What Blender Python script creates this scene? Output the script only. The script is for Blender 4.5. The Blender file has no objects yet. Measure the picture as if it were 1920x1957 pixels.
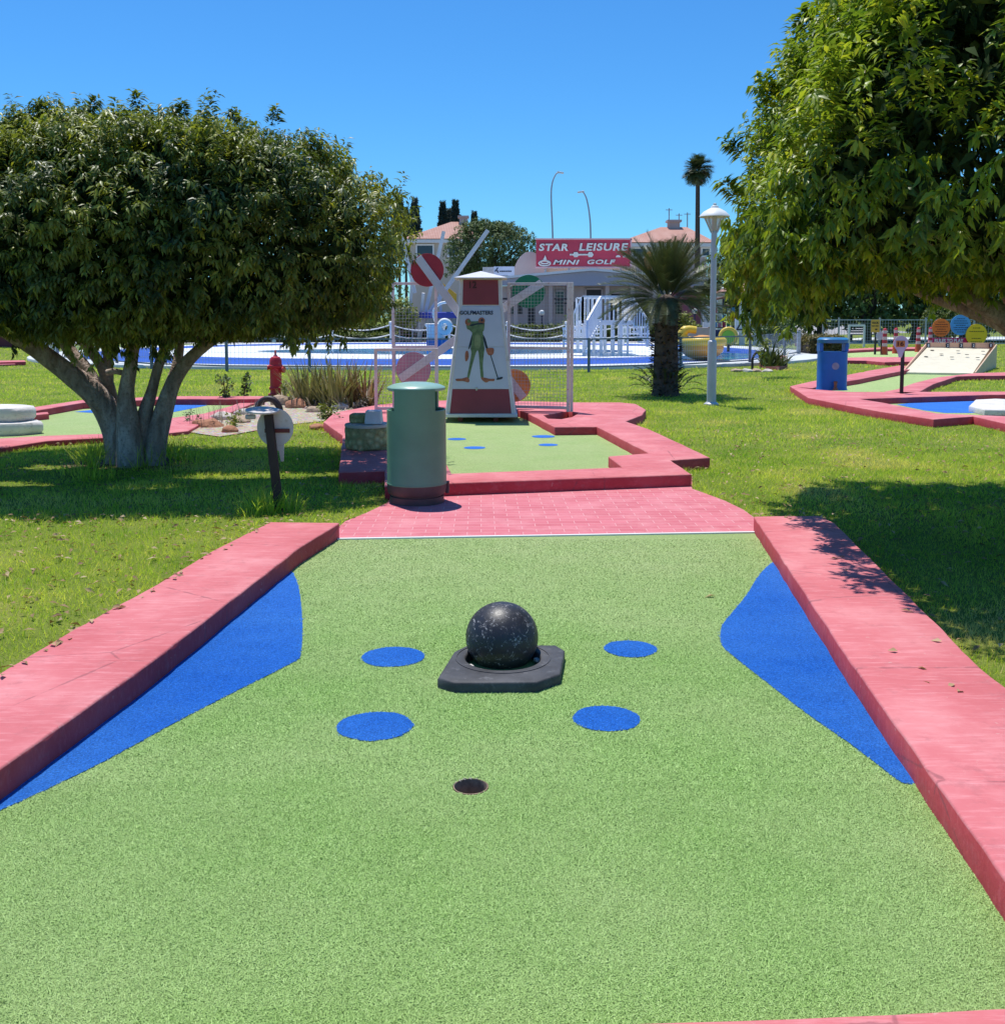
import bpy, bmesh, math, random
import numpy as np
from mathutils import Vector, Matrix, noise as mnoise
R = math.radians
PI = math.pi
random.seed(7)
rng = np.random.default_rng(7)
sc = bpy.context.scene
COL = sc.collection

# ------------------------------------------------------------------ survey of the place
# camera height, focal length in photo pixels, optical centre, downward tilt
H, F, CX, CY, TILT = 1.55, 1971.0, 960.0, 777.5, R(5)
ct, st = math.cos(TILT), math.sin(TILT)


def ray(u, v):
    x, y = (u - CX) / F, -(v - CY) / F
    return Vector((x, ct + y * st, -st + y * ct))


def G(u, v, z=0.0):
    """ground point (at height z) seen at a photo pixel"""
    d = ray(u, v)
    s = (z - H) / d.z
    return Vector((d.x * s, d.y * s, z))


def A(u, v, Y):
    """point seen at a photo pixel, at distance Y"""
    d = ray(u, v)
    s = Y / d.y
    return Vector((d.x * s, Y, H + d.z * s))


def crop(ox, oy, k):
    return lambda x, y: (ox + x / k, oy + y / k)


# ------------------------------------------------------------------ objects
def tag(o, label=None, cat=None, group=None, kind=None):
    if label: o['label'] = label
    if cat: o['category'] = cat
    if group: o['group'] = group
    if kind: o['kind'] = kind
    return o


def thing(name, label, cat, loc=(0, 0, 0), group=None):
    o = bpy.data.objects.new(name, None)
    o.empty_display_size = .1
    COL.objects.link(o)
    o.location = loc
    return tag(o, label, cat, group)


def world_loc(o):
    v = Vector((0, 0, 0))
    while o is not None:
        v += Vector(o.location)
        o = o.parent
    return v


def link_mesh(name, me, mats, parent=None, origin=None):
    o = bpy.data.objects.new(name, me)
    for m in (mats if isinstance(mats, (list, tuple)) else [mats]):
        me.materials.append(m)
    COL.objects.link(o)
    if parent is not None:
        o.parent = parent
        me.transform(Matrix.Translation(-world_loc(parent)))
    elif origin is not None:
        me.transform(Matrix.Translation(-Vector(origin)))
        o.location = origin
    return o


def copy_tree(o, parent=None, loc=None):
    c = o.copy()
    COL.objects.link(c)
    if parent is not None: c.parent = parent
    if loc is not None: c.location = loc
    for ch in list(o.children):
        copy_tree(ch, c)
    return c


def cr(pts, k=6):
    """Catmull-Rom resample of a list of tuples of any length"""
    P = [np.array(p, float) for p in pts]
    P = [2 * P[0] - P[1]] + P + [2 * P[-1] - P[-2]]
    out = []
    for i in range(1, len(P) - 2):
        for j in range(k):
            t = j / k
            a, b, c, d = P[i - 1], P[i], P[i + 1], P[i + 2]
            out.append(.5 * (2 * b + (c - a) * t + (2 * a - 5 * b + 4 * c - d) * t * t + (3 * b - a - 3 * c + d) * t ** 3))
    out.append(P[-2])
    return out


class MB:
    def __init__(s, M=None):
        s.v, s.f, s.m, s.M, s.cur = [], [], [], M, 0

    def add(s, verts, faces):
        n = len(s.v)
        for p in verts:
            p = Vector(p)
            s.v.append(s.M @ p if s.M is not None else p)
        for f in faces:
            s.f.append([n + i for i in f])
            s.m.append(s.cur)
        return s

    def box(s, c, d, rz=0, rx=0, ry=0):
        c, (a, b, e) = Vector(c), [q / 2 for q in d]
        rot = Matrix.Rotation(rz, 3, 'Z') @ Matrix.Rotation(ry, 3, 'Y') @ Matrix.Rotation(rx, 3, 'X')
        vs = [c + rot @ Vector((x * a, y * b, z * e)) for z in (-1, 1) for x, y in ((-1, -1), (1, -1), (1, 1), (-1, 1))]
        return s.add(vs, [(3, 2, 1, 0), (4, 5, 6, 7), (0, 1, 5, 4), (1, 2, 6, 5), (2, 3, 7, 6), (3, 0, 4, 7)])

    def bar(s, p, q, w, h=None, up=(0, 0, 1)):
        """rectangular bar from p to q"""
        p, q = Vector(p), Vector(q)
        h = h or w
        d = (q - p).normalized()
        up = Vector(up)
        if abs(d.dot(up)) > .99: up = Vector((0, 1, 0))
        x = d.cross(up).normalized()
        y = x.cross(d).normalized()
        vs = [o + x * a * w / 2 + y * b * h / 2 for o in (p, q) for a, b in ((-1, -1), (1, -1), (1, 1), (-1, 1))]
        return s.add(vs, [(0, 1, 2, 3), (7, 6, 5, 4), (0, 4, 5, 1), (1, 5, 6, 2), (2, 6, 7, 3), (3, 7, 4, 0)])

    def tube(s, pts, rad, n=8, caps=True, wob=0):
        pts = [Vector(p[:3]) for p in pts]
        if not hasattr(rad, '__len__'): rad = [rad] * len(pts)
        vs, fs = [], []
        ref = Vector((.3, .9, .2)).normalized()
        for i, p in enumerate(pts):
            d = (pts[min(i + 1, len(pts) - 1)] - pts[max(i - 1, 0)]).normalized()
            x = d.cross(ref)
            if x.length < .1: x = d.cross(Vector((1, 0, 0)))
            x.normalize()
            y = d.cross(x)
            for k in range(n):
                a = 2 * PI * k / n
                r = rad[i] * (1 + wob * mnoise.noise(Vector((p.x * 5 + math.cos(a) * 1.3, p.y * 5 + math.sin(a) * 1.3, p.z * 2.2))))
                vs.append(p + x * math.cos(a) * r + y * math.sin(a) * r)
        for i in range(len(pts) - 1):
            for k in range(n):
                a, b = i * n + k, i * n + (k + 1) % n
                fs.append((a, b, b + n, a + n))
        if caps:
            fs.append(tuple(reversed(range(n))))
            fs.append(tuple(range((len(pts) - 1) * n, len(pts) * n)))
        return s.add(vs, fs)

    def lathe(s, c, prof, n=24, a0=0, a1=2 * PI, caps=True):
        """prof: list of (radius, z)"""
        c = Vector(c)
        full = abs(a1 - a0 - 2 * PI) < 1e-6
        m = n if full else n + 1
        vs = [c + Vector((r * math.cos(a0 + (a1 - a0) * k / n), r * math.sin(a0 + (a1 - a0) * k / n), z)) for r, z in prof for k in range(m)]
        fs = []
        for i in range(len(prof) - 1):
            for k in range(n):
                a, b = i * m + k, i * m + (k + 1) % m
                fs.append((a, b, b + m, a + m))
        if caps and full:
            fs.append(tuple(reversed(range(m))))
            fs.append(tuple(range((len(prof) - 1) * m, len(prof) * m)))
        return s.add(vs, fs)

    def sphere(s, c, r, n=16, m=10, sc3=(1, 1, 1)):
        prof = [(max(1e-4, r * math.sin(PI * i / m)), -r * math.cos(PI * i / m)) for i in range(m + 1)]
        c = Vector(c)
        vs = [c + Vector((q * math.cos(2 * PI * k / n) * sc3[0], q * math.sin(2 * PI * k / n) * sc3[1], z * sc3[2])) for q, z in prof for k in range(n)]
        fs = [(i * n + k, i * n + (k + 1) % n, (i + 1) * n + (k + 1) % n, (i + 1) * n + k) for i in range(m) for k in range(n)]
        return s.add(vs, fs)

    def slab(s, poly, off):
        """closed prism: polygon (3D points, any plane) extruded by vector off"""
        n = len(poly)
        off = Vector(off)
        P = [Vector(p) for p in poly]
        return s.add(P + [p + off for p in P], [tuple(reversed(range(n))), tuple(range(n, 2 * n))] + [(i, (i + 1) % n, n + (i + 1) % n, n + i) for i in range(n)])

    def disc(s, c, x, y, r, th, n=28):
        """thick disc in the plane of unit vectors x, y; th = thickness vector"""
        c, x, y = Vector(c), Vector(x), Vector(y)
        return s.slab([c + x * r * math.cos(2 * PI * k / n) + y * r * math.sin(2 * PI * k / n) for k in range(n)], th)

    def mesh(s, name, smooth=None):
        me = bpy.data.meshes.new(name)
        me.from_pydata([tuple(p) for p in s.v], [], s.f)
        me.polygons.foreach_set('material_index', s.m)
        bm = bmesh.new()
        bm.from_mesh(me)
        bmesh.ops.recalc_face_normals(bm, faces=bm.faces)
        bm.to_mesh(me)
        bm.free()
        if smooth is not None:
            me.polygons.foreach_set('use_smooth', [True] * len(me.polygons))
            me.set_sharp_from_angle(angle=R(smooth))
        me.update()
        return me

    def build(s, name, mats, parent=None, smooth=None, origin=None, bevel=0, seg=2):
        o = link_mesh(name, s.mesh(name, smooth), mats, parent, origin)
        if bevel:
            b = o.modifiers.new('bevel', 'BEVEL')
            b.width, b.segments, b.limit_method, b.angle_limit = bevel, seg, 'ANGLE', R(40)
        return o


def offset_poly(P, d):
    """move a 2D polygon's outline inwards by d (counter-clockwise) """
    n = len(P)
    out = []
    for i in range(n):
        a, b, c = P[i - 1], P[i], P[(i + 1) % n]
        e1, e2 = (b - a), (c - b)
        n1, n2 = np.array([-e1[1], e1[0]]), np.array([-e2[1], e2[0]])
        n1, n2 = n1 / (np.linalg.norm(n1) + 1e-9), n2 / (np.linalg.norm(n2) + 1e-9)
        m = n1 + n2
        m = m / max(.35, (np.linalg.norm(m) ** 2) / 2)
        out.append(b + m * d)
    return out


def area2(P):
    return sum(P[i - 1][0] * P[i][1] - P[i][0] * P[i - 1][1] for i in range(len(P))) / 2


def refine(P, step, jit):
    out = []
    n = len(P)
    for i in range(n):
        a, b = P[i], P[(i + 1) % n]
        L = np.linalg.norm(b - a)
        k = max(1, min(140, int(L / step)))
        nrm = np.array([-(b - a)[1], (b - a)[0]]) / (L + 1e-9)
        for j in range(k):
            p = a + (b - a) * j / k
            if j and jit:
                p = p + nrm * jit * (mnoise.noise(Vector((p[0] * 3.1, p[1] * 3.1, 0))) + .6 * mnoise.noise(Vector((p[0] * 17, p[1] * 17, 3))))
            out.append(p)
    return out


def plate(rings, z0, z1, ch=0, step=0, jit=0, side=False):
    """plate (or kerb) with outline rings[0] and holes rings[1:], chamfered top edge; returns a mesh"""
    bm = bmesh.new()
    top_edges = []
    for ri, ring in enumerate(rings):
        P = [np.array((p[0], p[1]), float) for p in ring]
        if (area2(P) > 0) != (ri == 0): P.reverse()
        if step: P = refine(P, step, jit)
        n = len(P)
        levels = [(P, z0)]
        if ch:
            levels += [(P, z1 - ch), (offset_poly(P, ch * .45), z1 - ch * .3), (offset_poly(P, ch * 1.1), z1)]
        else:
            levels += [(P, z1)]
        loops = [[bm.verts.new((p[0], p[1], z)) for p in Q] for Q, z in levels]
        for a, b in zip(loops, loops[1:]):
            for i in range(n):
                bm.faces.new((a[i], a[(i + 1) % n], b[(i + 1) % n], b[i]))
        tl = loops[-1]
        for i in range(n):
            e = bm.edges.get((tl[i], tl[(i + 1) % n])) or bm.edges.new((tl[i], tl[(i + 1) % n]))
            top_edges.append(e)
    bmesh.ops.triangle_fill(bm, edges=top_edges, use_beauty=True, use_dissolve=False, normal=(0, 0, 1))
    bmesh.ops.recalc_face_normals(bm, faces=bm.faces)
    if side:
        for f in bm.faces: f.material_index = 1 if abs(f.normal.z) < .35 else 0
    me = bpy.data.meshes.new('plate')
    bm.to_mesh(me)
    bm.free()
    me.polygons.foreach_set('use_smooth', [True] * len(me.polygons))
    me.set_sharp_from_angle(angle=R(50))
    return me


def sheet(ring, z, holes=()):
    bm = bmesh.new()
    es = []
    for r in [ring] + list(holes):
        vs = [bm.verts.new((p[0], p[1], z)) for p in r]
        es += [bm.edges.new((vs[i], vs[(i + 1) % len(vs)])) for i in range(len(vs))]
    bmesh.ops.triangle_fill(bm, edges=es, use_beauty=True, use_dissolve=False, normal=(0, 0, 1))
    for f in bm.faces:
        if f.normal.z < 0: f.normal_flip()
    me = bpy.data.meshes.new('sheet')
    bm.to_mesh(me)
    bm.free()
    return me


def blob(c, rx, ry, n=40, wob=.03, seed=0, ang=0):
    """slightly uneven ellipse outline"""
    out = []
    for k in range(n):
        a = 2 * PI * k / n
        w = 1 + wob * mnoise.noise(Vector((math.cos(a) * 1.5 + seed * 7.3, math.sin(a) * 1.5, seed)))
        x, y = rx * w * math.cos(a), ry * w * math.sin(a)
        out.append((c[0] + x * math.cos(ang) - y * math.sin(ang), c[1] + x * math.sin(ang) + y * math.cos(ang)))
    return out


def text_mesh(body, size, M, extrude=.004, offset=0, spacing=1.0, shear=0, fit=None):
    cu = bpy.data.curves.new('lettering', 'FONT')
    cu.body, cu.size, cu.extrude, cu.offset, cu.space_character, cu.shear = body, size, extrude, offset, spacing, shear
    cu.align_x, cu.align_y, cu.resolution_u = 'CENTER', 'CENTER', 3
    ob = bpy.data.objects.new('lettering', cu)
    COL.objects.link(ob)
    dg = bpy.context.evaluated_depsgraph_get()
    me = bpy.data.meshes.new_from_object(ob.evaluated_get(dg))
    bpy.data.objects.remove(ob)
    bpy.data.curves.remove(cu)
    if fit:
        xs = [v.co.x for v in me.vertices]
        ys = [v.co.y for v in me.vertices]
        cx, cy = (min(xs) + max(xs)) / 2, (min(ys) + max(ys)) / 2
        me.transform(Matrix.Diagonal((fit[0] / (max(xs) - min(xs)), fit[1] / (max(ys) - min(ys)), 1, 1)) @ Matrix.Translation((-cx, -cy, 0)))
    me.transform(M)
    return me


def facing(c, yaw=0, pitch=0):
    """matrix: text plane x right, y up, facing the -Y side"""
    return Matrix.Translation(c) @ Matrix.Rotation(yaw, 4, 'Z') @ Matrix.Rotation(PI / 2 - pitch, 4, 'X')


# ------------------------------------------------------------------ fast foliage meshes
def tri_mesh(name, V, T, rnd, mat, parent=None, smooth=False):
    me = bpy.data.meshes.new(name)
    nv, nt = len(V), len(T)
    me.vertices.add(nv)
    me.vertices.foreach_set('co', np.ascontiguousarray(V, np.float32).ravel())
    me.loops.add(nt * 3)
    me.loops.foreach_set('vertex_index', np.ascontiguousarray(T, np.int32).ravel())
    me.polygons.add(nt)
    me.polygons.foreach_set('loop_start', np.arange(0, nt * 3, 3, dtype=np.int32))
    if smooth: me.polygons.foreach_set('use_smooth', np.ones(nt, bool))
    at = me.attributes.new('rnd', 'FLOAT', 'POINT')
    at.data.foreach_set('value', np.ascontiguousarray(rnd, np.float32))
    me.update(calc_edges=True)
    return link_mesh(name, me, mat, parent)


def unit(a):
    return a / (np.linalg.norm(a, axis=-1, keepdims=True) + 1e-9)


def leaf_arrays(P, D, N, L, W, curl=.22, fold=.18, rnd=None):
    n = len(P)
    D = unit(D)
    S = unit(np.cross(D, N))
    N = np.cross(S, D)
    L, W = np.broadcast_to(L, (n,))[:, None], np.broadcast_to(W, (n,))[:, None]
    V = np.empty((n, 5, 3))
    V[:, 0] = P
    V[:, 1] = P + D * L * .42 + S * W * .5 + N * W * fold
    V[:, 2] = P + D * L * .42 - S * W * .5 + N * W * fold
    V[:, 3] = P + D * L - N * L * curl
    V[:, 4] = P + D * L * .5 - N * W * .05
    base = (np.arange(n) * 5)[:, None, None]
    T = base + np.array([[0, 4, 1], [1, 4, 3], [0, 2, 4], [4, 2, 3]])[None]
    if rnd is None: rnd = rng.random(n)
    return V.reshape(-1, 3), T.reshape(-1, 3), np.repeat(rnd, 5)


def clusters(C, T, per, twig, L, W, droop=.55, spread=.8, jl=.35, clr=None):
    """leaves along short twigs at C pointing along T"""
    n = len(C)
    C, T = np.repeat(C, per, 0), np.repeat(unit(T), per, 0)
    m = n * per
    s = rng.random((m, 1))
    rad = rng.normal(size=(m, 3))
    rad = unit(rad - T * (rad * T).sum(1, keepdims=True))
    D = unit(T * .45 + rad * spread + np.array([0, 0, -droop]))
    N = unit(np.array([0, 0, .8]) + T * .6 + rng.normal(size=(m, 3)) * .35)
    P = C + T * twig * s + rad * .01
    ll = L * (1 + jl * (rng.random(m) * 2 - 1))
    base = rng.random(n) if clr is None else clr
    rnd = np.clip(np.repeat(base, per) * .6 + rng.random(m) * .4, 0, 1)
    return leaf_arrays(P, D, N, ll, ll * (W / L), rnd=rnd)


def join_arrays(parts):
    V, T, r, o = [], [], [], 0
    for a, b, c in parts:
        V.append(a); T.append(b + o); r.append(c)
        o += len(a)
    return np.concatenate(V), np.concatenate(T), np.concatenate(r)


def wobble(U, f, ph):
    return (np.sin(U[:, 0] * f + ph) * np.cos(U[:, 1] * f * 1.13 + ph * 2) + np.sin(U[:, 2] * f * .9 + ph * 3 + U[:, 0] * f * .5)
            + .8 * np.sin(U[:, 1] * f * 2.1 + U[:, 2] * f * 1.7 + ph) + .8 * np.sin(U[:, 0] * f * 2.6 - U[:, 2] * f * 2.3 + ph * 5))


def crown_points(c, a, b, up, dn, n, n_e=2.4, m_e=2.4, lo=.85, hi=1.02, amp=.035, f=6, ph=0, keep=None, pw=2.0, m_dn=5.0, yaw=0, under=0):
    U = unit(rng.normal(size=(n, 3)))
    cz = np.where(U[:, 2] > 0, up, dn)
    mm = np.where(U[:, 2] > 0, m_e, m_dn)
    pl = (np.abs(U[:, 0] / a) ** n_e + np.abs(U[:, 1] / b) ** n_e) ** (mm / n_e)
    r = (pl + np.abs(U[:, 2] / cz) ** mm) ** (-1 / mm)
    s = lo + (hi - lo) * rng.random(n) ** (1 / pw)
    lump = 1 + amp * wobble(U, f, ph)
    Q = U * (r * s * lump)[:, None]
    if under:       # the side towards -Y leans in below the widest level
        low = np.clip(.35 - Q[:, 2], 0, None)
        Q[:, 1] = np.where(Q[:, 1] < 0, Q[:, 1] * (1 - under * low), Q[:, 1])
    if yaw:
        cy_, sy_ = math.cos(yaw), math.sin(yaw)
        Q = np.stack([Q[:, 0] * cy_ - Q[:, 1] * sy_, Q[:, 0] * sy_ + Q[:, 1] * cy_, Q[:, 2]], 1)
    P = np.array(c) + Q
    Nn = unit(np.stack([np.sign(U[:, 0]) * np.abs(U[:, 0] / a) ** (n_e - 1) / a, np.sign(U[:, 1]) * np.abs(U[:, 1] / b) ** (n_e - 1) / b,
                        np.sign(U[:, 2]) * np.abs(U[:, 2] / cz) ** (m_e - 1) / cz], 1))
    if keep is not None:
        k = keep(P)
        P, Nn = P[k], Nn[k]
    return P, Nn


# ------------------------------------------------------------------ materials
class NT:
    def __init__(s, name):
        s.mat = bpy.data.materials.new(name)
        s.mat.use_nodes = True
        s.n, s.l = s.mat.node_tree.nodes, s.mat.node_tree.links
        s.b = s.n['Principled BSDF']
        s.co = s.n.new('ShaderNodeTexCoord')

    def set(s, **kw):
        for k, v in kw.items():
            s.b.inputs[k.replace('_', ' ')].default_value = v
        return s

    def noise(s, scale, detail=4, rough=.55, vec=None, dist=0):
        t = s.n.new('ShaderNodeTexNoise')
        t.inputs['Scale'].default_value, t.inputs['Detail'].default_value, t.inputs['Roughness'].default_value = scale, detail, rough
        t.inputs['Distortion'].default_value = dist
        s.l.new(vec or s.co.outputs['Object'], t.inputs['Vector'])
        return t.outputs['Fac']

    def ramp(s, fac, *stops):
        r = s.n.new('ShaderNodeValToRGB')
        e = r.color_ramp.elements
        while len(e) < len(stops): e.new(.5)
        for q, (p, c) in zip(e, stops):
            q.position = p
            q.color = (c, c, c, 1) if not hasattr(c, '__len__') else (*c, 1)
        s.l.new(fac, r.inputs['Fac'])
        return r.outputs['Color']

    def mix(s, fac, a, b, mode='MIX'):
        m = s.n.new('ShaderNodeMix')
        m.data_type, m.blend_type = 'RGBA', mode
        for i, v in ((0, fac), (6, a), (7, b)):
            if hasattr(v, 'is_linked'): s.l.new(v, m.inputs[i])
            else: m.inputs[i].default_value = v if not hasattr(v, '__len__') else (*v, 1)
        return m.outputs[2]

    def math(s, op, a, b=0.5):
        m = s.n.new('ShaderNodeMath')
        m.operation = op
        for i, v in enumerate((a, b)):
            if hasattr(v, 'is_linked'): s.l.new(v, m.inputs[i])
            else: m.inputs[i].default_value = v
        return m.outputs[0]

    def attr(s, name='rnd'):
        a = s.n.new('ShaderNodeAttribute')
        a.attribute_name = name
        return a.outputs['Fac']

    def color(s, c):
        if hasattr(c, 'is_linked'): s.l.new(c, s.b.inputs['Base Color'])
        else: s.b.inputs['Base Color'].default_value = (*c, 1)
        return s

    def bump(s, h, strength=.3, dist=.01):
        b = s.n.new('ShaderNodeBump')
        b.inputs['Strength'].default_value, b.inputs['Distance'].default_value = strength, dist
        s.l.new(h, b.inputs['Height'])
        s.l.new(b.outputs['Normal'], s.b.inputs['Normal'])
        return s


def vary(name, c, d=.25, scale=6, rough=.6, bump=.15, bscale=60, bd=.004, spec=.4, metal=0, stain=None):
    """painted / plain surface with soft mottling, fine relief and uneven gloss"""
    t = NT(name)
    n1 = t.noise(scale, 5)
    lo, hi = [x * (1 - d) for x in c], [min(1, x * (1 + d)) for x in c]
    col = t.ramp(n1, (.3, lo), (.7, hi))
    if stain:
        n2 = t.noise(scale * 2.7, 6, .65)
        col = t.mix(t.ramp(n2, (.56, 0.), (.72, 1.)), col, stain)
    t.color(col)
    t.set(Roughness=rough, Specular_IOR_Level=spec, Metallic=metal)
    if bump: t.bump(t.noise(bscale, 3), bump, bd)
    return t.mat


def leaf_mat(name, stops, rough=.42, trans=.25, spec=.5):
    t = NT(name)
    c = t.ramp(t.attr(), *stops)
    big = t.noise(1.3, 2)
    c = t.mix(t.ramp(big, (.35, 0.), (.7, .35)), c, [x * 1.5 for x in stops[-2][1]])
    t.color(c)
    t.set(Roughness=rough, Specular_IOR_Level=spec)
    if trans:
        tr = t.n.new('ShaderNodeBsdfTranslucent')
        br = t.mix(1.0, c, (1.5, 1.6, .7), 'MULTIPLY')
        t.l.new(br, tr.inputs['Color'])
        ms = t.n.new('ShaderNodeMixShader')
        ms.inputs['Fac'].default_value = trans
        t.l.new(t.b.outputs[0], ms.inputs[1])
        t.l.new(tr.outputs[0], ms.inputs[2])
        t.l.new(ms.outputs[0], t.n['Material Output'].inputs['Surface'])
    return t.mat
# ------------------------------------------------------------------ camera, sun, sky
cam = bpy.data.objects.new('camera', bpy.data.cameras.new('camera'))
COL.objects.link(cam)
cam.location = (0, 0, H)
cam.rotation_euler = (PI / 2 - TILT, 0, 0)
cam.data.sensor_width, cam.data.sensor_fit, cam.data.lens = 36, 'AUTO', 36 * F / 1957
cam.data.shift_y = -(978.5 - CY) / 1957
cam.data.clip_start, cam.data.clip_end = .05, 5000
sc.camera = cam

SUN = Vector((-.15, .25, 1)).normalized()
sun = bpy.data.objects.new('sun', bpy.data.lights.new('sun', 'SUN'))
COL.objects.link(sun)
sun.rotation_euler = SUN.to_track_quat('Z', 'Y').to_euler()
sun.location = (0, 0, 30)
sun.data.energy, sun.data.angle, sun.data.color = 3.75, R(.53), (1, .965, .9)
wd = bpy.data.worlds.new('World')
sc.world = wd
wd.use_nodes = True
wn, wl = wd.node_tree.nodes, wd.node_tree.links
sky = wn.new('ShaderNodeTexSky')
sky.sky_type, sky.sun_disc = 'NISHITA', False
sky.sun_elevation = math.asin(SUN.z)
sky.sun_rotation = math.atan2(SUN.x, SUN.y)
sky.air_density, sky.dust_density, sky.ozone_density, sky.altitude = 1.0, .25, 4.5, 0
hs = wn.new('ShaderNodeHueSaturation')
hs.inputs['Saturation'].default_value = 1.12
wl.new(sky.outputs[0], hs.inputs['Color'])
tint = wn.new('ShaderNodeMix')
tint.data_type, tint.blend_type = 'RGBA', 'MULTIPLY'
tint.inputs[0].default_value = 1
tint.inputs[7].default_value = (.33, .67, .90, 1)
wl.new(hs.outputs[0], tint.inputs[6])
wl.new(tint.outputs[2], wn['Background'].inputs['Color'])
wn['Background'].inputs['Strength'].default_value = .13
sc.view_settings.view_transform, sc.view_settings.look = 'Standard', 'None'
sc.view_settings.exposure, sc.view_settings.gamma = 0.42, 1
sc.cycles.max_bounces, sc.cycles.transparent_max_bounces = 6, 8

# ------------------------------------------------------------------ materials
def turf_material(name, a, b, c, dusty):
    t = NT(name)
    fine = t.noise(230, 3, .7)
    mid = t.noise(60, 3, .6)
    big = t.noise(1.1, 5, .6)
    patch = t.noise(4.5, 5, .6)
    col = t.ramp(t.math('ADD', t.math('MULTIPLY', fine, .75), t.math('MULTIPLY', mid, .25)), (.30, a), (.5, b), (.70, c))
    col = t.mix(t.ramp(big, (.34, 0.), (.68, .75)), col, dusty, 'MIX')
    col = t.mix(t.ramp(patch, (.45, 0.), (.8, .35)), col, [x * .86 for x in b], 'MIX')
    sep = t.n.new('ShaderNodeSeparateXYZ')
    t.l.new(t.co.outputs['Object'], sep.inputs[0])
    far_pale = t.math('MULTIPLY', t.ramp(t.math('MULTIPLY', t.math('ADD', sep.outputs['Y'], t.math('MULTIPLY', t.noise(.9, 4), 2.5)), .1), (.58, 0.), (.80, 1.)), t.ramp(t.noise(2.6, 5, .65), (.2, .35), (.6, 1.)))  # turf gets paler towards larger Y, broken up by noise
    col = t.mix(t.math('MULTIPLY', far_pale, .75), col, [x * y for x, y in zip(dusty, (1.08, 1.0, 1.12))])
    speck = t.ramp(t.noise(165, 4, .74), (.29, .40), (.5, 1.), (.70, 1.55))
    t.color(t.mix(1.0, col, speck, 'MULTIPLY'))
    t.set(Roughness=.85, Specular_IOR_Level=.15)
    t.bump(t.noise(300, 2, .7), .9, .012)
    return t.mat


M_turf = turf_material('green_turf', (.155, .30, .070), (.28, .47, .125), (.44, .64, .23), (.41, .53, .21))
M_blue_turf = turf_material('blue_turf', (.004, .07, .36), (.008, .125, .58), (.06, .26, .80), (.05, .22, .66))


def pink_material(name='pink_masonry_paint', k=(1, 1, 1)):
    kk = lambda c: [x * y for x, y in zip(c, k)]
    t = NT(name)
    n = t.noise(2.2, 6, .6)
    col = t.ramp(n, (.27, kk((.50, .115, .125))), (.5, kk((.58, .160, .172))), (.74, kk((.67, .26, .265))))
    # brush and weather streaks, dirt
    mp = t.n.new('ShaderNodeMapping')
    mp.inputs['Scale'].default_value = (1.2, 9, 4)
    t.l.new(t.co.outputs['Object'], mp.inputs['Vector'])  # same paling along Y as the turf below
    s = t.noise(5, 6, .7, mp.outputs['Vector'])
    col = t.mix(t.ramp(s, (.5, 0.), (.70, .5)), col, kk((.74, .34, .35)))
    d = t.noise(11, 6, .7)
    col = t.mix(t.ramp(d, (.55, 0.), (.72, .55)), col, (.40, .125, .135))
    # chips showing bare concrete
    cp = t.noise(26, 5, .65)
    col = t.mix(t.ramp(cp, (.66, 0.), (.70, .45)), col, (.60, .40, .36))
    vo = t.n.new('ShaderNodeTexVoronoi')
    vo.feature = 'DISTANCE_TO_EDGE'
    vo.inputs['Scale'].default_value = .9
    t.l.new(t.co.outputs['Object'], vo.inputs['Vector'])
    wob = t.noise(14, 4)
    cr_ = t.math('ADD', vo.outputs['Distance'], t.math('MULTIPLY', t.math('SUBTRACT', wob, .5), .03))
    crack = t.ramp(cr_, (.0, 1.), (.0045, 0.))
    col = t.mix(t.math('MULTIPLY', crack, .55), col, (.22, .07, .08))
    t.color(col)
    t.set(Roughness=.75, Specular_IOR_Level=.25)
    t.bump(t.math('ADD', t.noise(38, 5, .7), t.math('MULTIPLY', t.noise(7, 4), 1.5)), .35, .006)
    return t.mat


M_pink = pink_material()
M_pinkside = pink_material('red_kerb_side', (.88, .40, .45))  # same mottling, darker and redder, for the upright kerb faces


def brick_path_material():
    t = NT('pink_brick_paving')
    mp = t.n.new('ShaderNodeMapping')
    mp.inputs['Rotation'].default_value = (0, 0, R(-1.2))
    t.l.new(t.co.outputs['Object'], mp.inputs['Vector'])
    wv = t.noise(6, 3)
    b = t.n.new('ShaderNodeTexBrick')
    b.inputs['Scale'].default_value = 1
    b.inputs['Brick Width'].default_value, b.inputs['Row Height'].default_value = .20, .10
    b.inputs['Mortar Size'].default_value, b.inputs['Mortar Smooth'].default_value = .0045, .6
    b.inputs['Color1'].default_value = (.60, .175, .21, 1)
    b.inputs['Color2'].default_value = (.53, .135, .165, 1)
    b.inputs['Mortar'].default_value = (.68, .34, .355, 1)
    t.l.new(mp.outputs['Vector'], b.inputs['Vector'])
    n = t.noise(3.2, 6, .65)
    col = t.mix(t.ramp(n, (.45, 0.), (.75, .6)), b.outputs['Color'], (.70, .32, .34))
    t.color(t.mix(t.ramp(t.noise(24, 5, .7), (.6, 0.), (.72, .5)), col, (.36, .12, .13)))
    t.set(Roughness=.8, Specular_IOR_Level=.25)
    t.bump(t.math('ADD', t.math('MULTIPLY', b.outputs['Fac'], -1.2), t.math('MULTIPLY', t.noise(45, 4), .6)), .45, .006)
    return t.mat


M_brick = brick_path_material()


def soil_material():
    t = NT('lawn_soil')
    n = t.noise(1.6, 5, .6)
    f = t.noise(45, 4, .7)
    col = t.ramp(n, (.3, (.14, .20, .030)), (.55, (.21, .26, .045)), (.75, (.32, .30, .09)))
    t.color(t.mix(t.ramp(f, (.3, .75), (.6, 0.)), col, (.09, .10, .03)))
    t.set(Roughness=.95, Specular_IOR_Level=.1)
    t.bump(f, .8, .02)
    return t.mat


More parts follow.
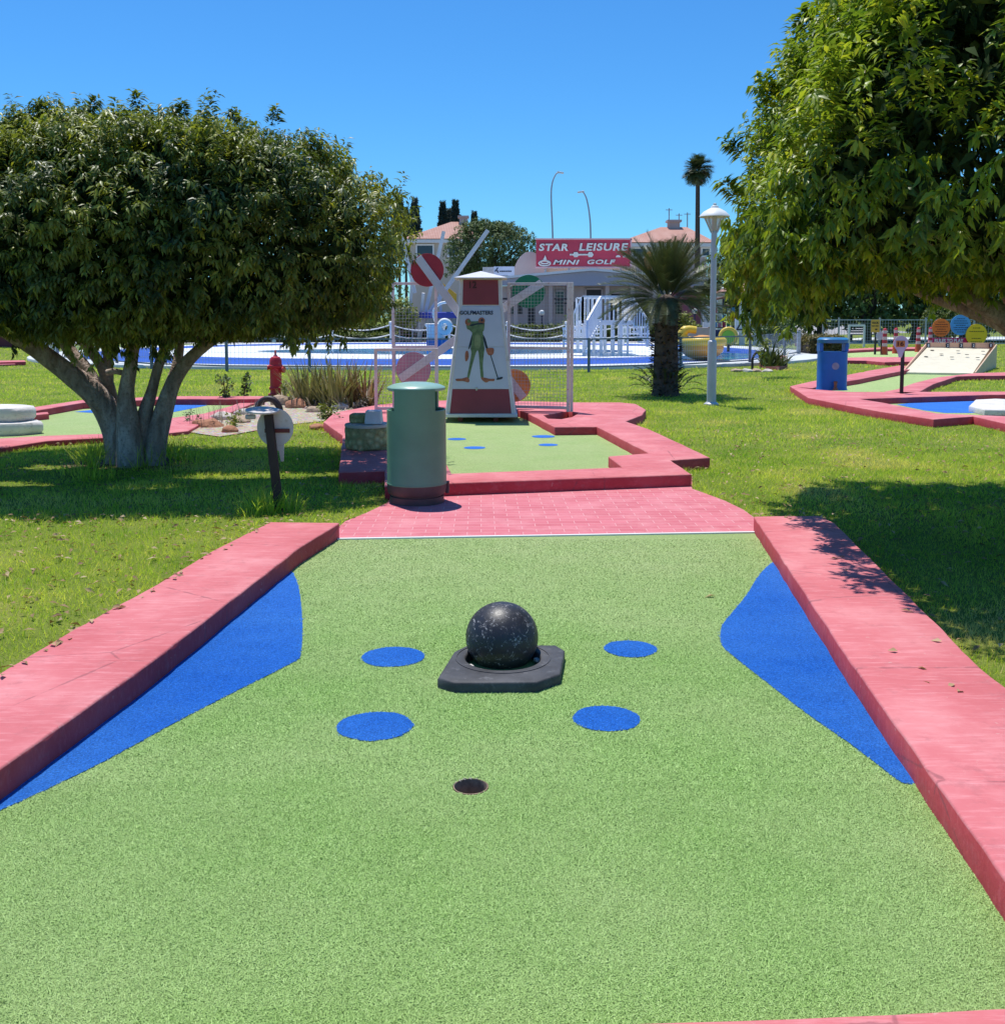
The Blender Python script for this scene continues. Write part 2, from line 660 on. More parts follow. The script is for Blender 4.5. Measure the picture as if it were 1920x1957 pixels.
M_soil = soil_material()
M_white = vary('white_paint', (.74, .74, .72), .06, 5, .5, .1)
M_dirty_white = vary('weathered_white_paint', (.60, .56, .54), .16, 4, .85, .2, stain=(.42, .36, .3))
M_black_rubber = vary('black_rubber', (.055, .055, .06), .4, 9, .62, .3, 70, .003, stain=(.13, .13, .135))
M_dark_metal = vary('dark_metal', (.03, .03, .032), .3, 8, .5, .1)
M_grey_metal = vary('galvanised_metal', (.40, .41, .43), .2, 9, .45, .1, metal=.3)
M_concrete = vary('pale_concrete', (.55, .52, .48), .15, 3, .85, .3, 40, .006, .2)
M_gravel = None

# ------------------------------------------------------------------ ground
BLOCK = []          # world outlines where no lawn grows


def block(P):
    BLOCK.append(np.array([(p[0], p[1]) for p in P]))
    return P


cup = G(892 * 1.0084, 1490 * 1.0084, .014)
hole_ring = [(cup.x + .06 * math.cos(2 * PI * k / 20), cup.y + .06 * math.sin(2 * PI * k / 20)) for k in range(20)]
g = link_mesh('ground', sheet([(-900, -200), (900, -200), (900, 1500), (-900, 1500)], 0, [hole_ring]), M_soil)
tag(g, kind='structure')

# ------------------------------------------------------------------ the nearest lane
KZ = .12
li = [G(*p, KZ) for p in ((0, 1467.6), (178, 1343), (309, 1249), (470.6, 1124.7), (571, 1047), (648, 999))]
lo = [G(*p, KZ) for p in ((0, 1286), (148, 1198.7), (292, 1121), (403, 1054), (516, 997.5))]
li.insert(0, li[0] + (li[0] - li[2]) * 1.1)
lo.insert(0, lo[0] + (lo[0] - lo[2]) * 1.35)
ri = [G(*p, KZ) for p in ((1440, 987), (1611, 1244), (1804, 1516), (1920, 1681))]
ro = [G(*p, KZ) for p in ((1565, 985.5), (1594, 999), (1730, 1133), (1874, 1277), (1920, 1312))]
ri.append(ri[-1] + (ri[-1] - ri[-3]) * .62)
ro.append(ro[-1] + (ro[-1] - ro[-3]) * 1.4)
left_kerb = block(li + lo[::-1])
right_kerb = block(ri + ro[::-1])
fa, fb = G(1257, 1953, KZ - .004), G(1920, 1925, KZ - .004)
fd = (fb - fa).normalized()
fn = Vector((fd.y, -fd.x, 0))
front_kerb = block([fb + fd * 1.1, fa - fd * 3.1, fa - fd * 3.1 + fn * .5, fb + fd * 1.1 + fn * .5])
wl_a, wl_b = G(650, 1032, .012), G(1441, 1019, .012)
lane = block([li[-1] + Vector((-.15, -.03, 0))] + [p + Vector((-.12, 0, 0)) for p in li[-2::-1]] + [front_kerb[1] + Vector((0, -.2, 0)), front_kerb[0] + Vector((0, -.2, 0))]
             + [p + Vector((.12, 0, 0)) for p in ri[::-1]][:-1] + [wl_b + Vector((.1, 0, 0)), wl_a + Vector((-.1, 0, 0))])
turf = link_mesh('lane_turf', plate([lane, hole_ring], -.002, .012), M_turf)
tag(turf, kind='structure')


BLUE_RINGS = []


def flat_part(name, ring, z, mat, parent):
    ring = refine([np.array((p[0], p[1]), float) for p in ring], .012, 0)
    ring = [p + .0035 * np.array((mnoise.noise(Vector((p[0] * 60, p[1] * 60, 1))), mnoise.noise(Vector((p[0] * 60, p[1] * 60, 7))))) for p in ring] if ring[0][1] < 9 else ring
    o = link_mesh(name, sheet(ring, z), mat, parent)
    if parent is turf: BLUE_RINGS.append((ring, o))
    return o


def px(pts, z, k=1.0084):
    return [G(u * k, v * k, z) for u, v in pts]


def smooth_ring(P, k=5):
    q = [tuple(p[:2]) for p in P]
    Q = [np.array(p) for p in q]
    n = len(Q)
    out = []
    for i in range(n):
        a, b, c, d = Q[i - 1], Q[i], Q[(i + 1) % n], Q[(i + 2) % n]
        for j in range(k):
            t = j / k
            out.append(.5 * (2 * b + (c - a) * t + (2 * a - 5 * b + 4 * c - d) * t * t + (3 * b - a - 3 * c + d) * t ** 3))
    return out


zb = .015
bl = cr([tuple(p[:2]) for p in px([(556, 1086), (566, 1112), (572, 1160), (573, 1205), (569, 1240), (555, 1255), (450, 1308), (330, 1370), (210, 1436), (100, 1490), (0, 1536), (-170, 1614)], zb)], 5)
bl += [(p.x - .1, p.y) for p in (li[0], li[2], li[4], li[5])]
flat_part('blue_patch', bl, zb, M_blue_turf, turf)
crr = crop(1380, 960, 2.426)
brr = cr([tuple(p[:2]) for p in [G(*crr(*q), zb) for q in ((238, 275), (205, 298), (160, 350), (110, 430), (40, 515), (2, 565), (-10, 610), (0, 665), (60, 720), (200, 830), (400, 985), (560, 1095), (700, 1200), (790, 1270), (835, 1298), (868, 1304))]], 4)
brr += [(p.x + .08, p.y) for p in (G(1745, 1492, zb), G(1640, 1330, zb), G(1560, 1200, zb), G(1481, 1071, zb))]
flat_part('blue_patch', brr, zb, M_blue_turf, turf)
for i, (u, v, w) in enumerate(((745, 1244, 120), (1194, 1229, 103), (711, 1375, 146), (1149, 1361, 132))):
    c = G(u * 1.0084, v * 1.0084, zb)
    r = w * .5042 * c.y / F
    flat_part('blue_spot', blob(c, r, r * .97, 48, .05, i + 1), zb, M_blue_turf, turf)
mb = MB()
mb.lathe((cup.x, cup.y, 0), [(.0575, .0135), (.0545, .0142), (.053, .008), (.052, -.11), (.001, -.112)], 28, caps=False)
mb.build('hole_cup', vary('dirty_hole_liner', (.26, .18, .12), .5, 30, .8, .3, 90), turf, 40)
mb = MB()
for k in range(13):
    a = rng.uniform(1.2, 2.9)
    q = Vector((cup.x + .061 * math.cos(a), cup.y + .061 * math.sin(a), .014))
    mb.bar(q, q + Vector((rng.uniform(-.012, .012), rng.uniform(-.016, .0), rng.uniform(.0, .003))), .0016)
mb.build('frayed_fibres', vary('pale_fibre', (.55, .5, .38), .2, 20, .9, 0), turf)

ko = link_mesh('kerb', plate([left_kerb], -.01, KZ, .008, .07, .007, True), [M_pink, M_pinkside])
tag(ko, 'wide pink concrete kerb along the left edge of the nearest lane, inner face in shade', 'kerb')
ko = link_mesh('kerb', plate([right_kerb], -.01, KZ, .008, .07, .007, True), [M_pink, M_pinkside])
tag(ko, 'wide pink concrete kerb along the right edge of the nearest lane, dappled by leaf shadow', 'kerb')
ko = link_mesh('kerb', plate([front_kerb], -.012, KZ - .004, .010, .11, .008), M_pink)
tag(ko, 'pink concrete kerb closing the nearest lane at the very bottom of the picture', 'kerb')
mb = MB()
mb.bar(wl_a + Vector((-.02, .012, .004)), wl_b + Vector((.02, .012, .004)), .028, .012)
tag(mb.build('edge_strip', M_white), 'thin white strip across the far end of the nearest green lane', 'edging')

path = [wl_a + Vector((-.12, -.01, 0)), wl_b + Vector((.1, -.01, 0))] + [G(*p, .008) for p in ((1442, 990), (1420, 974), (1385, 957), (1345, 942), (1322, 934), (1322, 915))] \
    + [G(*p, .008) for p in ((1200, 915), (858, 925), (760, 925), (752, 948), (738, 962), (700, 980), (660, 996))]
block(path)
tag(link_mesh('path', plate([path], -.004, .008), M_brick), kind='structure')

# ------------------------------------------------------------------ ball on its rubber base
bc = G(959, 1272, .012)
Yb = 4.515
bX = (959 - 960) / F * Yb
t = thing('obstacle_ball', 'scuffed shiny black ball sitting in a rubber base on the nearest lane', 'ball', (bX, Yb, .02))
m = NT('scuffed_black_paint')
sc1 = m.noise(30, 7, .8, None, 1.2)
sc2 = m.noise(85, 3, .6)
sc3 = m.noise(4, 3)
scr = m.math('MULTIPLY', m.ramp(sc1, (.555, 0.), (.62, 1.)), m.ramp(sc2, (.43, 0.), (.53, 1.)))
m.color(m.mix(scr, m.ramp(sc3, (.3, (.014, .014, .017)), (.7, (.034, .034, .042))), (.42, .40, .40)))
m.l.new(m.ramp(sc1, (.3, .30), (.62, .55)), m.b.inputs['Roughness'])
m.bump(m.math('ADD', sc2, m.math('MULTIPLY', sc1, .8)), .22, .004)
mb = MB()
mb.sphere((bX, Yb, .119), .1625, 48, 32, (1, 1, .965))
mb.build('ball_body', m.mat, t, 80)

t = thing('cone_base', 'black rubber square base with cut corners holding the ball', 'rubber base', (bX, Yb, .012))
c8 = crop(800, 1120, 5.95)
out = [G(*c8(*q), .06) for q in ((215, 1030), (400, 1085), (1340, 1080), (1610, 985), (1660, 720), (1560, 660), (560, 655), (400, 735))]
cm = sum(out, Vector()) / len(out)
out = [p + (p - cm) * .0 for p in out]
cc = G(961, 1256, .056)
ring = [(cc.x + .165 * math.cos(2 * PI * k / 48), cc.y + .165 * math.sin(2 * PI * k / 48)) for k in range(48)]
link_mesh('base_plate', plate([[p[:2] for p in out], ring], .012, .056, .007), M_black_rubber, t)
mb = MB()
mb.lathe((cc.x, cc.y, 0), [(.203, .0555), (.203, .059), (.210, .059), (.210, .0555)], 48, caps=False)
mb.build('raised_ring', M_black_rubber, t, 40)
for q in ((590, 915), (1345, 840)):
    p = G(*c8(*q), .03)
    mb = MB()
    mb.box((p.x, p.y, .03), (.022, .03, .014), .5)
    mb.build('wedge', M_concrete, t, bevel=.003)

# ------------------------------------------------------------------ green litter bin on the bricks
bx = A(797, 973, 8.53).x
B0 = Vector((bx, 8.53, .008))
t = thing('litter_bin', 'tall green metal litter bin with round lid standing on pink bricks', 'bin', B0)
M_bin = vary('green_bin_enamel', (.125, .275, .185), .14, 2.5, .38, .06, 20, spec=.5)
M_bin_lid = vary('pale_green_lid_enamel', (.27, .45, .38), .12, 4, .35, .06, 20, spec=.5)
M_bin_foot = vary('brown_bin_foot', (.10, .062, .06), .25, 6, .6, .15)
mb = MB()
mb.lathe(B0, [(.249, .165), (.2475, .172), (.244, .775), (.236, .778), (.225, .76)], 56, caps=False)
mb.build('body', M_bin, t, 40)
h = math.asin(.168 / .2438)
for a in (-PI / 2, PI / 2):
    mb = MB()
    mb.lathe(B0, [(.2438, .772), (.2432, .952)], 24, a - h, a + h, caps=False)
    mb.lathe(B0, [(.2300, .952), (.2300, .772)], 24, a - h, a + h, caps=False)
    for s in (-1, 1):
        d = Vector((math.cos(a + s * h), math.sin(a + s * h), 0))
        mb.add([B0 + d * .23 + Vector((0, 0, .772)), B0 + d * .2438 + Vector((0, 0, .772)), B0 + d * .2438 + Vector((0, 0, .952)), B0 + d * .23 + Vector((0, 0, .952))], [(0, 1, 2, 3)])
    mb.build('opening_panel', M_bin, t, 40)
mb = MB()
mb.lathe(B0, [(.001, 1.003), (.10, 1.0), (.19, .985), (.234, .966), (.240, .958), (.240, .94), (.232, .936), (.001, .936)], 56, caps=False)
mb.build('lid', M_bin_lid, t, 35)
mb = MB()
mb.lathe(B0, [(.215, .30), (.215, .70), (.205, .70), (.205, .3)], 32, caps=False)
mb.build('liner', M_dark_metal, t, 40)
mb = MB()
mb.lathe(B0, [(.247, .163), (.247, .125), (.242, .09), (.236, .078), (.212, .072), (.212, .06), (.225, .056), (.226, .0)], 56, caps=False)
mb.build('foot', M_bin_foot, t, 35)
mb = MB()
mb.lathe(B0, [(.2515, .158), (.2515, .168), (.246, .17)], 56, caps=False)
mb.build('seam_band', M_bin, t, 35)
mb = MB()
mb.box(B0 + Vector((.254, .02, .12)), (.03, .05, .1))
mb.build('hinge', M_bin_foot, t, bevel=.006)

# ------------------------------------------------------------------ hole sign on a brown post, seen from behind
P0, P1 = G(536, 977, 0), A(519.5, 790, 8.3)
P1.y = P0.y + .04
t = thing('hole_sign', 'white paddle board on a dark brown post seen from behind, next to the green bin', 'sign', P0)
M_post = vary('dark_brown_paint', (.040, .022, .020), .35, 6, .6, .2)
mb = MB()
mb.bar(P0 - Vector((0, 0, .1)), P1, .068, .05, up=(0, 1, 0))
mb.build('post', M_post, t, bevel=.006)
pc = A(526, 817, P1.y + .045)
mpx = F / pc.y
ctr = []
for k in range(40):
    a = R(-62) + (2 * PI - R(56)) * k / 39
    ctr.append((35 * math.cos(a), 37 * math.sin(a)))
ctr = [(x, y) for x, y in ctr] + [(6, -46), (9.5, -66), (15, -66)]
mb = MB()
mb.slab([pc + Vector((x / mpx, 0, y / mpx)) for x, y in ctr], (0, .012, 0))
mb.build('paddle_board', M_dirty_white, t, bevel=.002)
mb = MB()
mb.box(pc + Vector((4 / mpx, -.006, -6 / mpx)), (.2, .008, .032))
mb.build('bracket', vary('rusty_red_steel', (.13, .03, .028), .3, 9, .7, .2), t)
mb = MB(Matrix.Translation(P1 + Vector((-.045, .0, .028))) @ Matrix.Rotation(R(3), 4, 'Y') @ Matrix.Rotation(R(9), 4, 'X') @ Matrix.Rotation(R(9), 4, 'Z'))
mb.slab([(.13 * math.cos(a) * (1 if math.cos(a) > 0 else 1.05), .105 * math.sin(a), 0) for a in [2 * PI * k / 28 for k in range(28)]], (0, 0, .014))
mb.build('top_plate', M_dirty_white, t, bevel=.003)
mb = MB()
mb.box(P1 + Vector((-.15, .03, -.02)), (.08, .05, .035), .3)
mb.build('holder', M_grey_metal, t, bevel=.008)
# ------------------------------------------------------------------ second lane with the windmill
def kerb(label, rings, z=KZ, z0=-.01, step=.16, jit=.008, ch=.010, mat=None, bl=True):
    rr = [[p if hasattr(p, 'x') else G(*p, z) for p in r] for r in rings]
    if bl: block(rr[0])
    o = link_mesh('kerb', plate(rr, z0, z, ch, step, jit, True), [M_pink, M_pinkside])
    return tag(o, label, 'kerb')


def lane_turf(ring, z=.010, bl=True):
    rr = [G(*p, z) for p in ring]
    if bl: block(rr)
    o = link_mesh('lane_turf', sheet(rr, z), M_turf)
    return tag(o, kind='structure')


out2 = [(647, 902), (652, 863), (655, 832), (618, 806), (640, 788), (720, 774), (780, 767), (900, 764), (1102, 769), (1185, 769), (1215, 772), (1234, 783), (1226, 793), (1195, 805), (1240, 820),
        (1290, 843), (1356, 874), (1281, 879), (1321, 906), (858, 923), (735, 929), (735, 899)]
in2 = [(863, 905), (1190, 893), (1162, 872), (1241, 866), (1140, 815), (1060, 816), (1005, 788), (985, 782), (820, 782), (770, 802), (785, 852), (850, 879)]
slot2 = [(1038, 793), (1048, 800), (1072, 801), (1092, 797), (1106, 789), (1085, 785)]
kerb('stepped pink concrete kerb and path round the windmill lane, with a deep red front face', [out2, in2, slot2])
t2 = lane_turf([(856, 918), (1210, 902), (1262, 870), (1115, 783), (1000, 774), (790, 774), (765, 800), (778, 870)])
for i, (u, v, w) in enumerate(((873, 839, 18), (907, 855.5, 21), (1038, 834, 22), (1047, 850, 19))):
    c = G(u, v, .013)
    flat_part('blue_spot', blob(c, w * c.y / F, w * c.y / F, 36, .05, i + 9), .013, M_blue_turf, t2)

# ---- windmill
M_wm_white = vary('windmill_white_paint', (.66, .65, .68), .07, 4, .45, .08, stain=(.50, .46, .44))
M_wm_panel = vary('windmill_pale_panel', (.52, .57, .70), .05, 3, .35, .04)
M_wm_red = vary('windmill_maroon_panel', (.24, .040, .055), .12, 3, .4, .06)
WX, WY = -.318, 15.46
tW = thing('windmill', 'red and white windmill obstacle with a golfing frog picture on its front', 'windmill', (WX, WY, .1))


def wlev(z):
    """half width / half depth of the tower at height z"""
    if z < 1.71: return .515 + (.315 - .515) * (z - .1) / 1.61
    return .315 - .012 * (z - 1.71) / .38


def wfront(s, z, off=0.):
    h = wlev(z)
    return Vector((WX + s * h, WY - h - off, z))


def wpoint(u, v, off=.004):
    """point on the leaning front face seen at a photo pixel"""
    z = 1.0
    for _ in range(12):
        p = A(u, v, WY - wlev(z) - off)
        z = p.z
    return p


mb = MB()
lv = (.10, 1.71, 2.10)
vs = [Vector((WX + x * wlev(z), WY + y * wlev(z), z)) for z in lv for x, y in ((-1, -1), (1, -1), (1, 1), (-1, 1))]
fs = [(3, 2, 1, 0), (8, 9, 10, 11)]
for i in (0, 4):
    for k in range(4): fs.append((i + k, i + (k + 1) % 4, i + 4 + (k + 1) % 4, i + 4 + k))
mb.add(vs, fs)
mb.build('tower', M_wm_white, tW, bevel=.006)


def front_panel(name, z0, z1, s, mat, off=.006, parent=None, ins=0.0):
    ring = [wfront(-s, z0, .001), wfront(s, z0, .001), wfront(s, z1, .001), wfront(-s, z1, .001)]
    mb = MB()
    mb.slab(ring, (0, -off, 0))
    return mb.build(name, mat, parent or tW, bevel=.002)


front_panel('lower_panel', .145, .497, .88, M_wm_red)
pan = front_panel('picture_panel', .503, 1.106, .885, M_wm_panel)
pan2 = front_panel('picture_panel', 1.112, 1.70, .88, M_wm_panel)
up = front_panel('upper_panel', 1.722, 2.085, .84, M_wm_red)
for s in (-1, 1):       # the same panels on the flanks
    for z0, z1, mt in ((.145, .497, M_wm_red), (.503, 1.70, M_wm_panel), (1.722, 2.085, M_wm_red)):
        q = [Vector((WX + s * (wlev(z) + .001), WY + y * wlev(z) * .88, z)) for z, y in ((z0, -1), (z0, 1), (z1, 1), (z1, -1))]
        mb = MB()
        mb.slab(q, (s * .006, 0, 0))
        mb.build('side_panel', mt, tW, bevel=.002)
mb = MB()
for sx in (-1, 1):
    for sy in (-1, 1):
        c0, c1, c2 = [Vector((WX + sx * (wlev(z) - .012), WY + sy * (wlev(z) - .012), z)) for z in (.10, 1.71, 2.09)]
        mb.tube([c0, c1], .024, 4)
        mb.tube([c1, c2], .024, 4)
mb.build('corner_trim', M_wm_white, tW, bevel=.004)
mb = MB()
mb.box((WX, WY, .115), (1.075, 1.075, .05))
mb.build('base_frame', M_wm_white, tW, bevel=.006)
mb = MB()
a_, b_ = .385, 2.102
vs = [Vector((WX + x * a_, WY + y * a_, b_)) for x, y in ((-1, -1), (1, -1), (1, 1), (-1, 1))]
vs += [p + Vector((0, 0, .016)) for p in vs] + [Vector((WX, WY, 2.225))]
mb.add(vs, [(3, 2, 1, 0), (0, 1, 5, 4), (1, 2, 6, 5), (2, 3, 7, 6), (3, 0, 4, 7), (4, 5, 8), (5, 6, 8), (6, 7, 8), (7, 4, 8)])
mb.build('roof', M_wm_white, tW, bevel=.003)
for x in (-.3, .22):
    for y in (-.36, .36):
        mb = MB()
        mb.box((WX + x, WY + y, .05), (.07, .07, .09))
        mb.build('foot', vary('old_red_block', (.22, .08, .06), .3, 9, .8, .2), tW, bevel=.006)
mb = MB()
mb.box(wpoint(910.5, 743, .014), (.03, .014, .05))
mb.build('latch', M_grey_metal, tW, bevel=.004)
c6 = crop(820, 500, 6.067)


def wtxt(body, x, y, w, h, mat, parent, lean):
    c = wpoint(*c6(x, y), .010)
    k = c.y / F / 6.067
    return link_mesh('lettering', text_mesh(body, .1, facing(c, 0, -lean), .0015, .003, fit=(w * k, h * k)), mat, parent)


M_ink = vary('dark_blue_ink', (.015, .025, .055), .2, 30, .5, 0)
lean = math.atan((.515 - .315) / 1.61)
wtxt('GOLFMASTERS', 547, 592, 384, 46, M_ink, pan2, -lean)
wtxt('12', 508, 268, 84, 80, vary('faded_black_ink', (.07, .02, .022), .3, 40, .6, 0), up, 0)

# the frog picture: flat print on the panel
M_frog = vary('frog_green_ink', (.13, .20, .085), .35, 16, .4, 0)
M_frog_l = vary('frog_belly_ink', (.22, .28, .13), .2, 16, .4, 0)
M_frog_o = vary('frog_orange_ink', (.34, .12, .06), .35, 20, .4, 0)
M_frog_d = vary('frog_dark_ink', (.025, .035, .045), .3, 20, .4, 0)
fr = MB()


def shape(pts, ci, off, smooth=True):
    P = [c6(*p) for p in pts]
    if smooth: P = [tuple(q) for q in smooth_ring(P, 3)]
    bm = bmesh.new()
    vs = [bm.verts.new(wpoint(u, v, .0085 + off * .0009)) for u, v in P]
    bmesh.ops.triangle_fill(bm, edges=[bm.edges.new((vs[i], vs[(i + 1) % len(vs)])) for i in range(len(vs))], use_beauty=True, normal=(0, -1, 0))
    bm.verts.index_update()
    fr.cur = ci
    fr.add([v.co.copy() for v in bm.verts], [[v.index for v in f.verts] for f in bm.faces])
    bm.free()


def ell(x, y, a, b, n=14):
    return [(x + a * math.cos(2 * PI * k / n), y + b * math.sin(2 * PI * k / n)) for k in range(n)]


shape([(505, 830), (480, 900), (455, 1000), (462, 1015), (490, 960), (520, 880)], 3, 1)      # arms
shape([(610, 830), (650, 890), (678, 990), (700, 1040), (660, 1010), (625, 900)], 3, 1)
shape([(505, 800), (500, 880), (490, 960), (480, 1010), (490, 1060), (470, 1180), (440, 1340), (462, 1350), (500, 1200), (545, 1050), (570, 1045), (585, 1200), (600, 1350), (630, 1345), (622, 1200), (636, 1050), (640, 1000), (625, 900), (612, 800)], 0, 2)
shape([(530, 860), (525, 960), (545, 1000), (590, 990), (596, 900), (585, 850)], 1, 3)
shape([(430, 715), (470, 695), (560, 690), (620, 680), (640, 700), (640, 760), (625, 810), (570, 835), (510, 830), (465, 790), (440, 780)], 0, 4)
shape(ell(450, 700, 34, 40), 2, 5)
shape(ell(608, 685, 38, 38), 2, 5)
shape(ell(462, 690, 20, 22), 0, 6)
shape(ell(612, 678, 14, 16), 3, 6)
shape([(470, 735), (530, 718), (600, 708), (628, 718), (620, 726), (560, 730), (490, 748)], 3, 6)
shape([(425, 1040), (450, 1040), (458, 1100), (440, 1150), (420, 1150), (415, 1090)], 2, 3)
shape([(660, 1010), (735, 1000), (752, 1030), (735, 1080), (690, 1085), (668, 1050)], 2, 3)
shape([(440, 1340), (380, 1355), (310, 1360), (320, 1385), (390, 1385), (455, 1400), (466, 1370)], 2, 3)
shape([(600, 1345), (640, 1345), (700, 1358), (757, 1360), (750, 1385), (700, 1385), (660, 1402), (620, 1380)], 2, 3)
shape([(706, 1080), (716, 1080), (800, 1345), (790, 1352)], 3, 4, False)
shape([(790, 1350), (848, 1335), (846, 1358), (800, 1370), (776, 1366)], 3, 4)
fr.build('frog_picture', [M_frog, M_frog_l, M_frog_o, M_frog_d], pan)

# sails
HUB = A(899, 629, WY + .50)
disc_cols = {'red': vary('red_disc_paint', (.42, .035, .05), .15, 5, .45, .05), 'green': vary('green_disc_paint', (.010, .20, .10), .2, 5, .45, .05),
             'pink': vary('faded_pink_disc_paint', (.52, .24, .33), .15, 5, .5, .05), 'orange': vary('orange_disc_paint', (.70, .26, .06), .2, 5, .45, .05)}
ts = thing('sail_rotor', 'four white windmill sails with coloured end discs behind the windmill tower', 'sails', HUB)
for (u, v, cn) in ((816, 516, 'red'), (1010, 557, 'green'), (790, 706, 'pink'), (982, 737, 'orange')):
    q = A(u, v, HUB.y)
    d = (q - HUB).normalized()
    r = .255 if cn != 'pink' else .27
    mb = MB()
    mb.disc(q + Vector((0, .012, 0)), (1, 0, 0), (0, 0, 1), r, (0, .012, 0), 40)
    dk = mb.build('sail_disc', disc_cols[cn], ts, bevel=.002)
    mb = MB()
    mb.bar(HUB + d * .06, q + d * (r - .015), .125, .018, up=(0, 1, 0))
    mb.build('sail_arm', M_wm_white, ts, bevel=.003)
mb = MB(Matrix.Translation(HUB) @ Matrix.Rotation(PI / 2, 4, 'X'))
mb.lathe((0, 0, 0), [(.07, -.05), (.07, .03), (.03, .04), (.03, .16)], 20)
mb.build('hub', M_grey_metal, ts, 40)

# ---- mesh cages round the windmill
M_fpost = vary('chalky_pink_post_paint', (.76, .68, .68), .10, 9, .6, .15, stain=(.46, .24, .20))
M_wire = vary('galvanised_wire', (.50, .49, .52), .15, 9, .5, 0, metal=.2)


def cage(label, a, b, top, rails, mesh_z, post2=False, sx=.05, group='mesh panels round the windmill'):
    a, b = Vector(a), Vector(b)
    d = (b - a)
    L = d.length
    d.normalize()
    t = thing('mesh_panel', label, 'fence panel', a, group)
    for p in [a, b] + ([b + d * .055 + Vector((0, .03, 0))] if post2 else []):
        mb = MB()
        mb.bar(p, p + Vector((0, 0, top)), .046, up=(0, 1, 0))
        mb.build('post', M_fpost, t, bevel=.004)
    for z in rails:
        mb = MB()
        mb.bar(a + d * .022 + Vector((0, 0, z)), b - d * .022 + Vector((0, 0, z)), .042)
        mb.build('rail', M_fpost, t, bevel=.003)
    mb = MB()
    for k in range(1, int(L / sx)):
        p = a + d * (k * sx)
        mb.bar(p + Vector((0, 0, mesh_z[0])), p + Vector((0, 0, mesh_z[1])), .0045, up=(0, 1, 0))
    for k in range(int((mesh_z[1] - mesh_z[0]) / sx)):
        z = Vector((0, .005, mesh_z[0] + k * sx))
        mb.bar(a + z, b + z, .0045)
    mb.build('wire_mesh', M_wire, t)
    return t


pa = G(719, 787, KZ)
cage('low wire mesh panel with pinkish posts beside the green bin', pa, G(836, 785, KZ) + Vector((0, -.1, 0)), .955, (.935, .05), (.06, .93))
q = G(834, 777, KZ)
cage('tall wire mesh panel left of the windmill tower', (A(752, 700, q.y).x, q.y, KZ), q, 1.97, (1.95, .95), (.95, 1.6))
q = G(1085, 787, KZ)
cage('tall wire mesh panel right of the windmill tower', (A(972, 700, q.y + .25).x, q.y + .25, KZ), q, 1.94, (1.92, .955, .06), (.06, 1.92), True)
mb = MB()
mb.tube([G(1082, 796, .02) + Vector((0, 0, z)) for z in (0, .1)], .035, 12)
tag(mb.build('black_foot_post', M_dark_metal, smooth=40), 'short black foot in the turf slot under the right mesh panel', 'peg')

# ---- stone marker by the bin
s0 = G(698, 862, KZ) + Vector((0, .23, 0))
t = thing('stone_drum', 'mossy yellow stone drum with grey slab top, left of the green bin', 'stone marker', s0)
M_moss = NT('mossy_yellow_stone')
vo = M_moss.n.new('ShaderNodeTexVoronoi')
vo.inputs['Scale'].default_value = 16
M_moss.l.new(M_moss.co.outputs['Object'], vo.inputs['Vector'])
M_moss.color(M_moss.mix(M_moss.ramp(M_moss.noise(14, 5, .7), (.5, 0.), (.68, .8)), M_moss.ramp(vo.outputs['Distance'], (.1, (.62, .55, .28)), (.6, (.36, .31, .14))), (.20, .18, .07)))
M_moss.set(Roughness=.95)
M_moss.bump(vo.outputs['Distance'], .8, .03)
mb = MB()
prof = [(.232, 0), (.25, .03), (.252, .09), (.245, .13), (.25, .18), (.245, .225), (.235, .24)]
mb.lathe(s0, prof, 40)
for i in range(len(mb.v)):
    p = mb.v[i] - s0
    w = 1 + .06 * mnoise.noise(p * 12)
    mb.v[i] = s0 + Vector((p.x * w, p.y * w, p.z))
mb.build('drum', M_moss.mat, t, 60)
mb = MB()
mb.lathe(s0, [(.245, .24), (.25, .255), (.245, .272), (.001, .275)], 40)
mb.build('slab_top', M_concrete, t, 40)
zt = s0.z + .276
tb = thing('stone_block', 'rough yellow stone block on the mossy drum', 'stone', (s0.x - .1, s0.y + .05, zt))
mb = MB()
vsx = [(s0.x + x * .105 - .1, s0.y + .08 + y * .09, zt + z) for z in (0, .10) for x, y in ((-1, -1), (1, -1), (1.0, 1), (-.9, 1))]
mb.add(vsx, [(3, 2, 1, 0), (4, 5, 6, 7), (0, 1, 5, 4), (1, 2, 6, 5), (2, 3, 7, 6), (3, 0, 4, 7)])
mb.build('stone_body', M_moss.mat, tb, bevel=.025, seg=3)
wbx = s0 + Vector((.075, -.06, .277))
mb = MB()
mb.add([wbx + Vector((x * s, y * s * .9, z)) for z, s in ((0, .094), (.145, .082)) for x, y in ((-1, -1), (1, -1), (1, 1), (-1, 1))], [(3, 2, 1, 0), (4, 5, 6, 7), (0, 1, 5, 4), (1, 2, 6, 5), (2, 3, 7, 6), (3, 0, 4, 7)])
tag(mb.build('white_tub', vary('white_tub_plastic', (.66, .66, .72), .1, 8, .4, .05), origin=wbx, bevel=.012), 'small white plastic tub standing on the mossy stone drum', 'tub')

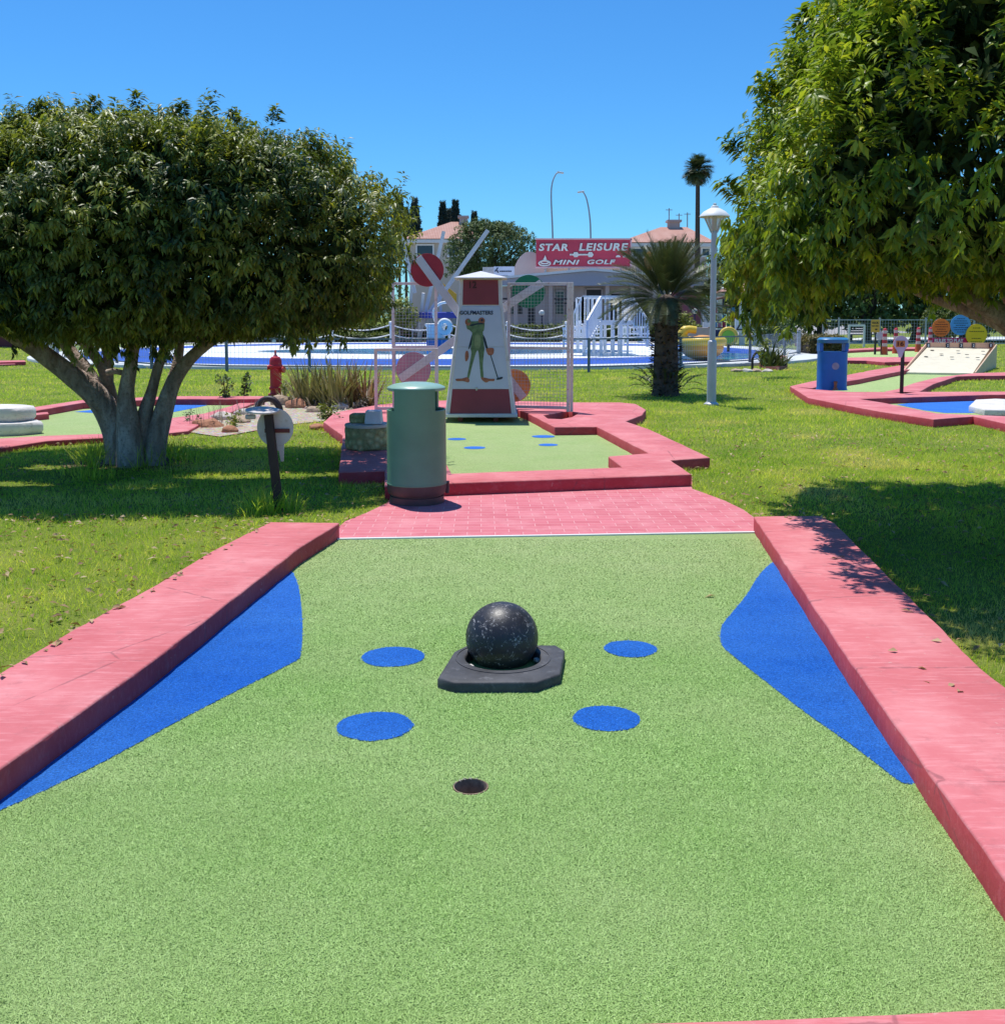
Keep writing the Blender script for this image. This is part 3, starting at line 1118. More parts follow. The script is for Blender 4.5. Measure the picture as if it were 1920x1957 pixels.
# ---- red hydrant
h0 = G(528, 757, 0)
M_hyd = vary('hydrant_red_paint', (.50, .022, .035), .15, 6, .45, .12, 30)
t = thing('fire_hydrant', 'red fire hydrant standing on the lawn beyond the rock bed', 'hydrant', h0)
mb = MB()
mb.lathe(h0, [(.155, 0), (.155, .05), (.115, .06), (.11, .12), (.135, .14), (.135, .17), (.112, .19), (.112, .54), (.14, .56), (.14, .60), (.12, .62), (.118, .70), (.09, .76), (.03, .785)], 24)
mb.build('barrel', M_hyd, t, 35)
mb = MB()
mb.lathe(h0, [(.045, .78), (.04, .80), (.022, .81), (.022, .90)], 10)
mb.build('cap_nut', vary('hydrant_pink_nut', (.62, .16, .18), .1, 6, .45, .05), t, 35)
for dx, dy, r, ln, z in ((1, -.35, .062, .19, .52), (-1, -.2, .05, .16, .56), (.1, -1, .07, .19, .48)):
    d = Vector((dx, dy, 0)).normalized()
    c = h0 + Vector((0, 0, z))
    mb = MB()
    mb.tube([c + d * .08, c + d * (ln - .03), c + d * (ln - .029), c + d * ln], [r * .8, r * .8, r, r], 12)
    mb.build('outlet', M_hyd, t, 35)

# ------------------------------------------------------------------ rock bed behind the sign
bed = block([G(*p) for p in ((352, 826), (395, 800), (440, 786), (480, 771), (520, 762), (560, 759), (640, 757), (716, 764), (712, 782), (640, 790), (618, 806), (560, 812), (480, 826), (420, 836))])
Mg = NT('tan_gravel_bed')
gv = Mg.n.new('ShaderNodeTexVoronoi')
gv.inputs['Scale'].default_value = 28
Mg.l.new(Mg.co.outputs['Object'], gv.inputs['Vector'])
Mg.color(Mg.mix(Mg.ramp(Mg.noise(3, 5), (.4, 0.), (.7, .8)), Mg.mix(.6, gv.outputs['Color'], (.48, .36, .24), 'MIX'), (.50, .38, .22)))
Mg.set(Roughness=.95)
Mg.bump(gv.outputs['Distance'], .9, .04)
M_gravel = Mg.mat
tag(link_mesh('gravel_bed', sheet(bed, .012), M_gravel), kind='structure')
M_rock = [vary('tan_rock', (.46, .34, .24), .3, 5, .9, .8, 14, .03, .2), vary('rusty_rock', (.42, .20, .12), .3, 5, .9, .8, 14, .03, .2), vary('pale_rock', (.58, .52, .45), .2, 5, .9, .8, 14, .03, .2)]


def rock(c, s, mi, label, seed, cat='rock', group='rocks in the gravel bed', name='rock'):
    mb = MB()
    mb.sphere((0, 0, 0), 1, 14, 9)
    vs = []
    for p in mb.v:
        w = 1 + .34 * mnoise.noise(p * 1.2 + Vector((seed * 3.1, 0, 0))) + .13 * mnoise.noise(p * 3 + Vector((0, seed, 0)))
        vs.append(Vector((p.x * s[0] * w, p.y * s[1] * w, max(-.4, p.z) * s[2] * w)) + Vector(c))
    mb.v = vs
    o = mb.build(name, mi, None, 50, origin=c)
    return tag(o, label, cat, group)


rk = [((567, 778), (.19, .14, .15), 1, 'reddish rock below the spiky aloe clump'), ((540, 772), (.2, .15, .16), 0, 'tan boulder left of the reddish rock behind the sign'),
      ((602, 786), (.16, .12, .09), 0, 'low tan rock in front of the silvery aloe'), ((398, 814), (.22, .14, .10), 1, 'rusty flat rock at the lawn edge of the gravel bed'),
      ((425, 800), (.2, .13, .10), 2, 'pale rock among dry twigs in the gravel bed'), ((460, 806), (.15, .12, .08), 0, 'small tan rock left of the white paddle board'),
      ((586, 770), (.12, .1, .09), 2, 'small pale rock at the foot of the hydrant'), ((605, 818), (.11, .08, .06), 1, 'small reddish stone in the grass right of the sign'),
      ((470, 790), (.18, .1, .08), 2, 'pale stone left of the black bent pipe'), ((650, 780), (.14, .1, .08), 2, 'pale stone at the right end of the gravel bed'), ((440, 824), (.12, .1, .07), 1, 'rusty stone on the front edge of the gravel bed'),
      ((625, 795), (.13, .09, .06), 0, 'flat tan stone by the pink path end')]
for i, (p, s, mi, lb) in enumerate(rk):
    rock(G(*p, .02), s, M_rock[mi], lb, i + 1)
ab = G(505, 785, 0)
arch = [A(490, 785, ab.y), A(495, 772, ab.y), A(507, 763, ab.y), A(522, 764, ab.y), A(533, 776, ab.y), A(536, 785, ab.y)]
mb = MB()
mb.tube([tuple(p) for p in cr(arch, 5)], .05, 10, wob=.2)
tag(mb.build('bent_pipe', vary('black_pipe', (.03, .02, .022), .4, 12, .5, .2), smooth=60), 'black bent pipe arching out of the rock bed above the paddle board', 'pipe')

# ------------------------------------------------------------------ lane behind the left tree
kerb('pink kerb on the far side of the lane behind the left tree', [[(38, 782), (159, 764), (330, 757), (432, 757), (505, 757), (505, 762), (432, 762.5), (330, 762), (159, 769), (60, 786)]], step=.4)
kerb('short pink kerb spur beside the white stone slabs', [[(40, 792), (92, 787), (94, 790), (45, 795)]], z=.1, step=.4)
kerb('pink kerb along the near side of the lane left of the tree trunk', [[(-120, 852), (0, 838), (80, 833), (200, 829), (220, 835), (90, 842), (0, 856), (-120, 880)]], z=.07, step=.3)
kerb('pink path wedge right of the tree trunk beside the gravel bed', [[(300, 830), (318, 800), (390, 790), (440, 776), (475, 764), (512, 763), (480, 772), (442, 787), (398, 801), (360, 823)]], z=.05, step=.3)
t3 = lane_turf([(-100, 860), (-100, 795), (60, 787), (159, 768), (330, 762), (500, 760), (440, 778), (390, 793), (318, 803), (310, 828), (200, 834), (80, 838)])
flat_part('blue_patch', [G(*p, .013) for p in ((322, 770), (402, 773), (380, 778), (318, 790))], .013, M_blue_turf, t3)
flat_part('blue_patch', [G(*p, .013) for p in ((142, 787), (180, 783), (205, 786), (200, 790))], .013, M_blue_turf, t3)
M_stone = vary('white_painted_stone', (.66, .62, .58), .15, 4, .7, .4, 16, .02, stain=(.38, .34, .3))


def slab_stone(cx_px, v, rx, ry, z0, h, label, seed):
    c = G(cx_px, v, 0)
    c = Vector((c.x, c.y, z0))
    ring = blob((0, 0), rx, ry, 30, .16, seed)
    mb = MB()
    n = len(ring)
    lv = ((.93, 0), (1, h * .25), (1, h * .7), (.95, h * .93), (.8, h))
    vs = [Vector((x * s, y * s, z)) + c for s, z in lv for x, y in ring]
    fs = [(i * n + k, i * n + (k + 1) % n, (i + 1) * n + (k + 1) % n, (i + 1) * n + k) for i in range(4) for k in range(n)]
    mb.add(vs, fs + [tuple(reversed(range(n))), tuple(range(4 * n, 5 * n))])
    tag(mb.build('stone_slab', M_stone, None, 50, origin=c), label, 'stone', 'white stone slabs by the left lane')


slab_stone(8, 830, .50, .34, .01, .17, 'lower of two stacked white painted stone slabs at the left picture edge', 3)
slab_stone(-12, 829, .55, .38, .182, .19, 'upper of two stacked white painted stone slabs at the left picture edge', 5)
kerb('distant pink kerb strip on the lawn at the left picture edge', [[(-60, 690), (48, 688.5), (50, 691), (-60, 693)]], z=.12, step=1)
kerb('second distant pink kerb strip, nearer, at the left picture edge', [[(-60, 694.5), (30, 693), (30, 695.5), (-60, 698)]], z=.06, step=1)

# ------------------------------------------------------------------ lamp post
L0 = G(1358.5, 774, 0)
M_lamp = vary('pale_grey_lamp_paint', (.50, .51, .56), .08, 4, .4, .08, spec=.5)
tL = thing('street_lamp', 'pale grey park lamp post with white cone shade in front of the right tree', 'lamp post', L0)
pmx = F / L0.y
mb = MB()
mb.lathe(L0, [(.13, 0), (.13, .025), (.09, .05), (.082, .06), (.080, 1.08), (.074, 1.12), (.051, 1.14), (.051, 3.02)], 24)
mb.build('pole', M_lamp, tL, 35)
mb = MB()
mb.tube([L0 + Vector((0, 0, 2.95)), L0 + Vector((0, 0, 3.33))], .042, 12)
mb.build('lantern_stem', M_lamp, tL, 40)
for k in range(4):
    a = PI / 4 + k * PI / 2
    d = Vector((math.cos(a), math.sin(a), 0))
    mb = MB()
    mb.bar(L0 + d * .06 + Vector((0, 0, 3.0)), L0 + d * .20 + Vector((0, 0, 3.27)), .018)
    mb.build('strut', M_lamp, tL)
mb = MB()
mb.lathe(L0, [(.255, 3.265), (.262, 3.275), (.25, 3.30), (.19, 3.36), (.11, 3.405), (.075, 3.42), (.06, 3.455), (.03, 3.47), (.03, 3.50), (.001, 3.51)], 32, caps=False)
mb.lathe(L0, [(.25, 3.266), (.10, 3.34), (.001, 3.345)], 32, caps=False)
mb.build('lamp_shade', M_white, tL, 40)
mb = MB()
mb.lathe(L0, [(.075, 3.03), (.185, 3.26)], 24, caps=False)
gl = NT('lantern_glass')
gl.color((.62, .56, .52)).set(Roughness=.25, Alpha=.55, Specular_IOR_Level=.6)
mb.build('lantern_glass', gl.mat, tL, 40)

# ------------------------------------------------------------------ right hand lanes
k1 = [(1509, 738), (1548, 729), (1600, 720), (1640, 712), (1700, 706), (1735, 701), (1738, 706), (1700, 713), (1640, 725), (1600, 731), (1552, 741)]
kerb('pink kerb on the far side of the lane that leads to the cream ramp', [k1], step=.4)
k2 = [(1690, 748), (1712, 744), (1745, 732), (1790, 721), (1860, 713), (1975, 710), (1975, 717), (1860, 718), (1828, 719), (1782, 734), (1757, 748), (1730, 752)]
kerb('pink kerb curving from the round number sign to the foot of the cream ramp', [k2], step=.4)
t4 = lane_turf([(1545, 746), (1600, 734), (1640, 728), (1738, 707), (1862, 714), (1795, 722), (1745, 735), (1700, 749), (1600, 750)])
k3o = [(1509, 738), (1555, 744), (1625, 749), (1730, 749), (1975, 748), (1975, 820), (1920, 809), (1859, 795), (1783, 801), (1680, 786), (1615, 774), (1544, 760)]
k3i = [(1640, 762), (1690, 770), (1740, 780), (1790, 790), (1975, 798), (1975, 752), (1893, 754), (1760, 758)]
kerb('pink kerb surround of the blue and green lane at the right picture edge', [k3o[:5] + [(1990, 748), (1990, 822)] + k3o[6:], [(1640, 762), (1690, 770), (1740, 780), (1790, 790), (1960, 797), (1960, 753), (1893, 754), (1760, 758)]], step=.4)
t5 = lane_turf([(1632, 758), (1690, 776), (1790, 798), (1970, 803), (1970, 752), (1893, 750), (1700, 754)])
flat_part('blue_patch', [G(*p, .013) for p in ((1713, 773), (1760, 768), (1862, 766), (1960, 772), (1960, 790), (1882, 789), (1805, 789), (1765, 784))], .013, M_blue_turf, t5)
mb = MB()
pw = [G(*p, .014) for p in ((1850, 786), (1880, 794), (1985, 796), (1985, 776), (1900, 772), (1862, 774))]
wp = link_mesh('white_pad', plate([pw], .014, .11, .02, .2, .01), M_stone)
tag(wp, 'white painted low stone pad lying on the blue turf at the right edge', 'stone')
kerb('far red kerb across the lane behind the round number sign', [[(1590, 684), (1660, 682.5), (1760, 682), (1772, 684), (1772, 690), (1690, 692), (1655, 689), (1590, 688)]], step=.6)
kerb('thin pink kerb at the far edge of the red and white post lane', [[(1600, 668), (1680, 664), (1770, 663), (1770, 666), (1680, 667), (1600, 671)]], step=.6)
lane_turf([(1595, 671), (1680, 666.5), (1770, 665), (1770, 683), (1660, 683.5), (1590, 685)])
kerb('pink path between the red kerb and the lawn behind the blue bin', [[(1640, 714), (1655, 709), (1720, 698), (1735, 700), (1700, 707)]], z=.05, step=.6)

# ---- blue bin
b0 = G(1594, 754, KZ - .1)
bY, bpx = b0.y + .2, F / (b0.y)
M_bb = vary('blue_bin_plastic', (.012, .14, .50), .12, 4, .38, .06, spec=.5)
t = thing('blue_bin', 'bright blue upright bin with a slot opening standing on a pink kerb', 'bin', (b0.x, bY, .1))
bw, bd = .57, .42


def rrect(w, d, r, z, c):
    out = []
    for sx, sy, a0 in ((1, 1, 0), (-1, 1, PI / 2), (-1, -1, PI), (1, -1, 1.5 * PI)):
        for k in range(6):
            a = a0 + PI / 2 * k / 5
            out.append(Vector((c[0] + sx * (w / 2 - r) + r * math.cos(a), c[1] + sy * (d / 2 - r) + r * math.sin(a), z)))
    return out


def loft(mb, rings, caps=(True, True)):
    n = len(rings[0])
    fs = [(i * n + k, i * n + (k + 1) % n, (i + 1) * n + (k + 1) % n, (i + 1) * n + k) for i in range(len(rings) - 1) for k in range(n)]
    if caps[0]: fs.append(tuple(reversed(range(n))))
    if caps[1]: fs.append(tuple(range((len(rings) - 1) * n, len(rings) * n)))
    mb.add([p for r in rings for p in r], fs)


bc_ = (b0.x, bY)
mb = MB()
loft(mb, [rrect(bw + .03, bd + .02, .19, .10, bc_), rrect(bw, bd, .185, .15, bc_), rrect(bw, bd, .185, .86, bc_)])
mb.build('body', M_bb, t, 40)
for sx in (-1, 1):
    mb = MB()
    mb.box((b0.x + sx * (bw / 2 - .035), bY, .945), (.07, bd - .20, .17))
    mb.build('side_pillar', M_bb, t, bevel=.01)
mb = MB()
loft(mb, [rrect(bw, bd, .185, 1.03, bc_), rrect(bw + .02, bd + .02, .19, 1.06, bc_), rrect(bw + .02, bd + .02, .19, 1.10, bc_), rrect(bw - .06, bd - .06, .16, 1.135, bc_)])
mb.build('lid', vary('pale_blue_bin_lid', (.03, .20, .42), .12, 4, .4, .06), t, 40)
mb = MB()
mb.disc((b0.x, bY - bd / 2 - .001, .58), (1, 0, 0), (0, 0, 1), .07, (0, -.006, 0))
mb.build('badge', vary('grey_badge', (.25, .30, .42), .15, 20, .5, 0), t)
mb = MB()
mb.lathe((b0.x - .02, bY - bd / 2 - .09, .12), [(.05, 0), (.05, .03), (.03, .04), (.03, .13), (.045, .15), (.03, .17)], 12)
tag(mb.build('small_peg', vary('brown_peg', (.25, .13, .09), .2, 8, .6, .1), None, 40, origin=(b0.x - .02, bY - bd / 2 - .09, .12)), 'small brown metal peg on the kerb in front of the blue bin', 'peg')

# ---- number sign 16
s16 = G(1722, 752, KZ)
t = thing('number_sign', 'round pale pink paddle sign with an orange 16 plate on a dark post', 'sign', s16)
k = F / s16.y
mb = MB()
mb.bar(s16 + Vector((0, .01, -.1)), s16 + Vector((0, .01, .80)), .06, .045, up=(0, 1, 0))
mb.build('post', M_post, t, bevel=.005)
pc = A(1720.5, 656, s16.y - .02)
mb = MB()
mb.slab([pc + Vector((x / k, 0, y / k)) for x, y in [(14 * math.cos(a), 14.5 * math.sin(a)) for a in [R(-55) + R(290) * i / 27 for i in range(28)]] + [(-6, -18), (-3.5, -27), (2.5, -27), (5, -18)]], (0, -.012, 0))
bd16 = mb.build('paddle_board', vary('pale_pink_board', (.66, .50, .58), .06, 5, .5, .05), t, bevel=.002)
mb = MB()
mb.box(pc + Vector((-1 / k, -.016, -1 / k)), (16.5 / k, .006, 12 / k))
pl = mb.build('number_plate', vary('orange_plate', (.66, .20, .04), .1, 9, .5, 0), t)
link_mesh('lettering', text_mesh('16', .1, facing(pc + Vector((-1 / k, -.020, -1 / k))), .002, .003, fit=(.115, .085)), vary('dark_red_ink', (.10, .01, .008), .2, 20, .5, 0), pl)

# ---- cream ramp
c1 = crop(1640, 580, 6.8)
M_cream = vary('cream_ramp_paint', (.72, .65, .47), .06, 2, .55, .08, stain=(.60, .52, .38))
M_tan = vary('tan_ramp_side', (.66, .46, .30), .1, 3, .6, .1)
M_peach = vary('peach_paint', (.74, .42, .27), .12, 4, .6, .1)
fl, fr_ = G(1727, 711.5, .06), G(1858, 713.5, .06)
bY2 = 31.3
bl_, br_ = A(1771, 664, bY2), A(1890, 666.5, bY2)
tR = thing('golf_ramp', 'cream sloping ramp with small holes and a numbered back board', 'ramp', fl)
mb = MB()
mb.add([fl, fr_, br_, bl_, fl * 1 + Vector((0, 0, -.06)), fr_ + Vector((0, 0, -.06)), Vector((br_.x, br_.y, 0)), Vector((bl_.x, bl_.y, 0))], [(0, 1, 2, 3), (4, 5, 1, 0), (5, 6, 2, 1), (6, 7, 3, 2), (7, 4, 0, 3), (7, 6, 5, 4)])
mb.build('slope', M_cream, tR)
nrm = (fr_ - fl).cross(bl_ - fl).normalized()


def onramp(u, v, off):
    d = ray(u, v)
    o = Vector((0, 0, H))
    s = (fl - o).dot(nrm) / d.dot(nrm)
    return o + d * s + nrm * off


M_holeink = vary('ramp_hole_dark', (.06, .05, .03), .3, 20, .8, 0)
for q in ((955, 607), (1290, 617), (1615, 622), (1075, 658), (1405, 666), (875, 690), (1210, 697), (1545, 703)):
    p = onramp(*c1(*q), .002)
    mb = MB()
    x = (fr_ - fl).normalized()
    mb.disc(p, x, nrm.cross(x), .058, nrm * .003, 16)
    mb.build('ramp_hole', M_holeink, tR)
mb = MB()
sd = Vector((.04, 0, 0))
e0, e1 = fr_ + Vector((.03, -.02, .03)), A(1902, 658, bY2)
mb.slab([e0 + Vector((0, 0, -.09)), Vector((e1.x, e1.y, 0)), e1, e0], sd)
mb.build('side_wall', M_tan, tR, bevel=.006)
mb = MB()
e0, e1 = fl + Vector((-.03, -.02, .03)), bl_ + Vector((-.03, 0, .10))
mb.slab([e0 + Vector((0, 0, -.09)), Vector((e1.x, e1.y, 0)), e1, e0], -sd)
mb.build('side_wall', M_peach, tR, bevel=.006)
ba, bb = A(1768, 660.5, bY2 + .02), A(1900, 661, bY2 + .02)
mb = MB()
mb.slab([Vector((ba.x, ba.y, 0)), Vector((bb.x, bb.y, 0)), bb + Vector((0, 0, .09)), ba + Vector((0, 0, .09))], (0, .04, 0))
bk = mb.build('back_board', M_peach, tR, bevel=.005)
for q, ch in ((905, '1'), (1155, '2'), (1330, '3'), (1490, '2'), (1715, '1')):
    c = A(c1(q, 545)[0], 660.2, bY2)
    mb = MB()
    mb.box(c, (.10, .02, .13))
    o = mb.build('number_tile', M_ink, tR)
    link_mesh('lettering', text_mesh(ch, .1, facing(c + Vector((0, -.013, 0))), .002, .002, fit=(.045, .085)), M_white, o)

# ---- rules signs
rY = 32.6
M_band = vary('magenta_banner', (.50, .012, .13), .08, 5, .5, 0)
ban = A(1815, 651, rY)
kk = F / rY
tb = thing('rules_banner', 'magenta banner reading RULES TO PLAY behind the cream ramp', 'sign', Vector((ban.x, rY, 0)))
mb = MB()
mb.box(ban + Vector((-.02, 0, 0)), (66 / kk, .03, 10.5 / kk))
bo = mb.build('board', M_band, tb, bevel=.003)
for dx in (-.4, .4):
    mb = MB()
    mb.bar((ban.x + dx, rY + .035, 0), (ban.x + dx, rY + .035, ban.z + .6), .04)
    mb.build('post', M_dark_metal, tb)
link_mesh('lettering', text_mesh('RULES TO PLAY', .1, facing(ban + Vector((-.05, -.018, 0))), .003, .004, fit=(55 / kk, 7.2 / kk)), M_white, bo)
for (x, y, r, c, nm, bars) in ((1073, 315, 17.2, (.86, .21, .03), 'orange', 6), (1325, 280, 19.4, (.09, .36, .74), 'sky blue', 7), (1530, 405, 20.3, (.90, .62, .015), 'yellow', 5)):
    u, v = c1(x, y)
    p = A(u, v, rY - (.06 if nm == 'yellow' else .0) - .03)
    td = thing('rules_disc', 'round ' + nm + ' rules board with lines of small print above the ramp', 'sign', p - Vector((0, 0, r / kk)), 'round rules boards')
    mb = MB()
    mb.disc(p, (1, 0, 0), (0, 0, 1), r / kk, (0, .02, 0), 36)
    ob = mb.build('disc_board', vary(nm.replace(' ', '_') + '_board', c, .06, 4, .5, 0), td)
    mb = MB()
    for i in range(bars):
        zz = (r * .62) - i * (r * 1.3 / (bars - 1))
        if nm == 'yellow' and i == 2: continue
        w = 1.5 * math.sqrt(max(4, r * r - zz * zz)) * (.95 if i % 3 else .62)
        xx = -w / 2
        while xx < w / 2 - .6:
            ww = min(rng.uniform(1.2, 4.2), w / 2 - xx)
            mb.box(p + Vector(((xx + ww / 2) / kk, -.004, zz / kk)), (ww / kk, .004, 1.35 / kk))
            xx += ww + .9
    mb.build('printed_text', vary(nm.replace(' ', '_') + '_print', (.16, .03, .02) if nm == 'orange' else (.02, .04, .12) if nm == 'sky blue' else (.10, .09, .01), .2, 9, .6, 0), ob)
    mb = MB()
    mb.bar(Vector((p.x, p.y + .03, 0)), Vector((p.x, p.y + .03, p.z)), .035)
    mb.build('post', M_dark_metal, td)

# ---- red and white skittle posts, kick sign
M_sk_r = vary('post_red', (.52, .03, .05), .15, 5, .5, .05)
M_sk_p = vary('post_pale_pink', (.72, .42, .46), .1, 5, .5, .05)
M_sk_o = vary('post_orange_base', (.60, .09, .03), .15, 5, .5, .05)
for i, (u, v, lb) in enumerate(((1689, 678.5, 'leftmost red and white ringed post, beside the gold sign'), (1710, 676, 'red and white ringed post just behind the round number sign'), (1753, 673, 'red and white ringed post left of the cream ramp'), (1776, 671, 'rightmost red and white ringed post, partly behind the orange rules board'))):
    c = G(u, v, 0)
    t = thing('striped_post', lb, 'post', c, 'red and white ringed posts')
    mb = MB()
    mb.lathe(c, [(.15, 0), (.13, .05), (.11, .35)], 14)
    mb.build('base', M_sk_o, t, 40)
    for j in range(5):
        mb = MB()
        mb.lathe(c, [(.105 - j * .006, .35 + j * .13), (.10 - j * .006, .48 + j * .13)], 14)
        mb.build('ring', M_sk_p if j % 2 == 0 else M_sk_r, t, 40)
    mb = MB()
    mb.lathe(c, [(.085, 1.0), (.06, 1.06), (.001, 1.09)], 14)
    mb.build('cap', M_sk_r, t, 40)
c = G(1671, 678, 0)
k = F / c.y
t = thing('hole_notice', 'gold square notice on a black post beyond the blue bin', 'sign', c)
mb = MB()
mb.bar(c, c + Vector((0, 0, 1.15)), .07)
mb.build('post', M_dark_metal, t)
p = A(1672, 623, c.y - .05)
mb = MB()
mb.box(p, (16 / k, .02, 24 / k))
o = mb.build('notice_board', vary('gold_board', (.66, .36, .06), .1, 6, .5, 0), t)
link_mesh('lettering', text_mesh('KICK', .1, facing(p + Vector((0, -.014, 6 / k))), .003, .004, fit=(12.5 / k, 4 / k)), M_dark_metal, o)
mb = MB()
for q in ((-4, 0, 5), (2.5, 0, 6), (1.5, -6.5, 4)):
    mb.box(p + Vector((q[0] / k, -.013, q[1] / k)), (q[2] / k, .005, (1.8 if q[1] == 0 else 2.6) / k))
mb.build('printed_text', M_dark_metal, o)
c = G(1683, 678, 0)
t = thing('small_paddle_sign', 'small pale lilac paddle sign half hidden behind the gold notice', 'sign', c)
mb = MB()
mb.bar(c, c + Vector((0, 0, .75)), .06)
mb.build('post', M_post, t)
mb = MB()
mb.disc(A(1681, 642, c.y - .05), (1, 0, 0), (0, 0, 1), .17, (0, .015, 0))
mb.build('paddle_board', vary('lilac_board', (.55, .50, .66), .06, 5, .5, 0), t)

# ---- brick planter with succulents, bent pipe
M_redbrick = NT('red_brick_planter')
br = M_redbrick.n.new('ShaderNodeTexBrick')
br.inputs['Scale'].default_value = 1
br.inputs['Brick Width'].default_value, br.inputs['Row Height'].default_value, br.inputs['Mortar Size'].default_value = .24, .09, .008
br.inputs['Color1'].default_value, br.inputs['Color2'].default_value, br.inputs['Mortar'].default_value = (.30, .07, .06, 1), (.24, .05, .05, 1), (.36, .16, .14, 1)
mp = M_redbrick.n.new('ShaderNodeMapping')
mp.inputs['Rotation'].default_value = (PI / 2, 0, 0)
M_redbrick.l.new(M_redbrick.co.outputs['Object'], mp.inputs['Vector'])
M_redbrick.l.new(mp.outputs['Vector'], br.inputs['Vector'])
M_redbrick.color(br.outputs['Color']).set(Roughness=.85)
p0, p1, p2 = G(1450, 702), G(1488, 708.5), G(1504, 703)
p0 = Vector((p0.x, p0.y, 0))
e = (p2 - p1)
pr = [p0, p1, p1 + e * 1.0, p0 + e * 1.0]
t = thing('brick_planter', 'low red brick planter box on the lawn left of the blue bin', 'planter', p1)
inner = offset_poly([np.array(p[:2]) for p in pr], .08) if area2([p[:2] for p in pr]) > 0 else offset_poly([np.array(p[:2]) for p in pr[::-1]], .08)
link_mesh('box_wall', plate([[p[:2] for p in pr], inner], 0, .36, .015), M_redbrick.mat, t)
link_mesh('soil', sheet(inner, .30), M_soil, t)
sb = G(1437, 709, 0)
pts = [sb, A(1437, 697, sb.y), A(1438, 684, sb.y), A(1445, 674, sb.y), A(1458, 672, sb.y + .2), A(1468, 677, sb.y + .4)]
mb = MB()
mb.tube([tuple(p) for p in cr(pts, 5)], .035, 8)
tag(mb.build('bent_branch', vary('dark_brown_bark', (.05, .035, .03), .3, 8, .8, .2), smooth=60), 'dark bent bare stem hooking over the brick planter corner', 'branch')
c = G(1432, 711, 0)
for i in range(4):
    rock(c + Vector((i * .28 - .35, rng.uniform(-.1, .1), .02)), (.16, .12, .07), M_rock[2 if i % 2 else 0], ['pale stone at the left foot of the brick planter', 'tan stone between the pale stones by the planter', 'pale stone under the bent stem by the planter', 'tan stone against the front of the brick planter'][i], 30 + i, group='stones by the brick planter')
# ------------------------------------------------------------------ foliage materials
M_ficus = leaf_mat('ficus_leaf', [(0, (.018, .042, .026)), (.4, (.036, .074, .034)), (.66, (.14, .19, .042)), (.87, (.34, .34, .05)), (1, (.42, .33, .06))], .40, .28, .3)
M_ficus2 = leaf_mat('bright_ficus_leaf', [(0, (.020, .052, .022)), (.36, (.052, .115, .028)), (.62, (.17, .255, .030)), (.84, (.38, .42, .042)), (1, (.48, .41, .055))], .40, .32, .3)
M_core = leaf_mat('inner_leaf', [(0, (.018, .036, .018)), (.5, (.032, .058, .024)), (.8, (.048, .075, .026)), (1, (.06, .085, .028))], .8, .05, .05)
M_bark = NT('pale_ficus_bark')
bmp_ = M_bark.n.new('ShaderNodeMapping')
bmp_.inputs['Scale'].default_value = (1, 1, .35)
M_bark.l.new(M_bark.co.outputs['Object'], bmp_.inputs['Vector'])
bn = M_bark.noise(9, 6, .65, bmp_.outputs['Vector'], .6)
rng_n = M_bark.noise(38, 3, .6)
M_bark.color(M_bark.mix(M_bark.ramp(rng_n, (.5, 0.), (.72, .65)), M_bark.ramp(bn, (.30, (.20, .14, .11)), (.5, (.40, .31, .26)), (.72, (.62, .52, .46))), (.16, .12, .10)))
M_bark.set(Roughness=.85, Specular_IOR_Level=.2)
M_bark.bump(M_bark.math('ADD', bn, M_bark.math('MULTIPLY', rng_n, .5)), .95, .04)
M_bark = M_bark.mat
M_dbark = vary('dark_bark', (.10, .075, .06), .4, 8, .9, .6, 30, .02, .1)


def limb(mb, pts, n=12, k=6, wob=.10, slim=1):
    """pts: (u, v, Y, radius in photo px)"""
    q = []
    for u, v, Y, r in pts:
        p = A(u, v, Y)
        q.append((p.x, p.y, p.z, r * slim * Y / F))
    c = cr(q, k)
    mb.tube([tuple(a[:3]) for a in c], [max(.004, a[3]) for a in c], n, wob=wob)


def sprig(base, tip, n, L, W):
    """upright shoot: leaf clusters along a line"""
    b, t = np.array(base), np.array(tip)
    s = np.linspace(.0, 1, n)[:, None]
    return clusters(b + (t - b) * s, np.repeat((t - b)[None] / np.linalg.norm(t - b), n, 0), 7, .06, L, W, .25, .8)


# ------------------------------------------------------------------ left tree
T0 = G(258, 884, 0)
tl = thing('ficus_tree', 'spreading trimmed ficus tree with many bare pale stems on the left lawn', 'tree', T0, 'trimmed ficus trees')
mb = MB()
Y = 10.85
limb(mb, [(232, 900, Y, 36), (226, 850, Y, 31), (214, 800, Y, 30), (180, 752, Y - .1, 27), (130, 712, Y - .2, 24), (70, 668, Y - .35, 20), (10, 632, Y - .5, 17), (-70, 580, Y - .7, 12)], 12, 6, .10, .84)
limb(mb, [(206, 800, Y + .1, 22), (186, 745, Y + .1, 17), (165, 705, Y + .15, 15), (135, 672, Y + .2, 14), (112, 630, Y + .25, 14), (92, 570, Y + .3, 11)], 12, 6, .10, .84)
limb(mb, [(216, 790, Y + .25, 20), (200, 712, Y + .3, 13), (172, 668, Y + .4, 12), (138, 627, Y + .5, 13), (105, 580, Y + .6, 10)], 12, 6, .10, .84)
limb(mb, [(222, 830, Y + .2, 24), (208, 760, Y + .3, 14), (208, 700, Y + .35, 11), (206, 650, Y + .4, 11), (205, 560, Y + .5, 9)], 12, 6, .10, .84)
limb(mb, [(205, 712, Y, 7), (222, 710, Y - .02, 7), (246, 716, Y - .05, 7)], 8, 6, .10, .84)
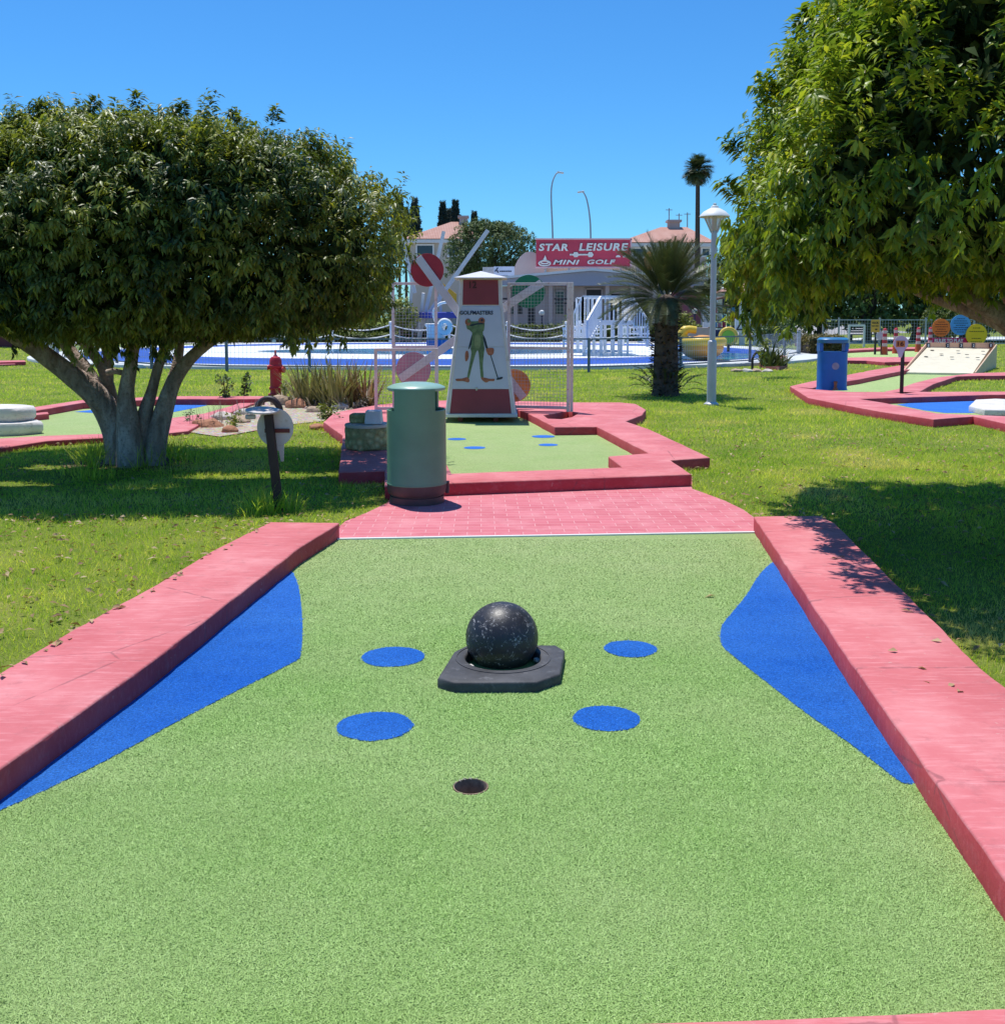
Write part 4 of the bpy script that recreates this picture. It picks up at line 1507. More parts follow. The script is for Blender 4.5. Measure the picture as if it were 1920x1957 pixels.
limb(mb, [(252, 905, Y - .25, 34), (249, 862, Y - .25, 30), (244, 800, Y - .22, 25), (242, 750, Y - .2, 18), (250, 700, Y - .2, 15), (257, 660, Y - .2, 14), (278, 630, Y - .2, 12), (300, 570, Y - .2, 9)], 12, 6, .10, .84)
limb(mb, [(268, 895, Y - .1, 28), (272, 840, Y - .1, 23), (278, 790, Y - .08, 17), (291, 745, Y - .05, 12), (303, 700, Y, 11), (320, 645, Y + .05, 10), (330, 580, Y + .1, 8)], 12, 6, .10, .84)
limb(mb, [(292, 900, Y - .12, 30), (298, 850, Y - .12, 26), (312, 790, Y - .1, 21), (330, 735, Y - .1, 17), (355, 695, Y - .1, 15), (392, 660, Y - .1, 13), (440, 632, Y - .15, 10), (520, 590, Y - .2, 7)], 12, 6, .10, .84)
limb(mb, [(322, 745, Y, 14), (338, 700, Y + .1, 12), (345, 650, Y + .2, 10), (350, 590, Y + .3, 8)], 12, 6, .10, .84)
limb(mb, [(262, 905, Y + .05, 42), (260, 870, Y + .05, 38), (258, 830, Y + .1, 28), (255, 800, Y + .12, 14)], 12, 6, .10, .84)
mb.build('trunk', M_bark, tl, 60)
c0 = (-3.74, 10.5, 2.12)
SUNGAPS = [(-2.35, 9.95, 1.0, .22, .1), (-4.7, 9.5, .75, .16, -.15), (-4.35, 10.55, .65, .22, 0), (-3.42, 10.62, .22, .2, 0), (-3.2, 9.25, .5, .10, .2)]


def sun_gap(P):
    """keep-mask: thin places in the crown that let the sun down to the lawn and the stems"""
    gx, gy = P[:, 0] + .15 * P[:, 2], P[:, 1] - .25 * P[:, 2]
    k = np.ones(len(P), bool)
    for cx, cy, a, b, t in SUNGAPS:
        dx, dy = gx - cx, gy - cy
        x, y = dx * math.cos(t) + dy * math.sin(t), -dx * math.sin(t) + dy * math.cos(t)
        q = (x / a) ** 2 + (y / b) ** 2 + .35 * np.sin(x * 9 + y * 23)
        k &= ~((q < 1) & (P[:, 1] > 9.0))
    return k


parts = []


def dense(P, N, per, twig, L, W, **k):
    T = N * .9 + rng.normal(size=P.shape) * .45 + np.array([0, 0, .15])
    return clusters(P, T, per, twig, L, W, **k)


P, N = crown_points(c0, 2.58, 2.05, 1.22, .62, 10500, 3.0, 2.4, .90, 1.01, .040, 7, 1.1, pw=1.4, keep=sun_gap, under=.24)
clr = np.clip(.14 + .10 * N[:, 2] + .80 * rng.random(len(P)) ** 1.8, 0, 1)  # tone lifted on upward sides, painting sunlit leaves into the colour
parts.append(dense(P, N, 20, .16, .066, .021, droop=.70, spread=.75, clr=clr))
for (u, v0, v1, Yy) in ((403, 235, 186, 9.5), (262, 222, 184, 9.6), (345, 225, 203, 9.5), (520, 240, 214, 9.6), (170, 215, 196, 9.5), (78, 215, 198, 9.5), (600, 290, 264, 9.6), (455, 235, 220, 9.5)):
    a, b = A(u, v0, Yy), A(u + 2, v1, Yy)
    for _ in range(2): parts.append(sprig(a + Vector((rng.uniform(-.07, .07), 0, 0)), b + Vector((rng.uniform(-.05, .05), 0, 0)), 7, .075, .026))


def strands(P, N, count, lo_, hi_, L, W, cond):
    """loose twigs hanging from the underside of a crown"""
    out = []
    sel_ = np.where((N[:, 2] < -.25) & cond)[0]
    for i in rng.choice(sel_, min(count, len(sel_)), replace=False):
        h_ = rng.uniform(lo_, hi_) * rng.random()
        n_ = 2 + int(h_ * 22)
        s_ = np.linspace(0, 1, n_)[:, None]
        pp = P[i] + np.array([rng.normal() * .05, rng.normal() * .05, -h_]) * s_ + rng.normal(size=(n_, 3)) * .02
        out.append(clusters(pp, np.repeat(np.array([[0, 0, -1.]]), n_, 0) + rng.normal(size=(n_, 3)) * .4, 9, .08, L, W, .8, .6))
    return out


parts += strands(P, N, 130, .12, .42, .066, .022, P[:, 1] < 10.5)
q_ = A(588, 635, 9.5)
i_ = np.argmin(((P - np.array(q_)) ** 2).sum(1))
for k_ in range(7):
    parts.append(clusters(P[i_][None] + np.array([[0, 0, -.06 * k_]]) + rng.normal(size=(3, 3)) * .02, np.repeat(np.array([[0, 0, -1.]]), 3, 0) + rng.normal(size=(3, 3)) * .5, 9, .08, .066, .022, .8, .6))
sel = np.where((N[:, 2] > .15))[0]
for i in rng.choice(sel, 170, replace=False):
    L_ = rng.uniform(.10, .30)
    parts.append(sprig(P[i], P[i] + unit(N[i] * .5 + np.array([0, 0, .9]) + rng.normal(size=3) * .3) * L_, 4 + int(L_ * 14), .066, .022))
V, T, r = join_arrays(parts)
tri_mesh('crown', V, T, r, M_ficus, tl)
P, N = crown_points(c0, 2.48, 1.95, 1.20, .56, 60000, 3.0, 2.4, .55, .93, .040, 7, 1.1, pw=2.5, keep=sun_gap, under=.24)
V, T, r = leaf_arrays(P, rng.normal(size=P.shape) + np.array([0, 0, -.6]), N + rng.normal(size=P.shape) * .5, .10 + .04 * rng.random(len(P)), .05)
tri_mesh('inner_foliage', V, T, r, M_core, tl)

# ------------------------------------------------------------------ right tree
T1 = Vector((4.55, 7.9, 0))
tr_ = thing('ficus_tree', 'big bright leafy ficus tree filling the upper right corner', 'tree', T1, 'trimmed ficus trees')
mb = MB()
limb(mb, [(2110, 905, 7.9, 60), (2100, 820, 7.9, 46), (2040, 700, 7.85, 34), (1960, 635, 7.8, 24), (1905, 597, 7.75, 19), (1850, 568, 7.7, 16), (1806, 528, 7.7, 14), (1760, 460, 7.7, 10)], 14)
limb(mb, [(2090, 800, 8.0, 40), (2000, 680, 8.3, 30), (1920, 620, 8.7, 20), (1850, 592, 9.1, 14), (1766, 563, 9.6, 9), (1690, 530, 10, 6)], 12)
limb(mb, [(2110, 800, 7.8, 40), (2140, 650, 7.6, 30), (2150, 520, 7.5, 24), (2100, 380, 7.4, 16)], 12)
limb(mb, [(1960, 632, 7.8, 16), (1925, 560, 7.9, 13), (1900, 500, 8.0, 10)], 10)
limb(mb, [(2100, 830, 7.9, 44), (2200, 640, 8.2, 30), (2300, 500, 8.6, 18)], 12)
mb.build('trunk', M_bark, tr_, 60)
c1_ = (4.54, 7.25, 2.4)
parts = []
P, N = crown_points(c1_, 2.70, 2.72, 2.06, .46, 13500, 6, 2.0, .91, 1.01, .032, 7, 2.3, pw=1.4, yaw=R(-6), under=.13)
clr = np.clip(.18 + .10 * N[:, 2] + .82 * rng.random(len(P)) ** 1.1, 0, 1)  # upward sides tinted lighter: sunlight put into the leaf colour
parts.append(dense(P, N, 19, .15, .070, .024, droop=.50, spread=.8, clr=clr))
for (u, v0, v1, Yy) in ((1392, 385, 352, 8.2), (1402, 300, 272, 8.2), (1462, 190, 168, 8.0), (1535, 60, 34, 7.8)):
    a, b = A(u + 14, v0, Yy), A(u - 4, v1, Yy)
    for _ in range(2): parts.append(sprig(a + Vector((rng.uniform(-.07, .07), 0, 0)), b + Vector((rng.uniform(-.05, .05), 0, 0)), 7, .095, .034))
parts += strands(P, N, 150, .12, .45, .074, .026, P[:, 0] < 4.6)
parts += strands(P, N, 150, .25, .75, .074, .026, (P[:, 0] / P[:, 1] < .33) & (P[:, 1] > 6.5))
sel = np.where((N[:, 2] > -.2) & (P[:, 0] < 4.6))[0]
for i in rng.choice(sel, 260, replace=False):
    L_ = rng.uniform(.10, .28)
    parts.append(sprig(P[i], P[i] + unit(N[i] * .8 + np.array([0, 0, .5]) + rng.normal(size=3) * .35) * L_, 4 + int(L_ * 14), .074, .026))
V, T, r = join_arrays(parts)
tri_mesh('crown', V, T, r, M_ficus2, tr_)
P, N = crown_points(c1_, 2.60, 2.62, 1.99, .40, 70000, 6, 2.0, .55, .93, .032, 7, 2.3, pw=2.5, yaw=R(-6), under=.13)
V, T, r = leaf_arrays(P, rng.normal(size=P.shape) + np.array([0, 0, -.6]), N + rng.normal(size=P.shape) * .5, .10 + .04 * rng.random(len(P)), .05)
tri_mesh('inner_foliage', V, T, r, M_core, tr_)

# ------------------------------------------------------------------ cycad
def frond_arrays(base, az, el, L, bend, nl, ll, lw, vee=.5):
    """pinnate fronds; arrays over fronds"""
    n = len(az)
    s = np.linspace(0.0, 1, 9)
    ang = el[:, None] - bend[:, None] * s[None] ** 1.4
    hx = np.cumsum(np.cos(ang), 1) * (L[:, None] / 9)
    hz = np.cumsum(np.sin(ang), 1) * (L[:, None] / 9)
    R3 = np.stack([base[:, None, 0] + hx * np.cos(az)[:, None], base[:, None, 1] + hx * np.sin(az)[:, None], base[:, None, 2] + hz], 2)
    Vs, Ts, o = [], [], 0
    side = np.stack([-np.sin(az), np.cos(az), np.zeros(n)], 1)
    tt = np.linspace(.12, .98, nl)
    ix = tt * 8
    i0 = np.clip(ix.astype(int), 0, 7)
    fr = (ix - i0)[None, :, None]
    Pp = R3[:, i0] * (1 - fr) + R3[:, i0 + 1] * fr
    Tn = unit(R3[:, i0 + 1] - R3[:, i0])
    Up = unit(np.cross(np.broadcast_to(side[:, None], Tn.shape), Tn))
    Up = Up * np.sign(Up[..., 2:3] + 1e-6)
    prof = (np.sin(PI * (.12 + .80 * tt)) ** .7)[None, :, None]
    for sg in (-1, 1):
        D = unit(Tn * .75 + side[:, None] * sg * .8 + Up * vee)
        tip = Pp + D * ll * prof * (L[:, None, None] ** .5) + rng.normal(size=Pp.shape) * .008
        a = Pp - Tn * lw / 2
        b = Pp + Tn * lw / 2
        m = n * nl
        Vs.append(np.stack([a, b, tip], 2).reshape(-1, 3))
        Ts.append(np.arange(m * 3).reshape(-1, 3) + o)
        o += m * 3
    # rachis ribbons
    w = .012
    a, b = R3 - side[:, None] * w, R3 + side[:, None] * w
    q = np.stack([a, b], 2).reshape(n, -1, 3)
    Vs.append(q.reshape(-1, 3))
    k = np.arange(8)
    tri = np.concatenate([np.stack([2 * k, 2 * k + 1, 2 * k + 2], 1), np.stack([2 * k + 1, 2 * k + 3, 2 * k + 2], 1)])
    Ts.append((tri[None] + (np.arange(n) * 18)[:, None, None]).reshape(-1, 3) + o)
    return np.concatenate(Vs), np.concatenate(Ts)


M_cyc = leaf_mat('cycad_leaf', [(0, (.022, .042, .020)), (.5, (.044, .074, .028)), (.8, (.09, .115, .042)), (.95, (.18, .17, .075)), (1, (.22, .19, .09))], .40, .1, .5)
Cc = G(1271, 757, 0)
tc = thing('cycad', 'stout shaggy sago palm with a dark spreading frond head beside the lamp post', 'palm', Cc)
zt = 1.86
n = 150
az = rng.random(n) * 2 * PI
q = rng.random(n) ** .85
el = R(88) - q * R(98)
V, T = frond_arrays(np.array(Cc) + np.stack([.10 * np.cos(az), .10 * np.sin(az), zt + .1 * (1 - q)], 1), az, el, 1.06 + .24 * rng.random(n), R(16) + q * R(22) + rng.random(n) * R(14), 46, .22, .014, .35)
tri_mesh('crown', V, T, np.clip(.15 + .55 * rng.random(len(V) // 3 + 1).repeat(3)[:len(V)], 0, 1), M_cyc, tc)
mb = MB()
mb.lathe(Cc, [(.29, -.02), (.25, .15), (.24, .7), (.225, 1.15), (.23, 1.6), (.22, 1.88), (.05, 1.98)], 22)
mb.build('trunk', M_dbark, tc, 60)
ns = 520
a_ = rng.random(ns) * 2 * PI
z_ = rng.random(ns) * 1.92
rr_ = .225 - .006 * z_
P = np.array(Cc) + np.stack([rr_ * np.cos(a_), rr_ * np.sin(a_), z_], 1)
D = np.stack([np.cos(a_), np.sin(a_), rng.uniform(-.5, .9, ns)], 1)
V, T, r = leaf_arrays(P, D, np.array([0, 0, 1.]) + rng.normal(size=P.shape) * .2, 0.10 + .07 * rng.random(ns), .05, curl=.1, fold=-.25)
tri_mesh('leaf_bases', V, T, r, leaf_mat('cycad_stub', [(0, (.025, .018, .015)), (.5, (.06, .045, .036)), (.9, (.12, .085, .065)), (1, (.16, .11, .08))], .9, 0, .1), tc)
mb = MB()
q = A(1240, 499, Cc.y - .15)
mb.sphere(q, .095, 16, 10, (1, 1, 1.9))
mb.build('seed_cone', vary('orange_tan_cone', (.55, .30, .13), .35, 26, .85, .6, 60, .02, .1), tc, 60)
n = 34
az = rng.random(n) * 2 * PI
V, T = frond_arrays(np.array(Cc) + np.stack([.33 * np.cos(az), .33 * np.sin(az), .05 + .3 * rng.random(n)], 1), az, R(20) + rng.random(n) * R(50), .35 + .25 * rng.random(n), R(40) + rng.random(n) * R(30), 26, .13, .014, .3)
tri_mesh('sucker_fronds', V, T, np.clip(.1 + .3 * rng.random(len(V)), 0, 1), M_cyc, tc)


# ------------------------------------------------------------------ ribbon leaved plants
def ribbon_arrays(P, az, el, L, W, bend, seg=5):
    n = len(P)
    s = np.linspace(0, 1, seg + 1)
    ang = el[:, None] - bend[:, None] * s[None] ** 1.3
    hx = np.concatenate([np.zeros((n, 1)), np.cumsum(np.cos(ang[:, :-1]), 1) * (L[:, None] / seg)], 1)
    hz = np.concatenate([np.zeros((n, 1)), np.cumsum(np.sin(ang[:, :-1]), 1) * (L[:, None] / seg)], 1)
    C = np.stack([P[:, None, 0] + hx * np.cos(az)[:, None], P[:, None, 1] + hx * np.sin(az)[:, None], P[:, None, 2] + hz], 2)
    side = np.stack([-np.sin(az), np.cos(az), np.zeros(n)], 1)[:, None]
    w = (W[:, None] * np.clip(1.15 - s[None], .03, 1) / 2)[..., None]
    q = np.stack([C - side * w, C + side * w], 2).reshape(n, -1, 3)
    k = np.arange(seg)
    tri = np.concatenate([np.stack([2 * k, 2 * k + 1, 2 * k + 2], 1), np.stack([2 * k + 1, 2 * k + 3, 2 * k + 2], 1)])
    return q.reshape(-1, 3), (tri[None] + (np.arange(n) * (2 * seg + 2))[:, None, None]).reshape(-1, 3), np.repeat(rng.random(n), 2 * seg + 2)


M_aloe = leaf_mat('olive_spiky_leaf', [(0, (.08, .085, .03)), (.5, (.19, .18, .065)), (.8, (.33, .29, .13)), (1, (.46, .37, .2))], .5, .1, .3)
M_aloe_r = leaf_mat('reddish_spiky_leaf', [(0, (.07, .045, .025)), (.5, (.16, .10, .05)), (.8, (.30, .17, .10)), (1, (.40, .26, .17))], .5, .1, .3)
M_dead = leaf_mat('silvery_dry_leaf', [(0, (.10, .075, .065)), (.5, (.26, .21, .18)), (.8, (.45, .38, .34)), (1, (.58, .52, .46))], .8, .05, .1)


def spiky(u, v, n, L, W, el, rad, mat, label, grp='spiky plants in the rock bed', name='spiky_plant', cat='plant', bend=(R(5), R(40)), z=0):
    c = G(u, v, z)
    az = rng.random(n) * 2 * PI
    r = rad * np.sqrt(rng.random(n))
    P = np.array(c) + np.stack([r * np.cos(az), r * np.sin(az), 0 * az], 1)
    V, T, rn = ribbon_arrays(P, az + rng.normal(size=n) * .5, rng.uniform(el[0], el[1], n), L * rng.uniform(.65, 1.1, n), W * rng.uniform(.7, 1.2, n), rng.uniform(*bend, n))
    V[:, 2] = np.maximum(V[:, 2], .015)
    o = tri_mesh(name, V - np.array(c), T, rn, mat)
    o.location = c
    return tag(o, label, cat, grp)


spiky(590, 775, 120, .82, .045, (R(52), R(90)), .30, M_aloe, 'leftmost olive spiky aloe clump in the rock bed')
spiky(643, 778, 150, .86, .045, (R(52), R(90)), .30, M_aloe, 'tallest olive spiky aloe clump, middle of the rock bed')
spiky(694, 776, 110, .80, .045, (R(45), R(88)), .26, M_aloe_r, 'reddish spiky aloe clump next to the mesh panel')
spiky(606, 779, 60, .36, .035, (R(10), R(60)), .18, M_dead, 'silvery dry leaf heap at the foot of the left aloe', bend=(R(40), R(90)))
spiky(668, 780, 90, .42, .035, (R(10), R(70)), .26, M_dead, 'pinkish dry leaf heap below the reddish aloe', bend=(R(50), R(110)))
spiky(547, 766, 30, .28, .03, (R(30), R(80)), .12, M_aloe, 'small yellowish succulent beside the hydrant foot')


def leafy(u, v, h, w, n, L, W, mat, label, cat='shrub', name='leafy_shrub', grp=None, z=0, stems=4, per=10, c=None):
    c = Vector(c) if c is not None else G(u, v, z)
    t = thing(name, label, cat, c, grp)
    mb = MB()
    pts = []
    for _ in range(stems):
        a = rng.random() * 2 * PI
        tip = Vector(c) + Vector((math.cos(a) * w * .35, math.sin(a) * w * .35, h * rng.uniform(.7, 1)))
        mb.tube([c, (Vector(c) + tip) / 2 + Vector((0, 0, h * .1)), tip], [h * .02, h * .015, h * .006], 5)
        for _ in range(max(1, n // stems)):
            s = rng.uniform(.2, 1)
            pts.append(np.array(Vector(c).lerp(tip, s)) + rng.normal(size=3) * w * .11)
    mb.build('stem', M_dbark, t)
    pts = np.array(pts)
    V, T, r = clusters(pts, rng.normal(size=pts.shape) + np.array([0, 0, .6]), per, L, L, W, .2, .9)
    tri_mesh('foliage', V, T, r, mat, t)
    return t


M_shrub = leaf_mat('garden_shrub_leaf', [(0, (.03, .06, .02)), (.5, (.07, .12, .035)), (.8, (.14, .19, .06)), (1, (.25, .26, .1))], .5, .2, .4)
M_yel = leaf_mat('yellow_green_leaf', [(0, (.08, .11, .02)), (.5, (.17, .20, .03)), (.8, (.28, .29, .05)), (1, (.4, .36, .08))], .5, .2, .4)
gb = 'small leafy plants in the rock bed'
leafy(432, 772, .52, .30, 22, .07, .035, M_shrub, 'upright leafy plant at the left back of the rock bed', grp=gb, stems=3)
leafy(465, 768, .48, .28, 20, .07, .035, M_shrub, 'leafy plant between the hydrant and the left back plant', grp=gb, stems=3)
leafy(546, 762, .34, .25, 18, .06, .03, M_yel, 'yellowish bushy plant right of the hydrant', grp=gb, stems=4)
leafy(370, 810, .12, .28, 10, .05, .025, M_shrub, 'low green tuft on the pink path wedge edge', grp=gb, stems=4)
leafy(445, 815, .16, .3, 12, .05, .025, M_yel, 'low yellow green plant among the pale rocks', grp=gb, stems=4)
leafy(625, 801, .22, .4, 26, .06, .03, M_yel, 'yellow green weed clump by the pink path end', grp=gb, stems=5)
leafy(648, 815, .14, .2, 10, .05, .03, M_shrub, 'small broad leaved weed touching the mossy stone drum', grp=gb, stems=4)
for (u, v, lb) in ((395, 815, 'dry bare twigs at the left of the rock bed'), (436, 806, 'dry bare twigs behind the pale rocks'), (470, 800, 'dry bare twigs left of the bent pipe')):
    spiky(u, v, 26, .34, .010, (R(55), R(90)), .22, M_dead, lb, 'dry twigs in the rock bed', 'dry_twigs', 'twigs', (0, R(20)))
spiky(1470, 700, 60, .75, .06, (R(30), R(85)), .16, M_cyc, 'dark green succulent rosette in the brick planter', 'planter succulents', 'succulent', 'plant', (R(10), R(50)), .3)
spiky(1490, 699, 40, .55, .06, (R(30), R(80)), .12, M_cyc, 'smaller succulent at the right end of the brick planter', 'planter succulents', 'succulent', 'plant', (R(10), R(50)), .3)
leafy(1453, 703, .7, .4, 20, .09, .04, M_yel, 'thin yellowish plant at the left end of the brick planter', z=.3, stems=3)
# ------------------------------------------------------------------ pool
def oval(cx, cy, a, b, n=72, p=2.0):
    out = []
    for k in range(n):
        t = 2 * PI * k / n
        c, s_ = math.cos(t), math.sin(t)
        out.append((cx + a * math.copysign(abs(c) ** (2 / p), c), cy + b * math.copysign(abs(s_) ** (2 / p), s_)))
    return out


M_deck = vary('pale_pool_deck', (.62, .64, .62), .08, .6, .8, .1, spec=.2)
M_poolwhite = vary('white_pool_floor', (.76, .77, .76), .05, .5, .6, .05)
M_poolblue = vary('blue_pool_paint', (.006, .065, .40), .25, .35, .5, .05)
M_pave = vary('grey_paving', (.34, .32, .31), .15, .4, .9, .1, spec=.2)
M_water = NT('pool_water')
M_water.color(M_water.ramp(M_water.noise(.35, 4), (.35, (.01, .13, .52)), (.7, (.06, .36, .66))))
M_water.set(Roughness=.08, Specular_IOR_Level=.5)
M_water.bump(M_water.noise(3.5, 3), .25, .05)
deck = block(oval(-2.8, 44.5, 15.6, 14.8, p=2.4))
tag(link_mesh('pool_deck', plate([deck], -.02, .10, .02), M_deck), kind='structure')
tag(link_mesh('pool_floor', sheet(oval(-2.9, 44.3, 13.9, 13.5, p=2.3), .104), M_poolblue), kind='structure')
tag(link_mesh('pool_floor', sheet(oval(-2.7, 44.9, 12.0, 9.6, p=2.3), .108), M_poolwhite), kind='structure')
tag(link_mesh('water', sheet(oval(-2.4, 43.4, 7.9, 3.9, p=1.7), .112), M_water.mat), kind='structure')
tag(link_mesh('water', sheet([A(u, v, 0)[:2] if 0 else G(u, v, .112) for u, v in ((1383, 674), (1434, 676), (1430, 684), (1384, 688), (1300, 690), (1300, 680))], .113), M_water.mat), kind='structure')
pav = [(-60, 60), (13.5, 59), (13.5, 74), (40, 100), (60, 180), (-60, 180)]
tag(link_mesh('pavement', sheet(pav, .004), M_pave), kind='structure')
BLOCK.append(np.array(pav))
tag(link_mesh('path', sheet(block([G(*p) for p in ((1570, 652), (1660, 645), (1925, 644), (1925, 652), (1700, 653), (1575, 658))]), .02), M_deck), kind='structure')

# ---- fence round the pool
M_pf = vary('grey_blue_fence_paint', (.16, .19, .24), .15, 3, .5, .08)
M_pfw = vary('pale_fence_wire', (.52, .55, .60), .1, 3, .5, 0)
fpts = [(-24, 50), (-19.6, 43), (-15.5, 36), (-10.4, 30.6), (-7.8, 29.2), (-3, 28.6), (2.4, 28.7), (5.2, 30.2), (7.9, 33), (11.6, 40.5)]
flab = ['far left curved stretch of grey pool fence behind the left tree', 'grey pool fence stretch behind the left tree stems', 'grey pool fence stretch right of the left tree trunk', 'short grey pool fence stretch left of the hydrant',
        'grey pool fence stretch behind the spiky plants', 'grey pool fence stretch behind the windmill', 'grey pool fence stretch behind the sago palm', 'grey pool fence stretch behind the lamp post', 'receding grey pool fence stretch beside the brick planter']
for i, (a, b) in enumerate(zip(fpts[1:], fpts[2:])):
    a, b = Vector((*a, 0)), Vector((*b, 0))
    d = b - a
    L = d.length
    d.normalize()
    t = thing('pool_fence', flab[i + 1], 'fence', a, 'pool fence stretches')
    np_ = max(1, round(L / 2.6))
    for k in range(np_ + (i == 7)):
        p = a + d * (L * k / np_)
        mb = MB()
        w = .13 if i == 7 and k == np_ else .075
        mb.bar(p - Vector((0, 0, .05)), p + Vector((0, 0, 1.0 if w > .1 else .96)), w, up=(0, 1, 0))
        mb.build('post', M_pf if w < .1 else M_grey_metal, t)
    for z in (.93, .16):
        mb = MB()
        mb.bar(a + Vector((0, 0, z)), b + Vector((0, 0, z)), .04)
        mb.build('rail', M_pf, t)
    mb = MB()
    for k in range(1, int(L / .12)):
        p = a + d * k * .12
        mb.bar(p + Vector((0, 0, .18)), p + Vector((0, 0, .91)), .006, up=(0, 1, 0))
    for z in (.35, .54, .73):
        mb.bar(a + Vector((0, 0, z)), b + Vector((0, 0, z)), .006)
    mb.build('wire_mesh', M_pfw, t)

# ---- rope barrier behind the pool
M_rope = vary('white_rope', (.74, .73, .70), .05, 9, .8, 0)
ORD = ('first', 'second', 'third', 'fourth', 'fifth', 'sixth', 'seventh', 'eighth', 'ninth')
rx = [-19.5 + 3.3 * k for k in range(9)]
for i, x in enumerate(rx):
    b = Vector((x, 58.4 + .0 * i, .10))
    mb = MB()
    mb.lathe(b, [(.11, 0), (.11, .12), (.07, .14), (.07, 1.05), (.11, 1.06), (.11, 1.14), (.05, 1.20)], 10)
    tag(mb.build('rope_post', M_white, None, 40, origin=b), ORD[i] + ' white rope barrier post from the left on the far pool edge', 'post', 'rope barrier posts')
    if i:
        p, q = Vector((rx[i - 1], 58.4, .1)), b
        mb = MB()
        for z, sag in ((1.0, .32), (.45, .25)):
            mb.tube([p.lerp(q, s) + Vector((0, 0, z - sag * 4 * s * (1 - s))) for s in [k / 8 for k in range(9)]], .035, 5)
        tag(mb.build('sagging_rope', M_rope, None, 60, origin=p), ORD[i - 1] + ' pair of sagging white ropes from the left, between posts at the far pool edge', 'rope', 'rope barrier ropes')

# ---- white raised deck with railings
M_rail = vary('white_railing_paint', (.78, .78, .80), .04, 3, .45, .05)
zD, yD0, yD1 = 1.30, 38.0, 41.2
f = lambda u, y: A(u, 600, y).x
tD = thing('railed_platform', 'white raised platform with railings and stairs in the pool left of the sago palm', 'platform', (f(1160, yD0), yD0, .1))
x0, x1 = f(1113, yD0), f(1207, yD0)
mb = MB()
mb.box(((x0 + x1) / 2, (yD0 + yD1) / 2, zD), (x1 - x0, yD1 - yD0, .12))
mb.build('deck_floor', M_rail, tD, bevel=.01)
for u in (1149, 1172, 1187, 1200, 1116):
    for y in (yD0 + .08, yD1 - .1):
        mb = MB()
        mb.bar((f(u, yD0), y, .1), (f(u, yD0), y, zD - .06), .11 if u != 1200 else .07, up=(0, 1, 0))
        mb.build('leg', M_rail, tD)


def railing(a, b, h, parent, name='railing', st=.16):
    a, b = Vector(a), Vector(b)
    mb = MB()
    mb.bar(a + Vector((0, 0, h)), b + Vector((0, 0, h)), .07)
    mb.bar(a + Vector((0, 0, .08)), b + Vector((0, 0, .08)), .05)
    L = (b - a).length
    n = int(L / st)
    for k in range(n + 1):
        p = a.lerp(b, k / max(1, n))
        mb.bar(p, p + Vector((0, 0, h)), .042 if k not in (0, n) else .07, up=(0, 1, 0))
    return mb.build(name, M_rail, parent)


railing((x0, yD0, zD), (x1, yD0, zD), .98, tD)
railing((x0, yD1, zD), (x1, yD1, zD), .98, tD)
railing((x1, yD0, zD), (x1, yD1, zD), .98, tD)
railing((f(1092, yD0), yD0 - .0, .55), (x0, yD0, zD), .98, tD, 'stair_railing')
railing((f(1116, yD0) - .0, yD0 - 1.3, .45), (f(1147, yD0), yD0 - .02, zD + .02), .95, tD, 'stair_railing')
railing((x1, yD0 - .02, zD - .02), (f(1234, yD0), yD0 - .4, .45), .98, tD, 'stair_railing')
for k in range(4):
    mb = MB()
    mb.box((x0 - .12 - k * .09, yD0 + .55, zD - .12 - k * .19), (.24, 1.0, .05))
    mb.build('step', M_rail, tD)
    mb = MB()
    mb.box((x1 + .12 + k * .10, yD0 + .3, zD - .12 - k * .19), (.24, 1.0, .05))
    mb.build('step', M_rail, tD)


def picnic(u, v, lab, w=1.5):
    c = G(u, v, .1)
    t = thing('picket_bench', lab, 'bench', c, 'white slatted benches by the pool')
    mb = MB()
    mb.box(c + Vector((0, 0, .42)), (w, .45, .06))
    mb.build('seat', M_rail, t)
    mb = MB()
    mb.box(c + Vector((0, .22, .92)), (w, .05, .10))
    mb.box(c + Vector((0, .22, .60)), (w, .05, .08))
    for k in range(8):
        mb.box(c + Vector((-w / 2 + .06 + k * (w - .12) / 7, .225, .72)), (.06, .04, .42))
    mb.build('backrest', M_rail, t)
    for s_ in (-1, 1):
        mb = MB()
        mb.box(c + Vector((s_ * (w / 2 - .05), 0, .22)), (.07, .42, .40))
        mb.build('leg', M_rail, t)


picnic(1121, 661, 'white slatted bench under the left stair of the white platform', 1.6)
picnic(1215, 661, 'white slatted bench under the right stair of the white platform', 1.4)
picnic(1098, 667, 'low white slatted bench at the pool edge right of the mesh panel', 1.1)

# ---- play pieces
M_yel_pl = vary('yellow_play_plastic', (.72, .50, .06), .08, 2, .4, .05)
M_org_pl = vary('orange_play_plastic', (.74, .33, .05), .08, 2, .4, .05)
M_blu_pl = vary('blue_play_plastic', (.02, .16, .45), .1, 2, .4, .05)
c = G(1340, 688, .1)
t = thing('play_boat', 'yellow and orange inflatable play boat on the pool deck behind the lamp post', 'inflatable', c)
mb = MB()
mb.sphere(c + Vector((0, 0, .42)), 1, 20, 12, (.72, .9, .42))
mb.build('hull', M_org_pl, t, 60)
mb = MB()
ringp = [c + Vector((.66 * math.cos(a), .8 * math.sin(a), .62)) for a in [2 * PI * k / 24 for k in range(25)]]
mb.tube(ringp, .16, 10)
mb.build('rim_tube', M_yel_pl, t, 60)
mb = MB()
mb.tube([tuple(p) for p in cr([c + Vector((-.5, 0, .6)), c + Vector((-.66, 0, .85)), c + Vector((-.5, 0, 1.02)), c + Vector((-.2, 0, 1.0))], 5)], [.16] * 10 + [.13] * 6, 10)
mb.build('tail', M_yel_pl, t, 60)
c = G(1295, 697, .1)
